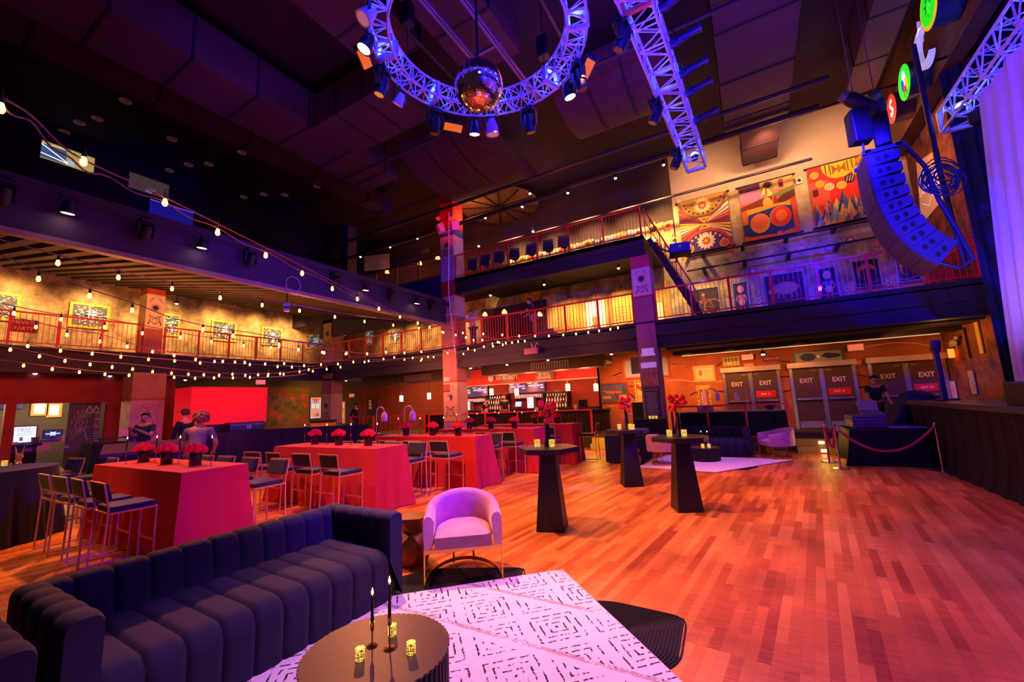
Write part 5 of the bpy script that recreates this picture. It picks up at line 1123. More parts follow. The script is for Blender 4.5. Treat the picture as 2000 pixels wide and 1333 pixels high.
# top balcony mural boards
plankpanel('row of cream and grey painted boards behind the top balcony', -10.2, -2.2, Z3, 9.05, ['d0b888', 'b0a890', '98a0a8', 'e0c890', 'a89878'], 46, seed=8)
p = Pic(YW-.045); q = random.Random(9)
FMU = thing('flower_mural', 'painted suns and flowers over the boards behind the top balcony', 'mural')
def flower(x, z, r, c1_, c2_):
    global fk
    fk += 1; g_ = Pic(YW-.045-.0026*fk); g_.star(x, z, r, r*.6, 9, c1_); g_.ell(x, z, r*.42, r*.42, c2_); g_.build('painted_flower', FMU)
fk = 0
for px, py, r, c1_, c2_ in ((1275, 425, .34, 'e8b030', '3a2030'), (1302, 437, .26, 'e05030', 'a02018'), (1303, 440, .2, 'f0c060', 'c04020'), (1305, 437, .12, 'd04020', '802010'), (1245, 436, .22, 'f0d0a0', 'b83020'), (1217, 438, .24, 'e88038', 'f0c040'), (1165, 447, .3, '404048', 'e0d0a0'), (1148, 465, .3, 'c8a040', '604020'), (1110, 457, .17, 'd83820', 'f08040'), (1097, 462, .17, 'd83820', 'f08040'), (1038, 477, .24, 'e06828', 'c83018'), (1020, 482, .26, 'e8b838', 'd07828'), (1057, 485, .16, 'c83820', 'e8a060'), (1302, 470, .4, 'f0a850', 'f8d080')):
    a = ay(px, py, YW); flower(a.x, min(a.z, 8.85), r, c1_, c2_)
a = ay(1190, 435, YW)
for k in range(5): p.line([(a.x-.35+k*.15, 8.1), (a.x-.15+k*.15, 8.5)], .05, '504838'); p.line([(a.x-.15+k*.15, 8.1), (a.x-.35+k*.15, 8.5)], .03, 'f0e0c0')
p.line([(ay(1075, 480, YW).x+.25*k, 8.05+.08*math.sin(k)) for k in range(9)], .07, '5a7030'); a = ay(980, 500, YW); p.line([(a.x+.55*math.cos(t_), 7.6+.55*math.sin(t_)) for t_ in [PI*i/12 for i in range(13)]], .1, 'a04820')
a = ay(1150, 465, YW); p.rect(a.x-.25, a.x+.15, 7.75, 7.95, 'e8e0d0')
p.build('painted_stems', FMU)
# left balcony framed drawings, facing +x
def scribble(seed):
    def f_(p, w, h):
        q = random.Random(seed); p.rect(-w/2, w/2, 0, h, 'd8d8d0'); p.rect(-w*.42, w*.42, h*.06, h*.94, '3c4448')
        for k in range(90):
            x, z = q.uniform(-w*.4, w*.4), q.uniform(h*.08, h*.9); p.line([(x, z), (x+q.uniform(-.06, .06), z+q.uniform(-.03, .03)), (x+q.uniform(-.06, .06), z+q.uniform(-.06, .06))], .013, 'f4f4f0')
        if seed % 2: 
            for k in (-1, 0, 1): p.line([(-w*.12, h*.55+k*h*.1), (w*.12, h*.55+k*h*.1)], .03, 'ffffff')
            for k in (-1, 1): p.line([(k*w*.05, h*.4), (k*w*.05, h*.75)], .03, 'ffffff')
        else: p.star(0, h*.6, w*.12, w*.05, 5, 'ffffff'); p.rect(-w*.06, w*.06, h*.15, h*.4, 'e0e0e0')
    return f_
for k, (x0, y0, x1, y1) in enumerate([(-60, 560, 37, 625), (137, 588, 212, 645), (318, 612, 350, 659), (413, 627, 460, 672), (511, 640, 550, 680), (597, 650, 632, 686)]):
    a, c_ = ax(x0, y0, -22.78), ax(x1, y1, -22.78); w = c_.y-a.y; h = a.z-c_.z; h = max(1.0, min(1.2, h))
    framed(f'white chalk style drawing in a yellow frame on the left balcony wall, {("leftmost", "second", "third", "fourth", "fifth", "farthest")[k]}', 'picture', 0, 0, w, h, scribble(k), 'e0a828', .09, loc=(-22.78, (a.y+c_.y)/2, 5.42), rz=R(90), group='yellow framed drawings', mat=vcm('drawing_lit', .6, .35, 0))
a = ax(45, 640, -20.4)
t = thing('party_banner', 'red sign reading PRIVATE PARTY behind the left balcony rail', 'sign', (-20.3, a.y, 4.9), R(90)); MB().box(-.32, .32, 0, .02, -.2, .22).build('board', M('sign_red', 'a02820', .7), t); p = Pic(-.002); p.text('PRIVATE', 0, .11, .17, 'f0e0d0', .85); p.text('PARTY', 0, -.08, .17, 'f0e0d0', .85); p.build('lettering', t)
for (x0, y0, x1, y1), lab in (((714, 640, 731, 674), 'narrow bright drawing right of the balcony corner exit sign'), ((760, 646, 790, 668), 'wide bright drawing between the corner and the tall column')):
    x, z, w, h = onwall(x0, y0, x1, y1); framed(lab, 'picture', x, z, w, h, scribble(x0), 'e0a828', .07, mat=vcm('drawing_lit', .6, .35, 0))
t = bpy.data.objects.new('door_5', None); COL.objects.link(t); t.location = (ay(667, 690, YW).x, YW, Z2); tag(t, 'brown door at the rear corner of the middle balcony', 'door', kind='structure'); MB().box(-.5, .5, -.06, 0, 0, 2.05).build('door_leaf', DOORM, t); p = Pic(-.062); p.rect(-.42, .42, .55, .85, 'b02818'); p.text('EXIT 7', 0, .7, .2, 'e0c8b0'); p.text('EXIT', 0, 1.45, .22, 'e0d0c0'); p.build('lettering', t)
t = thing('white_screen', 'pale projection screen at the rear of the top balcony, left', 'screen', (ay(722, 540, 16.6).x+.5, 16.7, ay(705, 541, 17.0).z), R(20)); MB().box(-.8, .8, -.02, 0, 0, .95).build('screen_cloth', M('screen_pale', 'a89878', .8), t); MB().tube([(-.85, 0, .97), (.85, 0, .97)], .04).build('roller', CAN, t)
t = thing('hanging_sign', 'small black framed sign above the left top balcony rail', 'sign', ay(832, 491, 16.5)); MB().box(-.34, .34, -.02, .02, -.13, .13).build('board', CAN, t); p = Pic(-.022); p.rect(-.3, .3, -.1, .1, '807060'); p.rect(-.28, .28, -.08, .08, '181410'); p.text('LOUNGE', 0, 0, .12, 'c0b090'); p.build('lettering', t)

_d = 0  # doors, exit signs and art behind the left rear corner of the middle balcony
def exitsign(label, loc, rz=0, s=1.0, txt='EXIT', group='exit signs', c='ff3020', hang=.25):
    t = thing('exit_sign', label, 'exit sign', loc, rz, group); MB().box(-.17*s, .17*s, -.03, .03, -.09*s, .09*s).build('housing', M('exit_house', 'e8c8b8', .5, e='ff9070', es=.25), t, bevel=.01)
    p = Pic(-.032); p.text(txt, 0, 0, .15*s, c, 1, .01); p.build('lettering', t, vcm('exit_lit', .5, 3, 0)); MB().tube([(0, 0, .09*s), (0, 0, .09*s+hang)], .012, 6).build('stem', CAN, t); return t
exitsign('red exit sign above the rear corner of the middle balcony', ay(671, 654, 17.2)-Vector((0, 0, 0)), 0, 1.1)
exitsign('red exit sign above the doors right of the heart mural', ay(687, 773, 17.5), 0, 1.2)
exitsign('pinkish exit sign hanging left of the heart mural', ax(509, 747, -17.5), R(70), 1.0)
exitsign('red exit sign on the dark top balcony left of the red column', ay(688, 478, 16.0), 0, 1.3)
exitsign('exit sign over the gap between the second and third doors', ay(1671, 679, YW-.15), 0, 1.25)
exitsign('exit sign above the left exit door', ay(1460, 698, YW-.15), 0, 1.1)
for (px, py, w, h, tx, bg, fg, lab) in [(1463, 715, .3, .16, 'NO EXIT', 'f0a088', '8a2018', 'small pink notice under the exit sign above the left door'), (1671, 709, .32, .18, 'TICKETS', 'e06858', 'f8d8d0', 'small red notice between the second and third doors'), (1507, 701, .55, .2, 'RESTROOMS', '7a2018', 'e8c8c0', 'red sign with two rows of lettering above the first door')]:
    a = ay(px, py, YW-.02); t = thing('wall_notice', lab, 'sign', a, 0, None); MB().box(-w/2, w/2, -.015, 0, -h/2, h/2).build('board', M('note_'+bg, bg, .6), t); p = Pic(-.016); p.text(tx, 0, 0, h*.45, fg, .9); p.build('lettering', t)
# ground floor mural wall
def plane_(p, w, h):
    p.rect(-w/2, w/2, 0, h, '505a98'); p.poly([(-w*.38, h*.62), (-w*.1, h*.58), (w*.3, h*.56), (w*.32, h*.5), (0, h*.42), (-w*.3, h*.5)], 'c06018'); p.poly([(w*.0, h*.5), (w*.1, h*.45), (w*.22, h*.1), (w*.12, h*.12)], '5a2818')
    p.poly([(-w*.08, h*.6), (w*.12, h*.6), (w*.0, h*.88), (-w*.12, h*.9)], '605070'); p.rect(-w*.42, -w*.12, h*.22, h*.34, 'd89838'); p.text('FREEDOM', -w*.27, h*.28, h*.1, '503010', .8); p.poly([(w*.15, h*.08), (w*.48, h*.1), (w*.44, h*.38), (w*.2, h*.36)], 'e0a840'); p.poly([(w*.3, h*.5), (w*.45, h*.45), (w*.42, h*.85), (w*.34, h*.85)], '3a4a80')
x, z, w, h = onwall(1172, 750, 1228, 786); framed('framed blue painting of an orange winged machine at the end of the bar', 'painting', x, z, w, h, plane_, '7a3018', .06)
def horn(p, w, h):
    p.rect(-w/2, w/2, 0, h, 'f0c850'); p.line([(w*.4*math.cos(t_), h*.85+h*.2*math.sin(t_)) for t_ in [PI+PI*i/12 for i in range(13)]], w*.13, 'b03818'); p.text('W', 0, h*.9, w*.3, 'c07018')
    for k in range(6): p.line([(-w*.4, h*.12+k*h*.07), (w*.4, h*.12+k*h*.07)], .02, '705020')
x, z, w, h = onwall(1238, 743, 1300, 802); t = framed('tall yellow poster framed by bulbs, half hidden by the violet column', 'poster', x, z, w, h, horn, 'b04010', .1)
p = Pic(-.05); n = 14; p.dots([(-w/2+.05+(w-.1)*i/8, zz) for i in range(9) for zz in (.05, h-.05)]+[(xx, .05+(h-.1)*i/n) for i in range(n+1) for xx in (-w/2+.05, w/2-.05)], .025, 'ffd070'); p.build('bulb_border', t, vcm('bulb_lit', .5, 1.2, 0))
def skel(p, w, h): p.rect(-w/2, w/2, 0, h, '90a0b8'); p.line([(-w*.3, h*.4), (-w*.1, h*.7), (w*.05, h*.3), (w*.2, h*.75), (w*.35, h*.4)], .04, '403848'); p.ell(w*.2, h*.6, .12, .14, 'c8b098')
x, z, w, h = onwall(1217, 704, 1309, 735); framed('wide pale blue painting high behind the violet column', 'painting', x, z, w, h, skel, 'a04828', .06)
def shoe(p, w, h): p.rect(-w/2, w/2, 0, h, '4a4020'); p.poly([(-w*.4, h*.3), (w*.4, h*.3), (w*.4, h*.5), (w*.1, h*.55), (-w*.1, h*.85), (-w*.4, h*.7)], 'c0a868'); p.rect(-w*.4, w*.42, h*.22, h*.3, 'e8e0c0')
x, z, w, h = onwall(1174, 699, 1197, 714); framed('small painting of a shoe high beside the bar', 'painting', x, z, w, h, shoe, '5a4a28', .03)
def face_(p, w, h): p.rect(-w/2, w/2, 0, h, 'd8a868'); p.rect(-w*.38, w*.38, h*.16, h*.84, 'f0d0a0'); p.ell(-w*.18, h*.55, w*.09, h*.2, 'b07848'); p.dots([(-w*.44+w*.88*i/12, zz) for i in range(13) for zz in (h*.07, h*.93)], .02, 'f8e0b0'); [p.line([(0, h*(.3+.1*k)), (w*.3, h*(.3+.1*k))], .01, 'a88058') for k in range(5)]
x, z, w, h = onwall(1353, 716, 1399, 745); framed('cream picture with a small oval face on the orange wall', 'painting', x, z, w, h, face_, 'c89860', .04)
def door_(p, w, h):
    p.rect(-w/2, w/2, 0, h, 'e0b030'); p.rect(-w*.3, w*.3, 0, h*.86, '806048'); p.poly([(-w*.2, 0), (w*.22, 0), (w*.12, h*.8), (0, h*.9), (-w*.14, h*.7)], 'd07898'); q = random.Random(1)
    for k in range(40): s = q.choice((-1, 1)); p.ell(s*w*q.uniform(.34, .46), h*q.uniform(.02, .95), .02, .02, '503818', 6)
    for k in range(4): p.ell(-w*.14, h*(.4+.1*k), .03, .03, 'f0e0f0', 8)
x, z, w, h = onwall(1359, 754, 1392, 806); z = max(z, PZ+.1); framed('tall yellow bordered painting of a pink pointed figure', 'painting', x, z, w, h, door_, None)
def green_(p, w, h): p.rect(-w/2, w/2, 0, h, 'a09848'); [p.ell(w*(-.4+.1*k), h*(.3+.4*(k % 2)), w*.07, h*.2, '506030' if k % 2 else 'c8b860') for k in range(9)]; p.ell(-w*.1, h*.3, w*.04, h*.08, 'f8f0c0')
x, z, w, h = onwall(1410, 699, 1446, 715); framed('small green and gold picture above the left exit door', 'painting', x, z, w, h, green_, '8a7838', .03)
def fish_(p, w, h): p.rect(-w/2, w/2, 0, h, '506068'); p.rect(-w*.45, w*.45, h*.12, h*.88, '909098'); p.ell(-w*.2, h*.5, w*.16, h*.3, '303c50'); p.poly([(w*.05, h*.5), (w*.15, h*.75), (w*.4, h*.62), (w*.44, h*.4), (w*.2, h*.3)], '283040'); p.ell(w*.0, h*.5, w*.03, h*.1, 'f0f0e8')
x, z, w, h = onwall(1547, 688, 1651, 706); framed('long grey panel painted with dark fish above the middle exit door', 'painting', x, z, w, max(h, .4), fish_, '404838', .05)
p = Pic(YW-.01)
def dotline(pts, r=.018, n=60, c='f0c890'):
    Q = []; 
    for i in range(n+1):
        f = i/n*(len(pts)-1); k = min(int(f), len(pts)-2); u = f-k; a = ay(*pts[k], YW); b_ = ay(*pts[k+1], YW); Q.append((a.x+(b_.x-a.x)*u, a.z+(b_.z-a.z)*u))
    p.dots(Q, r, c)
for L_ in ([(1228, 756), (1238, 754)], [(1302, 745), (1320, 742), (1343, 744), (1365, 748), (1400, 746), (1415, 744)], [(1310, 711), (1322, 712), (1340, 717), (1352, 721)], [(1228, 768), (1240, 778)], [(1305, 780), (1318, 787), (1345, 788)], [(1190, 793), (1210, 797), (1230, 808), (1250, 815)], [(1348, 772), (1360, 766)], [(1392, 763), (1418, 766)],
          [(1520, 705), (1543, 708)], [(1518, 738), (1543, 735)], [(1520, 768), (1545, 762)], [(1662, 730), (1693, 736)], [(1668, 758), (1695, 755)], [(1690, 678), (1740, 670), (1790, 671), (1825, 678)], [(1197, 735), (1216, 727)], [(1400, 716), (1410, 709)]): dotline(L_)
tag(p.b.build('dot_line_mural', PAINT), 'wavy lines of pale dots painted across the orange wall', 'mural')
# heart mural, card painting and doors in the left rear corner (wall at y = 20)
hm = thing('heart_mural', 'brown wall mural scattered with green and red hearts', 'mural', (-23.99, 0, 0), R(90)); p = Pic(0); q = random.Random(12); xa, xb = ax(497, 800, -24).y, ax(603, 800, -24).y; p.rect(xa, xb, .2, 3.2, '6a4a28')
def heart(x, z, s, c): p.poly([(x+s*(16*math.sin(t_)**3)/17, z+s*(13*math.cos(t_)-5*math.cos(2*t_)-2*math.cos(3*t_)-math.cos(4*t_))/17) for t_ in [2*PI*i/20 for i in range(20)]], c)
for k in range(34):
    x = xa+.2+(xb-xa-.4)*((k*.618) % 1); z = .7+2.3*(k/34); heart(x, z, q.uniform(.14, .26), q.choice(['4a5a30', '3a4a28', '8a2c20', '5a4824', '304a30', '9a3c20']))
p.build('painted_face', hm)
def onleft(px0, py0, px1, py1, X=-23.98): a = ax(px0, py0, X); c = ax(px1, py1, X); return (X, (a.y+c.y)/2, min(a.z, c.z)), abs(c.y-a.y), abs(a.z-c.z)
def cards(p, w, h): p.rect(-w/2, w/2, 0, h, 'e8e0d0'); p.rect(-w*.4, w*.4, h*.06, h*.94, '90a0c8'); p.poly([(-w*.4, h*.94), (0, h*.7), (w*.4, h*.94)], 'c85048'); p.ell(-w*.18, h*.58, w*.13, h*.1, 'f0f0f0'); p.ell(w*.18, h*.58, w*.13, h*.1, 'f0f0f0'); p.ell(-w*.18, h*.58, w*.04, h*.04, '201820'); p.ell(w*.18, h*.58, w*.04, h*.04, '201820'); p.rect(-w*.36, w*.36, h*.1, h*.4, 'c88858'); p.poly([(-w*.1, h*.12), (w*.36, h*.12), (w*.2, h*.3)], '8050a0')
lc, w, h = onleft(605, 776, 627, 818); framed('bright face poster with a zigzag border in the rear left corner', 'poster', 0, 0, w, h, cards, '302028', .05, loc=lc, rz=R(90), mat=vcm('poster_lit', .5, .6, 0))
lc, w, h = onleft(660, 784, 674, 828); 
def hpost(p, w, h): p.rect(-w/2, w/2, 0, h, 'c89048'); p.text('H', 0, h*.8, w*.8, 'f0e0c0', 1.2, .03); p.text('HOUSE', 0, h*.55, w*.2, 'f0e0c0'); p.rect(-w*.25, w*.25, h*.25, h*.48, 'e8c890')
framed('tan poster with a big pale letter H by the rear left doors', 'poster', 0, 0, w, h, hpost, '805828', .03, loc=lc, rz=R(90), mat=vcm('poster_lit2', .5, .3, 0))
t = bpy.data.objects.new('door_4', None); COL.objects.link(t); t.location = (-22.6, 20, PZ); tag(t, 'brown door with white notices in the rear left corner', 'door', kind='structure'); MB().box(-.5, .5, -.06, 0, 0, 2.1).build('door_leaf', DOORM, t); p = Pic(-.062); p.rect(-.3, -.05, 1.55, 1.95, 'e8d8b8'); p.rect(-.3, 0, 1.35, 1.5, 'e0d0b0'); p.text('LIVE', -.17, 1.8, .12, '302018'); p.build('notice_sheet', t)
# ------------------------------------------------------------------ long rear bar
BARW = M('bar_wood', '2a1a14', .5, scale=4); BART = M('bar_top', '1a1214', .3, coat=.4)
t = thing('bar_counter', 'long dark wooden bar counter along the rear with a curved right end', 'bar', (0, 0, 0))
b = MB(); P = [(-15.2, 17.0), (-6.6, 17.0)]+[(-6.6+.95*math.sin(R(a)), 17.95-.95*math.cos(R(a))) for a in range(0, 91, 10)]+[(-5.65, 17.95), (-6.2, 17.95)]+[(-6.2-.0, 17.95)]+[(-6.6, 17.55), (-15.2, 17.55)]
b.prism(P, PZ, PZ+.86); b.build('bar_front', BARW, t)
b = MB()
for i in range(70): x = -15.1+i*.122; b.box(x-.02, x+.02, 16.96, 17.0, PZ+.05, PZ+.8)
for a in range(0, 90, 8): x, y = -6.6+1.02*math.sin(R(a)), 18.0-1.02*math.cos(R(a)); b.box(x-.02, x+.02, y-.02, y+.02, PZ+.05, PZ+.8)
b.build('front_slats', M('bar_slat', '3c2418', .5), t)
Q = [(x, y-.14) for x, y in P[:2]]+[(-6.6+1.1*math.sin(R(a)), 17.97-1.1*math.cos(R(a))) for a in range(0, 91, 10)]+[(-5.5, 17.97)]+[(-6.2, 17.97), (-6.6, 17.7), (-15.2, 17.7)]
MB().prism(Q, PZ+.86, PZ+.93).build('bar_top', BART, t)
TVM = vcm('tv_lit', .3, 1.3, 0)
def tv(label, loc, rz, w, h, n=2, cols=('303878', 'e8ecff', 'c070c0')):
    t = thing('wall_television', label, 'television', loc, rz, 'bar televisions'); MB().box(-w/2, w/2, 0, .08, 0, h).build('casing', M('tv_black', '0c0c14', .4), t, bevel=.01)
    p = Pic(-.002); p.rect(-w/2+.02, w/2-.02, .03, h-.02, '181c40')
    for k in range(n):
        x = -w/2+w*(k+.5)/n; s = w/n; p.star(x, h*.62, s*.16, s*.08, 4, cols[2], PI/4); p.text('KOOL', x-s*.24, h*.58, s*.13, cols[1], .75, .01); p.text('BLOCK', x+s*.26, h*.58, s*.12, cols[1], .75, .01); p.rect(x-s*.44, x-s*.2, h*.76, h*.8, cols[1]); p.rect(x+s*.25, x+s*.42, h*.36, h*.42, cols[1]); p.rect(x-s*.48, x+s*.48, .04, h*.25, '28204c')
    p.build('screen', t, TVM); return t
YB = 19.9
def hung(px0, py0, px1, py1, Y=YB): a = ay(px0, py0, Y); c = ay(px1, py1, Y); return (a.x+c.x)/2, min(a.z, c.z), abs(c.x-a.x), abs(a.z-c.z)
x, z, w, h = hung(995, 747, 1067, 766); tv('pair of wall screens above the middle of the long bar', (x, YB-.1, z), 0, w, h)
x, z, w, h = hung(893, 756, 955, 775); tv('pair of wall screens above the left of the long bar, beside the tall column', (x, YB-.1, z), 0, w, h)
o = MB().box(-15, -6.0, 18.9, 19.05, 2.72, 3.6).build('wall_soffit', M('soffit_red', '901c14', .8, scale=2)); tag(o, 'deep red soffit band above the long bar', 'structure', kind='structure')
o = MB().box(-15, -6.0, 18.84, 18.9, 2.68, 2.74).build('trim_soffit', M('soffit_edge', 'c87860', .6)); tag(o, 'pale lower edge of the red soffit', 'structure', kind='structure')
for (x0, y0, x1, y1), L_, s_, lab in (((974, 732, 1005, 745), ('NO REGRETS',), .26, 'grey painted wooden sign hanging above the left screens'), ((1045, 727, 1081, 741), ('BE NICE', 'OR LEAVE'), .22, 'grey wooden sign reading BE NICE OR LEAVE')):
    x, z, w, h = hung(x0, y0, x1, y1, 18.82); t = thing('wooden_sign', lab, 'sign', (x, 18.83, z), 0); MB().box(-w/2, w/2, -.03, 0, 0, h).build('board', M('sign_grey', '5a5048', .8), t); p = Pic(-.031)
    for k, l in enumerate(L_): p.text(l, 0, h*(.5 if len(L_) == 1 else .7-.42*k), s_ if len(L_) > 1 else .3, 'c0b098', .75, .01)
    p.build('lettering', t)
a = ay(959, 740, 18.8); t = thing('wall_clock', 'round pale wall clock on the red soffit', 'clock', a); T = Matrix.Rotation(R(90), 4, 'X'); MB().lathe([(0, 0), (.16, 0), (.16, .04), (0, .05)], n=24, T=T).build('clock_case', M('clock_pale', 'd8b0a8', .5), t); p = Pic(-.052); p.line([(0, 0), (.0, .11)], .015, '302020'); p.line([(0, 0), (.08, .02)], .015, '302020'); p.build('hands', t)
# pendants
PEN = M('pendant_glass', 'fff0c8', .4, e='ffe0a0', es=3.2, var=0)
pp = None
for k, (px, py) in enumerate([(960, 766), (1009, 766), (1109, 757), (1164, 757), (784, 779), (838, 774)]):
    p = ay(px, py, 18.0 if k < 4 else 16.8); l = ['pendant lamp with a cylindrical glass shade over the bar, first right of the column', 'pendant lamp hanging in front of the middle screens', 'pendant lamp over the bar, left of the rightmost one', 'rightmost pendant lamp of the bar, near the blue painting', 'pendant lamp over the far left end of the rear bar', 'pendant lamp just left of the tall column'][k]
    if pp is None:
        pp = thing('pendant_lamp', l, 'lamp', p, 0, 'glass pendant lamps'); MB().lathe([(.1, -.16), (.1, .14), (.08, .16), (.0, .16)], n=20).build('lamp_shade', PEN, pp, smooth=50); MB().tube([(0, 0, .16), (0, 0, .34)], .02).tube([(0, 0, .3), (0, 0, .75)], .008, 6).build('cord', CAN, pp); MB().lathe([(.102, -.1), (.102, -.08)], n=20).build('shade_band', M('band_brass', '7a5030', .4, .5), pp)
    else: dup(pp, p, 0, l)
lp = None
for k, (px, py) in enumerate([(947, 614), (985, 609), (1054, 614), (756, 531), (820, 514), (855, 503)]):
    p = ay(px, py, 16.4); l = ['small bell pendant above the person at the rail', 'small bell pendant between the two people at the rail', 'small bell pendant right of the standing man', 'glowing amber pendant on the top balcony, left one', 'glowing amber pendant on the top balcony, middle one', 'glowing amber pendant on the top balcony by the column'][k]
    if lp is None: lp = thing('bell_pendant', l, 'lamp', p, 0, 'bell pendants on the balconies'); MB().lathe([(.13, -.08), (.1, .02), (.04, .1), (0, .11)], n=16).build('lamp_shade', M('amber_shade', 'ffc080', .4, e='ffb060', es=3.5, var=0), lp, smooth=50); MB().tube([(0, 0, .1), (0, 0, .6)], .012, 6).build('cord', CAN, lp)
    else: dup(lp, p, 0, l)
a = ay(1062, 634, 15.0); t = thing('covered_stack', 'orange covered low stack on the balcony floor right of the standing man', 'stack', (a.x, 15.2, Z2)); MB().prism([(-.5, -.25), (.5, -.25), (.5, .25), (-.5, .25)], 0, .3, top=[(-.42, -.2), (.4, -.2), (.4, .2), (-.42, .2)]).build('orange_cover', M('orange_cover', 'e05818', .7), t, bevel=.04); MB().box(-.3, .3, -.1, .1, .3, .42).build('grey_top', M('grey_top', '807880', .6), t, bevel=.03)
# back bar furniture
t = thing('bar_cabinet', 'low rear counter behind the bartenders', 'counter', (-10.6, 19.6, PZ)); MB().box(-4.4, 4.0, -.3, .3, 0, .95).build('cabinet', BARW, t); MB().box(-4.4, 4.0, -.34, .3, .95, 1.0).build('countertop', BART, t)
GLS = [M('glass_clear', 'c8c0b8', .15, .0, coat=.6), M('glass_amber', 'b87828', .15, coat=.6), M('glass_dark', '302420', .15, coat=.6), M('glass_white', 'e8dcd0', .2, coat=.6)]
def bottle_proto(k, h=.3):
    t = thing('bottle', 'b', 'bottle', (0, 0, 0), 0); r = .036
    MB().lathe([(0, 0), (r, 0), (r, h*.58), (r*.35, h*.74), (r*.32, h*.94), (0, h*.94)], n=10).build('glass_body', GLS[k % 4], t, smooth=50); MB().lathe([(r*.36, h*.9), (r*.36, h), (0, h)], n=8).build('cap', M('cap_'+str(k), ['c0a060', '202020', 'b02020', 'd0d0d0'][k % 4], .4), t); MB().lathe([(r*1.03, h*.15), (r*1.03, h*.45)], n=10).build('paper_label', M('label_'+str(k), ['f0e8d8', 'e0c070', 'f8f0f0', 'c8d0e0'][k % 4], .7, e='fff0e0', es=.15), t); return t
bp = []
def bottles(xs, y, z, group, label):
    for i, x in enumerate(xs):
        k = i % 4
        if len(bp) <= k: o = bottle_proto(k); bp.append(o); o.location = (x, y, z); o['label'] = label; o['group'] = group
        else: dup(bp[k], (x, y, z), 0, label, group)
def bottle_rack(label, px0, px1, py0, py1, grp):
    a = ay(px0, py0, YB-.1); c = ay(px1, py1, YB-.1); w = c.x-a.x; z0 = PZ+1.0; h = a.z-z0
    t = thing('bottle_shelf', label, 'shelf', ((a.x+c.x)/2, YB-.1, z0), 0, 'black bottle shelves'); MB().box(-w/2, w/2, 0, .03, 0, h).build('back_panel', M('rack_back', '3a3634', .5), t); MB().box(-w/2, -w/2+.05, -.45, .03, 0, h).box(w/2-.05, w/2, -.45, .03, 0, h).box(-w/2, w/2, -.3, .03, h, h+.05).build('frame', BLK, t)
    for k in range(3): MB().box(-w/2+.05, w/2-.05, -.42+.13*k, -.3+.13*k, 0, .02+.3*k*.95).build('shelf_step', M('rack_step', '201a1a', .4), t)
    for k in range(3): bottles([t.location.x-w/2+.14+j*(w-.28)/7 for j in range(8)], YB-.1-.36+.13*k, z0+.021+.285*k, grp, ['bottle on the front step of the bar shelf', 'bottle on the middle step of the bar shelf', 'bottle on the top step of the bar shelf'][k]+grp[-6:])
bottle_rack('black framed stepped shelf of bottles at the right of the bar, below no screen', 1066, 1117, 769, 812, 'bottles on the shelf at right')
bottle_rack('black framed stepped shelf of bottles behind the bartenders', 955, 998, 774, 815, 'bottles on the shelf at left ')
for (x0, y0, x1, y1), lab, g in (((1005, 766, 1064, 779), 'narrow wall shelf of glasses under the middle screens', 'row of glasses under the middle screens'), ((902, 772, 950, 787), 'narrow wall shelf of glasses under the left screens', 'row of glasses under the left screens')):
    a = ay(x0, y1, YB-.1); c = ay(x1, y1-2, YB-.1); w = c.x-a.x; t = thing('glass_shelf', lab, 'shelf', ((a.x+c.x)/2, YB-.02, a.z), 0); MB().box(-w/2, w/2, -.22, 0, -.04, 0).build('board', BLK, t); MB().box(-w/2+.1, -w/2+.13, -.15, 0, -.18, -.04).box(w/2-.13, w/2-.1, -.15, 0, -.18, -.04).build('bracket', BLK, t); pr = None
    for i in range(14):
        x = a.x+.1+(w-.2)*i/13
        if pr is None: pr = thing('drinking_glass', lab.replace('narrow wall shelf of glasses', 'tumbler in the row'), 'glass', (x, YB-.14, a.z+.001), 0, g); MB().lathe([(0, 0), (.035, 0), (.045, .17), (.04, .17), (.03, .01)], n=10).build('glass_wall', M('glass_lit', 'e8d0c8', .2, e='ffe0d8', es=.25), pr)
        else: dup(pr, (x, YB-.14, a.z+.001))
def kiosk(label, px, py, w, h, Y=YB-.45, name='drink_cooler', cat='cooler'):
    a = ay(px, py, Y); t = thing(name, label, cat, (a.x, Y, PZ+1.001), 0); MB().box(-w/2, w/2, 0, .35, 0, h).build('cabinet', M('cooler_grey', '888088', .4, .3), t, bevel=.015); p = Pic(-.003); p.rect(-w/2+.04, w/2-.04, .05, h-.04, 'd8e8ff')
    q = random.Random(int(px)); [p.rect(x, x+.05, z, z+.09, q.choice(['4060a0', '8090b8', '30406a'])) for x in [-w/2+.07+i*.09 for i in range(int((w-.14)/.09))] for z in (.1, .26, .42) if z < h-.14]
    p.build('lit_door', t, TVM); return t
kiosk('lit drinks cooler on the rear counter, left of the right bottle shelf', 1036, 790, .42, .62); kiosk('lit drinks cooler on the rear counter near the tall column', 913, 795, .4, .55)
a = ay(1013, 795, YB-.5); t = thing('till_screen', 'small lit till screen between cooler and bottles', 'till', (a.x, YB-.5, PZ+1.001)); MB().box(-.06, .06, 0, .1, 0, .12).build('stand', BLK, t); T = Matrix.Translation((0, -.02, .26)) @ Matrix.Rotation(R(-12), 4, 'X'); MB().box(-.2, .2, 0, .03, -.15, .15, T=T).build('casing', BLK, t); MB().box(-.18, .18, -.003, 0, -.13, .13, T=T).build('screen', M('till_lit', '80b0ff', .4, e='60a0ff', es=1.5), t)
a = ay(1140, 795, 17.4); t = thing('till_screen', 'black till monitor on the curved end of the bar', 'till', (a.x, 17.35, PZ+.931)); MB().box(-.08, .08, -.05, .1, 0, .1).build('stand', BLK, t); MB().box(-.2, .2, -.02, .04, .1, .42).build('casing', BLK, t); MB().box(-.18, .18, -.023, -.02, .12, .4).build('screen', M('till_dark', '181820', .2), t)
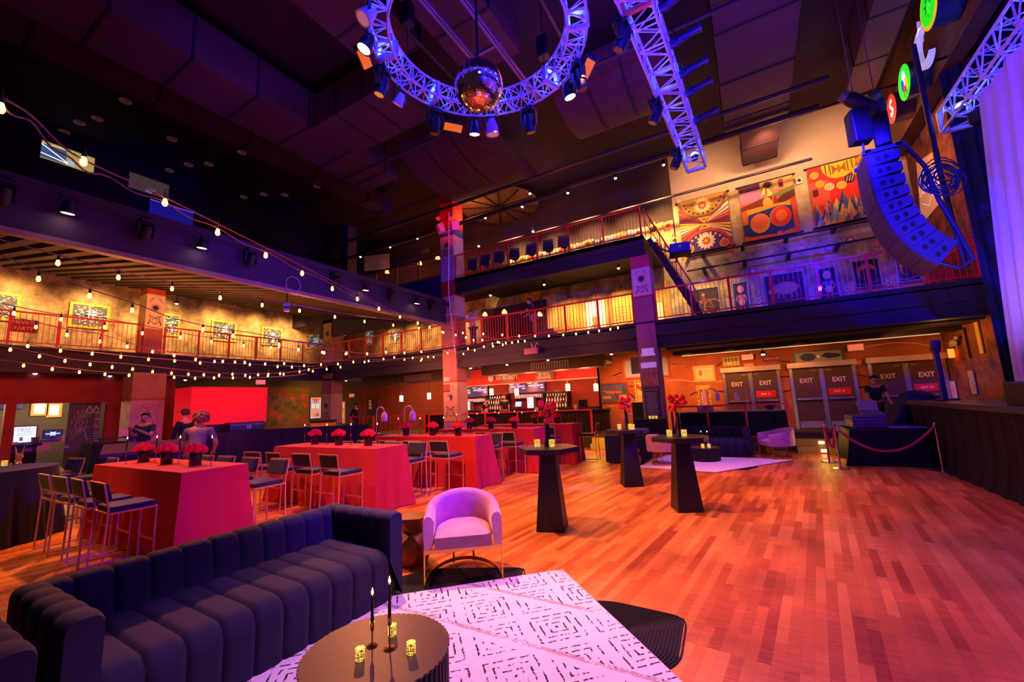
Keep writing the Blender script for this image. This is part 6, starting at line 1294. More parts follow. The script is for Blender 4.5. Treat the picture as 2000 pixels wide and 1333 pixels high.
for k, (px, lab) in enumerate(((1048, 'white cup stack on the bar top'), (949, 'small white card holder on the bar top'), (1125, 'white paper box beside the black till monitor'))):
    a = ay(px, 805, 17.2); t = thing('counter_item', lab, 'box', (a.x, 17.2, PZ+.931)); MB().box(-.06, .06, -.05, .05, 0, .16+.03*k).build('body', M('item_white', 'e0c8c0', .6), t, bevel=.01); MB().box(-.062, .062, -.052, .052, .05, .07).build('band', M('item_band', '804040', .6), t)
# ducts under the rear balcony
DK2 = M('duct_grey', '504438', .6, scale=2)
for (x0, x1, y0, y1, z0, z1), lab in (((-18.5, -11.9, 15.6, 16.6, 2.95, 3.55), 'grey duct with slotted grille under the balcony, left of the column'), ((-10.8, -5.2, 15.9, 16.8, 3.0, 3.6), 'grey duct with slotted grille above the bar')):
    t = thing('air_duct', lab, 'air duct'); MB().box(x0, x1, y0, y1, z0, z1).build('duct_shell', DK2, t)
    b = MB(); xm = x0+(x1-x0)*.62; b.box(xm-.9, xm+.9, y0-.04, y0, z0+.3, z0+.36); [b.box(xm-.88+i*.12, xm-.82+i*.12, y0-.03, y0, z0+.05, z0+.3) for i in range(15)]; b.build('slot_grille', M('grille_pale', '8a8070', .5), t)
SML = M('small_downlight', 'f0e0d8', .4, e='e8d8ff', es=6, var=0); pp = None
for (px, py), Y in [((1194, 690), 15.4), ((1070, 702), 15.4), ((990, 711), 15.4), ((919, 718), 15.4), ((827, 728), 16), ((740, 736), 16), ((676, 743), 16), ((588, 748), 17), ((1490, 690), 15.2)]:
    p = ay(px, py, Y); l = 'small bell shaped downlight under the rear middle balcony'
    if pp is None: pp = thing('bell_downlight', l, 'downlight', p, 0, 'bell downlights under the balcony'); MB().lathe([(.09, -.03), (.07, .03), (.03, .07), (0, .08)], n=14).tube([(0, 0, .08), (0, 0, .35)], .012, 6).build('bell', CAN, pp, smooth=50); MB().ball((0, 0, -.02), .06, 10).build('bulb', SML, pp)
    else: dup(pp, p)
for (px, py) in ((69, 728), (215, 733), (362, 741), (345, 592)): dup(pp, ax(px, py, -20.9), 0, 'small bell downlight under the left middle balcony', 'bell downlights at the left')
# buffet in front of the bar with gooseneck heat lamps
HL = M('heat_lamp_white', 'e0c8d8', .4, .3)
def heatlamp(label, loc, rz, s=1.0):
    t = thing('gooseneck_lamp', label, 'heat lamp', loc, rz, 'gooseneck heat lamps'); MB().lathe([(0, 0), (.09*s, 0), (.09*s, .02), (0, .02)], n=18).build('base', HL, t)
    MB().tube([(0, 0, 0), (0, 0, .55*s)]+[(.13*s-.13*s*math.cos(a), 0, .55*s+.14*s*math.sin(a)) for a in [PI*i/10 for i in range(11)]], .012*s, 8).build('gooseneck', HL, t, smooth=60)
    MB().lathe([(.075*s, -.24*s), (.08*s, -.22*s), (.07*s, -.06*s), (.03*s, 0), (0, 0)], c=(.26*s, 0, .56*s), n=18).build('lamp_shade', HL, t, smooth=50); return t
heatlamp('white gooseneck heat lamp behind the third red table, left one', (-10.05, 9.05, .98), .1, 1.15); heatlamp('white gooseneck heat lamp behind the third red table, right one', (-9.05, 9.2, .98), .1, 1.15)
t = thing('buffet_table', 'black clothed buffet table under the gooseneck lamps', 'table', (-9.45, 9.15, 0)); MB().box(-.95, .95, -.33, .33, .02, .97).build('table_skirt', BCLOTH, t, bevel=.03); MB().box(-1.0, 1.0, -.37, .37, .95, .98).build('tabletop', BLK, t)
# black clothed service counter on the right
o = cloth('tablecloth', 'long black clothed counter behind the right guard rail', -2.45, .75, 15.5, 16.4, 1.1, M('navy_black_cloth', '10101c', .9, sheen=.2), .05, seed=31, z0=PZ+.01)
t = thing('serving_board', 'cream serving board along the top of the black clothed counter', 'board', (-.85, 15.95, 1.102)); MB().box(-1.5, 1.5, -.36, .36, 0, .03).build('board', M('cream_board', 'd8c090', .5), t, bevel=.01)
for px, l in ((1405, 'left'), (1462, 'right')): a = ay(px, 800, 16.0); heatlamp(f'white gooseneck heat lamp on the black clothed counter, {l} one', (a.x-.3 if l == 'left' else a.x, 15.95, 1.133), PI if l == 'right' else 0, 1.1)
a = ay(1378, 812, 15.8); t = thing('chafing_dish', 'steel chafing dish on the left of the black clothed counter', 'dish', (a.x, 15.95, 1.133)); MB().box(-.25, .25, -.16, .16, 0, .12).build('pan', STEEL, t, bevel=.02); MB().box(-.26, .26, -.17, .17, .12, .16).build('lid', STEEL, t, bevel=.02); MB().box(-.05, .05, -.19, -.16, .12, .15).build('lid_handle', BLK, t)
t = thing('dark_bowl', 'dark blue lit bowl on the right of the black clothed counter', 'bowl', (.35, 15.9, 1.133)); MB().lathe([(0, 0), (.08, 0), (.17, .12), (.16, .13), (.07, .02), (0, .02)], n=24).build('bowl_shell', M('bowl_blue', '182050', .3, coat=.5), t, smooth=60); MB().ball((0, 0, .1), .09, 10).build('bowl_content', M('bowl_fill', '301c30', .6), t)
o = cloth('tablecloth', 'small black draped table in front of the violet column', -3.45, -2.55, 13.6, 14.1, 1.02, M('navy_black_cloth'), .08, seed=44)
for k in range(3): votive('votive on the small draped table before the violet column', -2.98+k*.1, 13.8, 1.022, 'votives on the small draped table', 1.2)
t = thing('draped_stand', 'tall black draped stand left of the violet column', 'stand', (-3.5, 15.2, PZ)); MB().prism([(-.3+.03*(k % 2), -.28+.56*k/8) for k in range(9)]+[(.3-.03*(k % 2), .28-.56*k/8) for k in range(9)], 0, 1.15).build('drape', M('navy_black_cloth'), t); MB().box(-.3, .3, -.28, .28, 1.15, 1.18).build('top', BLK, t)
t = thing('wall_television', 'small violet lit television on an arm beside the violet column', 'television', (-3.55, 15.2, 2.55), R(-35)); MB().box(-.3, .3, -.04, 0, 0, .6).build('casing', M('tv_violet', '3a2c70', .5, e='2018a0', es=.25), t, bevel=.01); MB().box(-.27, .27, -.044, -.04, .04, .56).build('screen', M('tv_face', '2a2050', .3), t); MB().tube([(0, 0, .3), (.15, .2, .35), (.35, .1, .4)], .02).build('wall_arm', HL, t)
# ------------------------------------------------------------------ left bar
t = thing('bar_counter', 'black bar counter of the left bar', 'bar', (-21.6, 2.3, 0)); MB().box(-.3, .3, -6, 2.1, .15, 1.02).build('bar_front', BLK, t); MB().box(-.38, .4, -6, 2.2, 1.02, 1.09).build('bar_top', M('bar_top_blue', '1a1430', .25, coat=.5), t)
drape('bar_skirt', 'black cloth hung along the front of the left bar', ((-21.22, 4.4), (-21.22, -3.8)), .16, .78, .02, .3, M('skirt_black'), cat='bar skirt', n=200, rows=4)
def left(px, py, X): return ax(px, py, X)
a, c = left(0, 773, -23.9), left(45, 800, -23.9); t = tv('purple wall screen at the far left bar, cut by the frame', (-23.9, c.y-.85, c.z), R(90), 1.7, .75, 1, ('403090', 'c090ff', '9060e0'))
for (x0, y0, x1, y1), lab in (((62, 784, 92, 812), 'bright framed sheet on the left bar wall, left one'), ((92, 788, 119, 815), 'bright yellow framed sheet on the left bar wall, right one')):
    a, c = left(x0, y0, -23.95), left(x1, y1, -23.95); framed(lab, 'picture', 0, 0, c.y-a.y, a.z-c.z, lambda p, w, h: (p.rect(-w/2, w/2, 0, h, 'fff4d8'), p.rect(-w*.3, w*.3, h*.2, h*.8, 'f8f0e8'), p.rect(-w*.2, w*.2, h*.3, h*.34, 'b0a080')), 'c89830', .08, loc=(-23.95, (a.y+c.y)/2, c.z), rz=R(90), mat=vcm('sheet_lit', .5, .9, 0))
a = left(50, 838, -21.7); t = thing('menu_screen', 'white lit menu screen standing on the left bar', 'screen', (-21.65, a.y, 1.091), R(90)); T = Matrix.Rotation(R(-8), 4, 'X'); MB().box(-.3, .3, 0, .1, 0, .62, T=T).build('casing', M('menu_case', '786888', .4), t, bevel=.01); p = Pic(-.003); p.rect(-.25, .25, .05, .57, 'c8e4f8'); p.text('MENU', 0, .48, .14, '406090'); [p.rect(-.2, .2, .4-.06*k, .42-.06*k, '7090b0') for k in range(3)]; p.rect(-.12, -.04, .1, .22, '304870'); o = p.build('lit_sheet', t, TVM); o.rotation_euler = (R(-8), 0, 0)
a = left(102, 838, -21.7); t = thing('till_screen', 'small dark till with a blue logo on the left bar', 'till', (-21.6, a.y, 1.091), R(90)); MB().box(-.28, .28, -.15, .1, 0, .1).build('cash_drawer', M('drawer_violet', '6038a0', .5), t, bevel=.01); MB().box(-.24, .24, -.04, 0, .12, .42).box(-.04, .04, -.04, 0, .1, .14).build('casing', BLK, t); p = Pic(-.042); p.rect(-.22, .22, .14, .4, '182048'); p.star(0, .28, .1, .05, 4, 'd0e0ff', PI/4); p.rect(-.18, .18, .26, .3, 'a0b8f0'); p.build('screen', t, TVM)
for k, (px, lab, c, h) in enumerate(((70, 'small metal bin on the left bar', '504848', .2), (125, 'white pot with a red mark on the left bar', 'd8b8b0', .18), (138, 'little white cup on the left bar', 'e8d8d0', .12), (28, 'low cream dish at the near end of the left bar', 'e0c890', .08))):
    a = left(px, 840, -21.5); t = thing('counter_pot', lab, 'pot', (-21.45, a.y, 1.091)); MB().lathe([(0, 0), (.08, 0), (.1, h), (.085, h), (.07, .02), (0, .02)], n=18).build('pot_wall', M('pot_'+c, c, .5), t, smooth=50); MB().lathe([(.1, h-.02), (.11, h), (.1, h)], n=18).build('rim', M('pot_'+c), t)
for px, c, w, h, lab in ((86, 'c09090', .28, .36, 'pinkish paper sheet stuck to the left bar front'), (58, '7040c0', .16, .18, 'violet card on the ledge of the left bar front'), (132, 'b08898', .14, .16, 'small pink card on the ledge of the left bar front'), (108, '9a78a0', .2, .1, 'low lilac card on the ledge of the left bar front')):
    a = left(px, 855, -21.27); t = thing('paper_notice', lab, 'paper', (-21.26, a.y, .84), R(90)); MB().box(-w/2, w/2, -.012, 0, 0, h*.5).build('sheet', M('paper_'+c, c, .7), t); p = Pic(-.0125); p.rect(-w*.3, w*.3, h*.2, h*.24, '604858'); p.build('print', t)
t = thing('chalkboard', 'tall grey chalkboard panel with chalk scrawls beside the left bar', 'board', (-21.3, 3.95, .15), R(90)); a, c = left(137, 775, -21.3), left(190, 870, -21.3); t.location.y = (a.y+c.y)/2; w = c.y-a.y; MB().box(-w/2, w/2, 0, .04, 0, 2.27).build('slate', M('slate_grey', '545450', .8), t); p = Pic(-.002); q = random.Random(3)
for k in range(60): x, z = q.gauss(-.05, w*.16), q.uniform(.9, 1.9); p.line([(x, z), (x+q.uniform(-.08, .08), z+q.uniform(.05, .3))], .012, 'a8a498')
p.line([(.0, 1.95), (.1, 2.15), (.18, 1.97)], .03, 'c8c4b0'); p.line([(.2, 1.95), (.28, 2.15), (.36, 1.97)], .03, 'c8c4b0'); p.line([(-.0, 1.92), (.38, 1.92)], .025, 'c8c4b0')
for k in range(22): p.rect(w/2-.17, w/2-.03, .1+k*.085, .12+k*.085+.02*(k % 3 == 0), 'c8c0b0')
p.build('chalk_marks', t)
# equipment and furniture between the left bar and the tables
DRP = M('barrier_cloth', '1a1420', .95, sheen=.15)
P3 = [az(352, 850, 1.2), az(480, 841, 1.2), az(720, 829, 1.2)]
drape('barrier_drape', 'low black cloth barrier round the mixing position, left length', ((P3[0].x, P3[0].y), (P3[1].x, P3[1].y)), .16, 1.2, .02, .4, DRP, cat='barrier', n=60, rows=4)
drape('barrier_drape', 'low black cloth barrier round the mixing position, right length', ((P3[1].x, P3[1].y), (P3[2].x, P3[2].y)), .03, 1.2, .02, .4, DRP, cat='barrier', n=120, rows=4)
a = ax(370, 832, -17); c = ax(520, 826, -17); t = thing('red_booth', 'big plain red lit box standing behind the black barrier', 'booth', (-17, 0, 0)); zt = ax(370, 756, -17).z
MB().box(-1.25, 0, a.y, c.y, 1.42, zt).build('red_panelling', M('booth_red', 'e01828', .8, var=.05, e='ff1030', es=.25), t, bevel=.01); MB().box(-1.2, -.05, a.y+.05, c.y-.05, .15, 1.42).build('dark_base', BLK, t)  # red emission stands in for red light on the cloth
a = ax(455, 838, -16.2); c = ax(520, 828, -16.2); t = thing('flight_case', 'dark blue flight case with a white logo square on top of the barrier', 'case', (-16.6, (a.y+c.y)/2, 0), R(90)); hw = (c.y-a.y)/2; MB().box(-hw, hw, -.2, .2, 1.17, 1.46).build('case_body', M('case_blue', '181c58', .4), t, bevel=.015); MB().box(-hw, hw, -.205, .205, 1.36, 1.375).build('lid_seam', STEEL, t); p = Pic(-.206); p.rect(0, .14, 1.22, 1.34, '8080d0'); p.rect(.03, .11, 1.25, 1.31, '3030a0'); p.build('logo', t)
MB().box(-hw+.05, hw-.05, -.18, .18, .03, 1.17).build('rack_base', BLK, t)
a = az(625, 828, 1.22); t = thing('yellow_case', 'yellow sided black case lying on the barrier', 'case', (a.x-.2, a.y+.3, 1.0), R(35)); MB().box(-.45, .45, -.2, .2, .1, .25).build('case_body', M('case_yellow', 'e0a818', .5), t, bevel=.01); MB().box(-.47, .47, -.22, .22, .25, .36).build('lid', BLK, t, bevel=.01); MB().box(-.4, .4, -.15, .15, -.97, .1).build('stand', BLK, t)
for k, px in enumerate((578, 680)):
    x, y = ((-10.2, 7.0), (-9.0, 7.6))[k]; a = az(px, 868, 1.0); t = thing('floor_speaker', f'grey boxed loudspeaker with a lilac lit front behind the second red table, {("left", "right")[k]} one', 'loudspeaker', (a.x*.98, a.y*.98, 0), .3, 'boxed loudspeakers'); MB().box(-.3, .3, -.25, .25, 0, 1.0).build('cabinet', M('spk_grey', '58485a', .6), t, bevel=.03); MB().box(-.02, .27, -.26, -.25, .72, .97).build('lit_grille', M('spk_lilac', 'a050e0', .5, e='9040ff', es=.4), t)
t = thing('utility_cart', 'blue steel tube cart loaded with folded cloths at the left', 'cart', (*az(222, 912, .15).xy, .15), R(60)); BT = M('blue_tube', '3a4478', .4, .5)
for sx in (-.5, .5):
    for sy in (-.3, .3): MB().tube([(sx, sy, .06), (sx, sy, 1.0)], .022).build('upright', BT, t); MB().lathe([(0, -.02), (.06, -.02), (.06, .02), (0, .02)], c=(sx, 0, 0), n=12, T=Matrix.Translation((0, sy, .06)) @ Matrix.Rotation(R(90), 4, 'X')).build('caster', BLK, t)
MB().box(-.52, .52, -.32, .32, .96, 1.0).box(-.5, .5, -.3, .3, .3, .33).box(-.5, .5, -.3, .3, .6, .62).build('shelf_deck', BT, t)
t = thing('folded_cloths', 'crumpled pink folded cloths on the blue cart', 'cloth', t.location+Vector((0, 0, .62))); [MB().ball((dx, dy, .05), .12, 8, sc=(1.3, .9, .4)).build('cloth_fold', M('cloth_pink', 'b08070', .9), t, smooth=70) for dx, dy in ((-.2, 0), (.05, .08), (.25, -.03))]
a = az(240, 905, .15); o = cloth('covered_crate', 'black draped bulky crate at the left beside the blue cart', -18.9, -18.0, 4.9, 5.7, 1.05, M('skirt_black'), .05, seed=9, cat='crate', z0=.16)
a = az(280, 848, 1.1); t = thing('control_desk', 'mauve topped control desk in front of the two standing men', 'desk', (-13.6, 4.75, .03), R(70)); MB().box(-.8, .8, -.35, .35, 0, .9).build('desk_body', BLK, t); T = Matrix.Translation((0, 0, .98)) @ Matrix.Rotation(R(14), 4, 'X'); MB().box(-.85, .85, -.4, .4, -.04, .05, T=T).build('sloping_top', M('desk_mauve', '5c3858', .5), t)
a = az(222, 912, .15); t = thing('standing_notice', 'pink sheet with a printed square standing on the blue cart', 'sign', (a.x+.2, a.y+.2, 1.152), R(60)); MB().box(-.16, .16, -.01, .01, 0, .26).build('sheet', M('sheet_pink', 'd8a8a8', .6), t); MB().box(-.1, .1, -.05, .05, -.0, .015).build('foot', BLK, t)
# ------------------------------------------------------------------ stage side table, ropes
o = cloth('tablecloth', 'black draped equipment table beside the stage', 1.75, 3.0, 12.15, 13.5, .78, M('skirt_black'), .08, seed=51)
t = thing('equipment_rack', 'stack of flat rack units with violet lit trims on the black draped table', 'rack', (2.2, 12.9, .782), .15); [MB().box(-.35+.01*(k % 2), .3+.01*(k % 2), -.25, .25, .006+.075*k, .07+.075*k).build('rack_unit', M('rack_metal', '6a6080', .4, .4), t, bevel=.006) for k in range(4)]
t = thing('laptop', 'tilted laptop with a pale sheet on top of the rack stack', 'laptop', (2.35, 13.0, 1.1), .2); T = Matrix.Rotation(R(20), 4, 'X'); MB().box(-.2, .2, -.15, .15, 0, .02, T=T).build('base', M('laptop_grey', '605860', .5), t); T = Matrix.Translation((0, .15, .05)) @ Matrix.Rotation(R(70), 4, 'X'); MB().box(-.2, .2, 0, .25, 0, .015, T=T).build('lid', M('laptop_lid', '9a8a78', .5), t)
b = MB(); q = random.Random(8)
for k in range(5): b.tube([(2.5+.12*j+.04*q.random(), 12.35+.1*k+.05*math.sin(j*2+k), .8+.01*(j % 2)) for j in range(6)], .008, 5)
tag(b.build('cable_tangle', M('cable_violet', '8070c0', .5)), 'pale cables tangled on the black draped table', 'cables')
t = thing('covered_console', 'dark sloped console under a blue black cover behind the equipment table', 'console', (3.1, 14.05, 0), .1); b = MB(); b.prism([(-.75, -.5), (.55, -.5), (.55, .5), (-.75, .5)], 0, 1.25, top=[(-.1, -.45), (.55, -.45), (.55, .45), (-.1, .45)]); b.build('cover', M('console_cover', '16142c', .8), t, bevel=.05); MB().ball((.35, .0, 1.3), .4, 16, sc=(1, 1, .75)).build('round_top', M('round_blue', '0c1040', .8), t, smooth=70)
t = thing('lighting_stand', 'dark blue upright pole on a heavy foot at the far corner of the stage', 'stand', (3.65, 13.0, 1.355)); MB().tube([(0, 0, .02), (0, 0, 1.2)], .06).build('pole', M('pole_blue', '201c60', .4), t, smooth=60); MB().tube([(0, 0, 1.1), (.03, 0, 1.35)], .09).build('collar', M('pole_blue'), t, smooth=60); MB().box(-.2, .2, -.2, .2, 0, .02).build('foot', BLK, t)
SS = M('stanchion_steel', 'c8b8c8', .2, .95, var=0)
pr = None; SP = [((1843, 922), 'steel rope stanchion at the foot of the stage, nearest the skirt'), ((1642, 916), 'steel rope stanchion left of the draped table, nearer one'), ((1620, 903), 'steel rope stanchion left of the draped table, farther one')]; SL = []
for (px, py), l in SP:
    p = az(px, py, 0); SL.append(p)
    if pr is None: pr = thing('rope_stanchion', l, 'stanchion', p, 0, 'rope stanchions'); MB().lathe([(0, 0), (.17, 0), (.17, .015), (.04, .03), (0, .03)], n=28).build('base', SS, pr, smooth=40); MB().tube([(0, 0, .02), (0, 0, .92)], .022, 12).build('pole', SS, pr, smooth=60); MB().lathe([(0, .9), (.035, .9), (.035, .94), (.02, .955), (0, .96)], n=14).build('cap', SS, pr, smooth=40)
    else: dup(pr, p, 0, l)
ROPE = M('red_rope', 'b01838', .7, sheen=.5)
for (A_, B_, sag), l in zip([(SL[0], SL[1], .52), (SL[1], SL[2], .5)], ['red velvet rope hanging before the draped table', 'short red velvet rope between the two left stanchions']):
    t = thing('velvet_rope', l, 'rope', (0, 0, 0), 0, 'velvet ropes'); P = []
    for i in range(25): u = i/24; P.append(A_.lerp(B_, u)+Vector((0, 0, .9-sag*(1-(2*u-1)**2))))
    MB().tube(P[1:-1], .026, 10).build('rope', ROPE, t, smooth=60); MB().tube(P[:3], .02, 8).tube(P[-3:], .02, 8).build('end_hook', SS, t, smooth=60)
# ------------------------------------------------------------------ rusty wall dressing right, projected logo
def onright(px, py): return ax(px, py, 5.24)
t = thing('wall_projection', 'white projected band logo on the beige panel behind the line array', 'projection', (5.235, 0, 0), R(-90)); p = Pic(0)
q = [onright(1790, 318), onright(1833, 290), onright(1846, 385), onright(1800, 440)]; p.poly([(-v.y, v.z) for v in q], 'c49468'); c = sum(q, Vector())/4; 
p.text('SCHOOLIES', -c.y, c.z+.05, .42, 'f8f0f0', .8, .01); p.line([(-c.y-.8, c.z-.3), (-c.y-.3, c.z-.55), (-c.y, c.z-.35), (-c.y+.6, c.z-.5)], .03, 'e8e0e8'); p.rect(-c.y+.35, -c.y+.75, c.z-.32, c.z-.2, 'f0f0f8'); p.line([(-c.y-.8, c.z+.3), (-c.y-.2, c.z+.5), (-c.y+.7, c.z+.35)], .03, 'e8e0e8'); p.build('projected_face', t, vcm('proj_lit', .7, .35, 0))
for (x0, y0, x1, y1), c, lab in (((1858, 745, 1872, 778), 'd8c0a0', 'cream panel low on the rust wall by the stage'), ((1893, 725, 1912, 770), '9a9060', 'olive painted panel on the rust wall'), ((1845, 700, 1860, 760), '6a4a38', 'patterned brown plank on the rust wall'), ((1884, 640, 1898, 700), '2a1814', 'dark framed panel with small shapes on the rust wall'), ((1905, 630, 1925, 690), 'c0a048', 'black plank with a yellow painted hand on the rust wall')):
    a = onright(x0, y0); c_ = onright(x1, y1); t = thing('wall_panel', lab, 'panel', (5.23, (a.y+c_.y)/2, min(a.z, c_.z)), R(-90)); w = abs(c_.y-a.y); h = abs(a.z-c_.z); MB().box(-w/2, w/2, -.03, 0, 0, h).build('board', M('wp_'+c, c, .8), t); p = Pic(-.032); qq = random.Random(x0); [p.star(qq.uniform(-w*.3, w*.3), h*(.2+.15*k), w*.12, w*.05, 5, '40281c') for k in range(5)]; p.build('painted_shape', t)
a = onright(1866, 690); t = thing('wall_lantern', 'small glowing red lantern on the rust wall by the stage', 'lamp', (5.2, a.y, a.z)); MB().box(-.1, .0, -.08, .08, -.13, .13).build('lantern_case', M('lantern_red', 'ff6030', .4, e='ff4818', es=7, var=0), t); MB().box(-.12, .02, -.1, .1, .13, .16).build('cap', CAN, t)
a = onright(1870, 670); t = thing('carved_animal', 'pale carved animal figure mounted on the rust wall', 'ornament', (5.2, a.y, a.z), R(-90)); AN = M('carved_pale', 'a08870', .7); MB().ball((0, -.05, 0), .16, 12, sc=(1.6, .4, .6)).build('body', AN, t, smooth=70); MB().ball((.28, -.05, .12), .08, 10, sc=(1.3, .6, .8)).build('head', AN, t, smooth=70); [MB().tube([(x, -.05, -.05), (x*1.2, -.05, -.25)], .02).build('leg', AN, t) for x in (-.2, .18)]
# speakers and beacons on the tall column, fixtures on the top balcony edge
WS = M('white_speaker', 'd8b8e8', .5)
for px, py, r, l in ((890, 440, .5, 'right'), (861, 447, -.6, 'left')): a = ay(px, py, 14.0); t = thing('column_speaker', f'small white loudspeaker on the {l} of the tall red column', 'loudspeaker', a, r, 'white column speakers'); T = Matrix.Rotation(R(18), 4, 'X'); MB().box(-.16, .16, -.14, .14, -.2, .2, T=T).build('cabinet', WS, t, bevel=.015); MB().tube([(0, .1, 0), (0, .35, .05)], .03).build('bracket', CAN, t)
for px, l in ((856, 'left'), (882, 'right')): a = ay(px, 427, 14.0); t = thing('red_beacon', f'red lit beacon on the {l} of the tall red column', 'beacon', a, 0, 'red beacons'); MB().ball((0, 0, 0), .1, 12, sc=(1, 1, .8)).build('lens', M('beacon_red', 'ff2010', .3, e='ff1008', es=3, var=0), t, smooth=70); MB().tube([(0, .05, 0), (0, .25, 0)], .05).build('mount', CAN, t)
o = MB().tube([ay(877, 415, 14.1), ay(876, 560, 14.1), ay(878, 590, 14.0), ay(889, 690, 14.0)], .02, 6).build('lit_conduit', M('pale_tube', 'c8a0d8', .4, e='9060d0', es=.3), smooth=60); tag(o, 'pale vertical tube running down the tall red column', 'tube')
for k, (px, py) in enumerate([(925, 521), (950, 513), (977, 507), (1006, 501), (1039, 492), (1072, 485), (1102, 477)]):
    a = ay(px, py, 13.95); t = thing('blinder_light', f'black ribbed drum light on the top balcony edge, {("first", "second", "third", "fourth", "fifth", "sixth", "seventh")[k]} from the red column', 'stage light', a, R(15), 'ribbed drum lights'); T = Matrix.Rotation(R(75), 4, 'X') @ Matrix.Scale(1.25, 4)
    MB().lathe([(0, -.1), (.1, -.1), (.16, .0), (.17, .12), (0, .12)], n=18, T=T).build('drum', M('drum_dark', '28243c', .4), t, smooth=50); b = MB(); [b.box(-.17+.002*j, .17-.002*j, -.18+.06*j, -.15+.06*j, .11, .14, T=T) for j in range(7)]; b.build('louvre', M('louvre_pale', '343040', .5, .1), t); MB().bar((0, 0, -.1), (0, .25, -.3), .04).build('bracket', CAN, t)
a = ay(1327, 487, 13.9); t = thing('projector_box', 'blue lit projector box on the end of the top balcony', 'projector', a, .2); MB().box(-.3, .3, -.25, .25, -.14, .14).build('case', M('proj_blue', '1830a0', .4), t, bevel=.02); MB().box(-.32, .32, -.27, .27, -.2, -.16).bar((0, 0, -.2), (-.9, .3, .4), .05).build('arm', CAN, t); MB().lathe([(0, -.26), (.06, -.26), (.06, -.3), (0, -.3)], n=14, T=Matrix.Rotation(R(-90), 4, 'X')).build('lens', M('dim_lens'), t)
for y, z, l in ((17.5, 7.2, 'upper'), (17.3, 6.55, 'lower')):
    t = thing('wall_rail_pipe', f'dark lighting bar on brackets along the banner wall, {l} one', 'pipe', (0, y, z), 0, 'wall lighting bars'); MB().tube([(-1.8, 0, 0), (4.6, 0, 0)], .035, 8).build('bar', CAN, t); [MB().box(x-.06, x+.06, 0, YW-y-.02, -.05, .05).build('bracket', CAN, t) for x in (-1.2, .2, 1.6, 3.0, 4.3)]
t = thing('speaker_cluster', 'pinkish junction box with wires on the edge of the rear balcony', 'box', ay(1036, 686, 14.0), 0); MB().box(-.28, .28, 0, .14, -.12, .12).build('case', M('box_pink', '9a5868', .6), t, bevel=.01); MB().tube([(.2, 0, .12), (.3, -.03, .3), (.36, 0, .2)], .012).tube([(.1, 0, .12), (.05, -.02, .3)], .012).build('wire', HL, t)
a = az(1, 1, 1)
t = thing('fan_speaker', 'white cylinder speaker hanging under the raked balcony lip', 'loudspeaker', ax(560, 600, -11.9), 0); MB().lathe([(0, -.13), (.09, -.13), (.09, .1), (.07, .13), (0, .13)], n=18).build('cylinder', M('cyl_white', 'a890b0', .5), t, smooth=50); MB().lathe([(.092, -.05), (.092, .0)], n=18).tube([(0, 0, .12), (0, 0, .7)], .015).build('band', CAN, t)
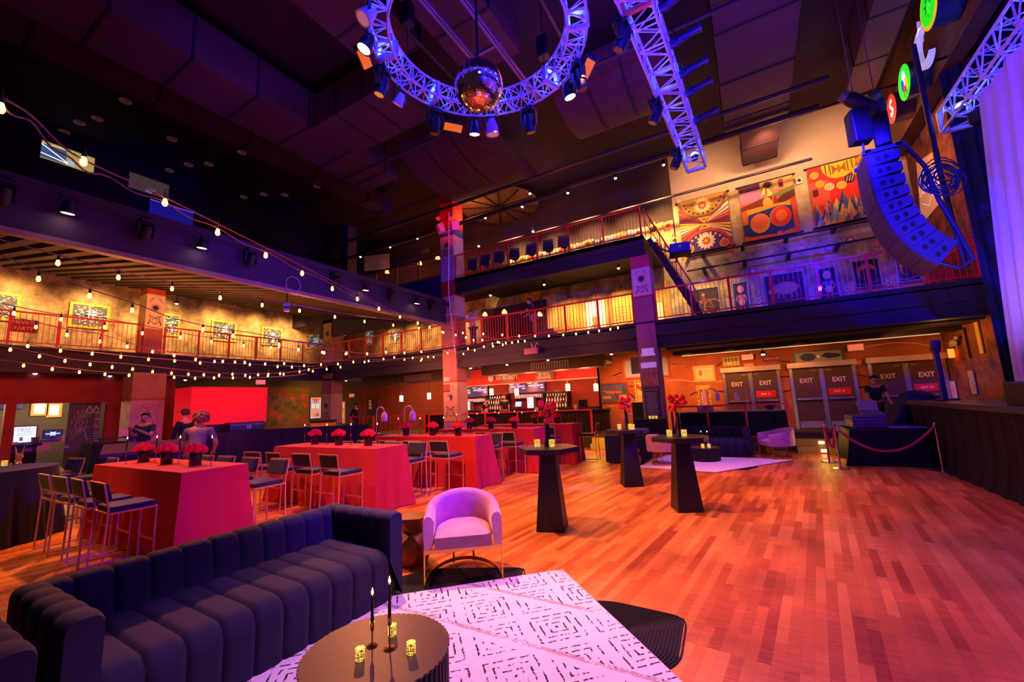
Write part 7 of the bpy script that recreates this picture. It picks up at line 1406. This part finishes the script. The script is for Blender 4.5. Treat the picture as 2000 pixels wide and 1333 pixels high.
# ------------------------------------------------------------------ people
SKIN = M('skin_tone', 'b07858', .6, var=.05)
def person(label, loc, rz, h=1.75, pose='stand', shirt='20202c', pants='2a2630', hair='1a120e', lean=0., arms=((-.05, .05), (.05, .05)), sleeve='short', cap=None, curly=False, skin=SKIN, apron=None, head_turn=0, printed=None):
    """faces local -y; arms = ((elbow fwd, hand fwd, hand up) ...) as shoulder relative offsets"""
    t = thing('person', label, 'person', loc, rz); k = h/1.75; S = math.sin(lean); C = math.cos(lean); hz = .93
    def L(x, y, z):  # lean the upper body forward about the hips
        z0 = z-hz; return ((x)*k, (y*C-z0*S)*k, (hz+z0*C+y*S)*k) if z > hz else (x*k, y*k, z*k)
    V = []; E = []; Rr = []
    def add(p, r, par=None):
        V.append(p); Rr.append((r[0]*k, r[1]*k) if isinstance(r, tuple) else (r*k, r*k)); i = len(V)-1
        if par is not None: E.append((par, i))
        return i
    pel = add(L(0, 0, .95), (.15, .11)); wa = add(L(0, 0, 1.1), (.135, .1), pel); ch = add(L(0, 0, 1.3), (.16, .115), wa); up = add(L(0, .01, 1.42), (.13, .09), ch); nk = add(L(0, .0, 1.51), .055, up)
    tx = head_turn
    hd0 = add(L(0, -.02, 1.585), .072, nk); hd1 = add(L(0, -.01, 1.66), .092, hd0); hd2 = add(L(0, .0, 1.71), .07, hd1)
    add(L(.02*tx, -.115, 1.625), .014, hd0)
    for s in (-1, 1): add(L(s*.088, .01, 1.64), .016, hd1)
    el = []; legs = []
    for s, a in zip((-1, 1), arms):
        sh = add(L(s*.185, .01, 1.41), .062, up); e = add(L(s*(.23+(a[3] if len(a) > 3 else 0)), -.02-a[0], 1.14+a[0]*.3), .045, sh)
        hx, hy, hzz = s*(.22-(a[4] if len(a) > 4 else 0)), -.06-a[1], .9+(a[2] if len(a) > 2 else 0)
        w = add(L(hx, hy, hzz), .03, e); d = (Vector(V[w])-Vector(V[e])).normalized(); pm = add(tuple(Vector(V[w])+d*.07*k), (.038, .018), w); el.append((sh, e, w)); side = d.cross(Vector((0, 0, 1) if abs(d.z) < .8 else (0, 1, 0))).normalized()
        for j, ln in enumerate((.065, .08, .075, .055)):
            o = Vector(V[pm])+side*(.024*(j-1.5)*k); f1 = add(tuple(o+d*.03*k), .009, pm); add(tuple(o+d*ln*k+Vector((0, 0, -.01))*k), .007, f1)
        add(tuple(Vector(V[w])+d*.05*k-side*.045*k), .01, w)
        hp = add(L(s*.09, 0, .88), .085, pel); kn = add((s*.1*k, -.02*k, .49*k), .057, hp); an = add((s*.11*k, .02*k, .09*k), .04, kn); add((s*.12*k, -.12*k, .035*k), .035, an); legs.append((hp, kn, an))
    def skin_mesh(name, V, E, Rr, mat, root=0, sub=1):
        me = bpy.data.meshes.new(name); me.from_pydata(V, E, []); me.materials.append(mat); o = bpy.data.objects.new(name, me); COL.objects.link(o); o.parent = t
        m = o.modifiers.new('skin', 'SKIN'); m.use_smooth_shade = True
        for i, r in enumerate(Rr): me.skin_vertices[0].data[i].radius = r
        me.skin_vertices[0].data[root].use_root = True
        sb = o.modifiers.new('sub', 'SUBSURF'); sb.levels = sub; sb.render_levels = sub; return o
    skin_mesh('body', V, E, Rr, skin)
    def sub(ids, edges, infl, name, mat, root=0):
        mp = {i: j for j, i in enumerate(ids)}; skin_mesh(name, [V[i] for i in ids], [(mp[a], mp[b]) for a, b in edges], [(Rr[i][0]+infl*k, Rr[i][1]+infl*k) for i in ids], mat, root)
    V2 = list(V); ids = [pel, wa, ch, up]; ed = [(pel, wa), (wa, ch), (ch, up)]
    for sh, e, w in el:
        if sleeve == 'long': ids += [sh, e, w]; ed += [(up, sh), (sh, e), (e, w)]
        else:
            V.append(tuple(Vector(V[sh]).lerp(Vector(V[e]), .75))); Rr.append(Rr[e]); m_ = len(V)-1; ids += [sh, m_]; ed += [(up, sh), (sh, m_)]
    sub(ids, ed, .016, 'shirt', M('shirt_'+shirt, shirt, .85))
    ids = [pel]; ed = []
    for hp, kn, an in legs: ids += [hp, kn, an]; ed += [(pel, hp), (hp, kn), (kn, an)]
    sub(ids, ed, .014, 'trousers', M('trouser_'+pants, pants, .85))
    for hp, kn, an in legs: MB().prism([(-.05, -.18), (.05, -.18), (.055, .06), (-.055, .06)], 0, .07).build('shoe', BLK, t, bevel=.02, loc=(V[an][0], V[an][1]-.01, 0)).scale = (k, k, k)
    hc = Vector(V[hd1]); b = MB()
    if curly:
        q = random.Random(3); b.ball((hc.x, hc.y+.02, hc.z+.03), .12*k, 14)
        for i in range(90):
            a = q.uniform(0, 2*PI); u = q.uniform(-.5, 1); rr = math.sqrt(max(0, 1-u*u)); d = Vector((rr*math.cos(a), rr*math.sin(a), u))
            if d.y < -.75 and u < .6: continue
            b.ball(tuple(hc+Vector((0, .03, .02))+d*.125*k), .034*k, 6)
    else:
        G = []
        for i in range(9):
            row = []
            for j in range(17):
                a = 2*PI*j/16; th = PI*(.6-.34*max(0, -math.sin(a)))*i/8; row.append((hc.x+.102*k*math.sin(th)*math.cos(a), hc.y+(.012+.108*math.sin(th)*math.sin(a))*k, hc.z+(.012+.102*math.cos(th))*k))
            G.append(row)
        b.grid(G)
    b.build('hair', M('hair_'+hair, hair, .7), t, smooth=70)
    if cap: MB().lathe([(.108*k, 0), (.105*k, .06*k), (.06*k, .1*k), (0, .11*k)], c=(hc.x, hc.y, hc.z+.03*k), n=18).box(hc.x-.07*k, hc.x+.07*k, hc.y-.2*k, hc.y-.08*k, hc.z+.03*k, hc.z+.042*k).build('cap', M('cap_'+cap, cap, .8), t, smooth=50)
    b = MB()
    for s in (-1, 1): b.ball((hc.x+s*.033*k, hc.y-.088*k, hc.z-.005*k), .011*k, 8)
    b.build('eyes', M('eye_dark', '181010', .3), t); MB().box(hc.x-.025*k, hc.x+.025*k, hc.y-.1*k, hc.y-.085*k, hc.z-.068*k, hc.z-.058*k).build('mouth', M('mouth_red', '7a3028', .5), t)
    return t
person('man in a dark shirt and pale trousers leaning on the rear balcony railing', (-7.35, 14.75, Z2), R(-75), 1.72, shirt='181620', pants='7a6898', lean=R(16), arms=((.15, .3, .25), (.2, .32, .3)), sleeve='short')
person('person in a pale lilac top resting on the balcony railing beside the tall column', (-10.45, 14.85, Z2), R(-10), 1.66, shirt='b89ac8', pants='3a2c40', hair='4a2c1c', lean=R(10), arms=((.2, .25, .45, 0, .12), (.2, .28, .3, 0, .1)))
person('bearded man in a black shirt standing behind the console near the stage', (2.95, 15.6, PZ), R(5), 1.68, shirt='121014', pants='181418', lean=R(12), arms=((.15, .25, .1), (.15, .3, .15)))
person('man in a black jacket facing left by the rear left doors', (-18.8, 15.55, PZ), R(-80), 1.72, shirt='161418', pants='181418', sleeve='long', lean=R(8), arms=((.1, .25, .2), (.1, .25, .2)))
person('man in a navy polo shirt with folded hands at the left, facing right', (-14.6, 5.0, .04), R(38), 1.86, shirt='1e2440', pants='1c1c24', arms=((.12, .3, .45, 0, .12), (.12, .3, .42, 0, .12)))
person('man in a black cap turned left behind the woman in grey', (-14.9, 6.05, .04), R(-70), 1.9, shirt='141216', pants='181418', cap='141216', sleeve='long')
person('woman with curly blonde hair and a grey shirt, seen from behind the nearest red table', (-9.95, 4.25, 0), R(180+52), 1.84, shirt='6a5a6a', pants='241c28', hair='8c5c34', curly=True, lean=R(20), arms=((.1, .25, .2, .06), (.15, .3, .25, .06)))
a = ay(944, 800, 18.6); person('bartender in black bending left of the bottle shelf', (a.x, 18.6, PZ), R(90), 1.66, shirt='141014', pants='141014', lean=R(20))
a = ay(986, 795, 18.5); person('bartender in black in front of the left bottle shelf', (a.x, 18.5, PZ), R(20), 1.78, shirt='141014', pants='141014', lean=R(6))
# ------------------------------------------------------------------ festoon strings
CBL = M('string_cable', '8a6070', .6); BGL = M('edison_bulb', 'ffd080', .3, e='ffb050', es=9, var=0); SOCK = M('bulb_socket', '2a1c20', .5)
bulb_me = MB().lathe([(.0001, -.11), (.018, -.1), (.027, -.078), (.024, -.05), (.016, -.02), (.014, -.01)], n=12).build('bulb', BGL, smooth=70); sock_me = MB().lathe([(.018, -.02), (.02, .03), (.008, .045), (.004, .1), (0, .1)], n=8).build('socket', SOCK, smooth=40)
bm_, sm_ = bulb_me.data, sock_me.data; bpy.data.objects.remove(bulb_me); bpy.data.objects.remove(sock_me)
def vp(px, py, A, B):
    r = ray(px, py); d = Vector((B[0]-A[0], B[1]-A[1])); n = Vector((-d.y, d.x)); t = n.dot(Vector(A))/n.dot(Vector((r.x, r.y))); return Vector((r.x*t, r.y*t, CH+r.z*t))
def string(label, A, B, cable, bulbs, double=False):
    t = thing('string_lights', label, 'string lights', (0, 0, 0), 0, None)
    C_ = [vp(x, y, A, B) for x, y in cable]; P = []
    for i in range(len(C_)-1):
        p0, p1, p2, p3 = C_[max(i-1, 0)], C_[i], C_[i+1], C_[min(i+2, len(C_)-1)]
        for j in range(6): u = j/6; P.append(.5*((2*p1)+(p2-p0)*u+(2*p0-5*p1+4*p2-p3)*u*u+(3*p1-p0-3*p2+p3)*u**3))
    P.append(C_[-1]); MB().tube(P, .009, 5).build('cable', CBL, t, smooth=60)
    if double: MB().tube([p+Vector((0, 0, -.05-.05*math.sin(i*.5)**2)) for i, p in enumerate(P)], .008, 5).build('cable', CBL, t, smooth=60)
    for x, y in bulbs:
        p = vp(x, y, A, B)+Vector((0, 0, .07)); q = min(P, key=lambda c: (c.xy-p.xy).length)
        o = bpy.data.objects.new('bulb', bm_); COL.objects.link(o); o.parent = t; o.location = p
        s = bpy.data.objects.new('socket', sm_); COL.objects.link(s); s.parent = o
        if .06 < q.z-p.z < .7: MB().tube([(0, 0, .08), (0, 0, q.z-p.z)], .005, 4).build('drop_wire', SOCK, o)
    return t
string('nearest festoon string sweeping from the top left edge to the tall column', (-5.6, 2.2), (-10.6, 13.9), [(0, 188), (60, 225), (130, 292), (200, 330), (300, 375), (400, 425), (500, 475), (600, 525), (700, 575), (800, 620), (884, 645)],
       [(1, 213), (163, 317), (322, 397), (425, 455), (519, 500), (590, 535), (649, 565), (698, 585), (740, 604), (781, 620), (816, 632), (839, 640), (866, 650)], True)
string('festoon string from the left edge crossing the ribbed soffit', (-9.0, 3.5), (-10.9, 14.1), [(-20, 462), (0, 468), (120, 500), (230, 528), (340, 553), (430, 568), (500, 582), (600, 600), (700, 617), (800, 628), (850, 631), (900, 640)],
       [(113, 515), (231, 543), (336, 565), (430, 583), (512, 597), (585, 608), (654, 620), (712, 629), (768, 636), (818, 642)])
string('sagging festoon string in front of the left column', (-9.5, 3.0), (-10.9, 14.1), [(-20, 490), (0, 498), (75, 528), (175, 565), (260, 592), (340, 622), (420, 640), (500, 652), (600, 672), (700, 690), (760, 690), (850, 680), (900, 668)],
       [(75, 546), (175, 579), (258, 607), (396, 645), (455, 657), (545, 674), (583, 684), (633, 690), (677, 691), (717, 692), (754, 689), (790, 690), (823, 688)])
string('festoon string along the top edge of the left balcony railing', (-13, 1.2), (-12.5, 13.6), [(-10, 590), (0, 592), (100, 612), (200, 622), (300, 640), (400, 658), (500, 668), (600, 688), (680, 696), (760, 696), (860, 684)],
       [(27, 613), (119, 625), (204, 640), (278, 652), (352, 660), (413, 668), (476, 676), (529, 680), (545, 678), (629, 689), (675, 692), (749, 702), (770, 699), (806, 700), (836, 698), (855, 697), (866, 692)])
string('festoon string hanging lower across the left balcony railing', (-14, 1.5), (-12.8, 13.0), [(-10, 610), (40, 622), (130, 643), (200, 654), (290, 680), (400, 700), (500, 706), (600, 706), (700, 704), (800, 700), (880, 685)],
       [(70, 640), (131, 655), (195, 668), (248, 678), (298, 688), (340, 695), (382, 703), (435, 707), (478, 709), (518, 712), (555, 711), (594, 715), (627, 713), (660, 712), (690, 708), (720, 706), (790, 703), (824, 702)])
string('festoon string just below the deck of the left balcony, upper one', (-15, 1.0), (-13.4, 12.4), [(-10, 664), (0, 666), (54, 672), (120, 682), (180, 688), (235, 694), (300, 700), (400, 708), (500, 712), (600, 716), (700, 708), (780, 704)],
       [(54, 677), (118, 686), (180, 692), (236, 698), (290, 703), (341, 706), (391, 710), (419, 707), (459, 708), (488, 713), (542, 717), (570, 718), (603, 723), (638, 722), (665, 718), (712, 708)])
string('festoon string just below the deck of the left balcony, middle one', (-15.5, 1.0), (-14, 12.0), [(-10, 674), (20, 678), (76, 690), (127, 700), (180, 706), (260, 712), (350, 722), (450, 730), (560, 728), (640, 716)],
       [(20, 684), (77, 697), (127, 706), (176, 713), (219, 718), (259, 722), (298, 727), (335, 730), (368, 732), (398, 733), (428, 734), (454, 732), (479, 734), (504, 733), (524, 732), (547, 731), (585, 727), (611, 726)])
string('lowest festoon string in front of the dark red soffit', (-16, 1.0), (-14.5, 11.5), [(-10, 702), (46, 709), (102, 716), (155, 722), (205, 727), (300, 732), (400, 737), (500, 738), (560, 735), (600, 730)],
       [(46, 715), (102, 722), (155, 728), (205, 732), (252, 734), (340, 738), (381, 740), (418, 739), (455, 739), (488, 738), (523, 735), (554, 732)])
string('festoon string along the edge of the rear balcony ending near the violet column', (-12.8, 13.5), (-3.6, 13.95), [(720, 702), (800, 700), (900, 688), (1000, 664), (1100, 650), (1200, 638), (1236, 628)],
       [(822, 705), (847, 698), (874, 690), (905, 652+40), (927, 685), (945, 678), (962, 672), (975, 670), (988, 671), (1000, 670), (1012, 668), (1025, 667), (1045, 657), (1072, 657), (1100, 655), (1125, 653), (1149, 650), (1170, 647), (1192, 644), (1207, 641)])
string('double festoon string dipping past the tall column in front of the people at the rail', (-12.2, 12.2), (-6.5, 13.1), [(850, 632), (880, 645), (920, 656), (960, 660), (1000, 663), (1040, 664)],
       [(864, 649), (890, 655), (910, 660), (925, 665), (942, 665), (904, 651), (944, 653), (981, 655), (1014, 657), (972, 669), (982, 674), (963, 677), (914, 682)])
# ------------------------------------------------------------------ light
w = bpy.data.worlds.new('w'); SC.world = w; w.use_nodes = True; w.node_tree.nodes['Background'].inputs[0].default_value = (.2, .07, .16, 1); w.node_tree.nodes['Background'].inputs[1].default_value = .12
# ring spots on the dance floor
light('SPOT', (-4.6, 4.1, 7.1), 'ffa468', 2900, (-3.6, 6.0, 0), .05, 70, .6)
light('SPOT', (-3.9, 6.5, 7.1), 'ffa060', 2900, (-3.2, 8.6, 0), .05, 70, .6)
light('SPOT', (-1.9, 6.1, 7.1), 'ff8450', 2000, (-1.2, 6.0, 0), .05, 70, .9)
light('SPOT', (-1.5, 4.5, 7.1), 'ff6c40', 900, (-.4, 4.0, 0), .05, 45, 1)
light('SPOT', (-.9, 9.5, 7.0), 'ff7444', 1000, (.0, 9.5, 0), .1, 55, 1)
light('SPOT', (-.8, 3.6, 7.0), 'ffa8f0', 1500, (-1.9, 2.2, 0), .04, 36, .5)
light('SPOT', (-.9, 10.5, 7.0), 'd070ff', 1000, (-.9, 11.9, 0), .05, 32, .5)
light('SPOT', (-.8, 8.5, 7.0), '7018ff', 800, (2.9, 4.6, 0), .2, 65, .9)
# tables
light('SPOT', (-10.6, 3.5, 5.6), 'ff9050', 1300, (-7.5, 3.5, .8), .1, 75, .6)
light('SPOT', (-10.6, 9.4, 5.6), 'ff9050', 1300, (-6.5, 7.5, .8), .1, 80, .6)
light('SPOT', (-3.6, 1.6, 6.5), 'ff5028', 700, (-7.2, 5.5, .8), .1, 60, .7)
light('SPOT', (3.0, 3.0, 4.6), '7010ff', 4200, (-6.5, 4.5, .9), .15, 34, .6)
light('SPOT', (3.0, 8.0, 4.6), '7010ff', 4200, (-6.0, 8.5, .9), .15, 36, .6)
# truss and array blue
light('SPOT', (2.5, 1.5, 6.0), '0810ff', 4500, (-2.5, 5.5, 7.8), .1, 70, .5)
for k in range(8):
    a = 2*PI*(k+.5)/8; light('POINT', (RC.x+1.57*math.cos(a), RC.y+1.57*math.sin(a), 7.66), '2030ff', 34, size=.06)
for k in range(7): y = 2.2+1.35*k; light('POINT', (-1.05+.0385*(y-1.5), y, 7.72), '2030ff', 36, size=.06)
for y in (11.6, 9.6, 7.6, 5.6): light('POINT', (4.6, y, 7.65), '2030ff', 50, size=.08)
light('SPOT', (0.5, 6.0, 6.5), '0408ff', 5200, (3.1, 11.5, 5.0), .1, 27, .5)
light('SPOT', (2.2, 8.6, 7.6), '2010ff', 9000, (2.6, 17.6, 5.0), .2, 40, .9)
light('SPOT', (-1.5, 8.0, 7.0), '3a10c0', 1500, (-3.0, 14.2, 5.6), .2, 50, .8)
# curtain
light('AREA', (3.75, 6.0, 1.55), '5a20ff', 900, (4.6, 6.0, 4.2), .5, sy=11, spread=110)
light('SPOT', (2.9, 8.6, 1.6), '9070ff', 900, (4.6, 11.4, 4.5), .1, 70, .8)
light('SPOT', (3.3, 4.0, 6.5), '6a28ff', 1200, (4.6, 9.0, 3.5), .1, 80, .8)
# murals
for x in (-.9, 1.2, 3.4): light('SPOT', (x, 15.0, 9.9), 'ffc088', 600, (x, 17.9, 10.0), .2, 85, 1.0)
for x in (-1, 1.6, 4.0): light('POINT', (x, 15.6, 9.4), 'ffb080', 60, size=.4)
for x in (-9.5, -7.6, -5.7, -3.9, -2.6): light('SPOT', (x, 16.0, 10.3), 'ffc880', 1300, (x, 17.9, 8.2), .1, 75, .9)
for x in (-7.4, -6.9, -5.8, -4.7, -3.6): light('SPOT', (x, 16.8, 6.25), 'ffc870', 200, (x, 17.95, 5.2), .1, 105, .9)
for x in (-2.4, -1.5, -.6): light('SPOT', (x, 16.9, 6.6), 'ffc060', 140, (x, 17.95, 5.0), .1, 90, .9)
for y in (1.6, 3.5, 5.8, 8.0, 10.3, 12.2, 13.8): light('SPOT', (-21.2, y, 6.7), 'ffb868', 520, (-22.8, y, 5.6), .1, 105, .9)
for x in (-18.6, -16.8, -15.0, -13.2): light('SPOT', (x, 16.6, 6.3), 'ffb868', 260, (x, 17.95, 5.2), .1, 105, .9)
for x in (-16.5, -14.2, -12.3): light('POINT', (x, 16.2, 8.9), 'ff8030', 45, size=.15)
light('POINT', (-7.0, 15.8, 10.6), 'b06860', 120, size=.5)  # fill added for the brown wall behind the top balcony
light('POINT', (-10.5, 15.0, 10.4), 'd08050', 90, size=.4)
light('POINT', (-14, 16.5, 6.0), 'ff7030', 60, size=.4)
for x, p in ((-4.8, 220), (-3.8, 220), (-2.0, 220), (-.6, 180), (1.4, 110), (3.6, 40)): light('SPOT', (x, 16.2, 3.1), 'ff9a50', p, (x, 18, 1.7), .1, 120, .9)
for x in (-14.2, -12.6, -11.0, -9.4, -7.8, -6.6): light('POINT', (x, 18.1, 2.5), 'ff8a60', 115, size=.15)
light('AREA', (-10.5, 13.0, 3.2), 'ff8060', 140, (-10.5, 17.0, 2.2), 6, sy=.8)
light('AREA', (-17.5, 17.5, 3.3), 'ffb060', 160, (-17.5, 19.5, 1.2), 2.5)
light('SPOT', (-21.0, 15.5, 3.0), 'ffb040', 400, (-24, 16.5, 1.6), .1, 110, .9)
light('SPOT', (-21.0, 12.0, 3.0), 'ffa040', 150, (-24, 12.5, 1.6), .1, 110, .9)
for y in (1.5, 3.0, 5.2): light('POINT', (-22.6, y, 2.5), 'ffd0a0', 150, size=.2)
light('SPOT', (-15.0, 3.5, 3.9), 'ff6040', 500, (-21.0, 5.0, 2.8), .3, 90, .9)
# festoon glow, small washes and added fill lights
for x, y, z, p in ((-14, 4, 3.9, 200), (-14, 9, 3.9, 200), (-13.5, 12.4, 3.8, 90), (-8.5, 12.2, 3.6, 60), (-5, 13.0, 3.6, 60)): light('POINT', (x, y, z), 'ff9040', p, size=.6)
light('AREA', (-16.5, 6, 4.6), 'ff9850', 260, (-16.5, 6, 7), 5)
light('POINT', (-3, 8, 8.8), 'a04050', 220, size=1.2)  # this and the next fill points are added to lift the dark ceiling
light('POINT', (-9.5, 5, 8.8), '702838', 110, size=1.2)
light('POINT', (-5, 12.5, 9.3), 'a05040', 130, size=1.0)
light('POINT', (1.5, 11, 9.3), '402890', 120, size=1.0)
light('AREA', (-9.0, 6.5, 4.6), '5a20c0', 200, (-11.4, 6.5, 5.8), 1, sy=10)
light('SPOT', (-13.0, 4.5, 3.4), 'ff1030', 500, (-17.0, 8.3, 2.0), .3, 60, .6)
light('SPOT', (-9.0, 11.0, 8.0), 'ff2030', 500, (-11.2, 14.2, 9.8), .2, 30, .7)
light('POINT', (1.4, 13.3, .6), 'ffc040', 20, size=.1)
light('POINT', (-4.75, 13.6, .8), 'ffc030', 30, size=.1)
light('SPOT', (0.6, 3.4, 4.5), '5a20ff', 160, (-2.8, 3.2, .5), .2, 40, .8)
light('SPOT', (-7.5, -1.0, 4.5), 'ffb060', 500, (-9.5, 1.8, .5), .2, 60, .8)
light('SPOT', (3.2, 16.2, 2.9), 'ffa050', 160, (5.2, 16.4, 2.4), .1, 120, .9)  # warm fill added to bring out the rust wall, no fixture here
light('POINT', (4.4, 15.0, 3.0), 'c08030', 25, size=.2)
light('SPOT', (3.8, 15.2, 8.8), 'ff9070', 240, (5.2, 15.6, 7.0), .1, 110, .9)  # fill added for the upper rust wall and the projection
light('SPOT', (-6.0, 9.0, 6.8), 'd0a0ff', 500, (-9.0, 14.8, 5.2), .1, 36, .8)  # spot added to bring out the people at the rail
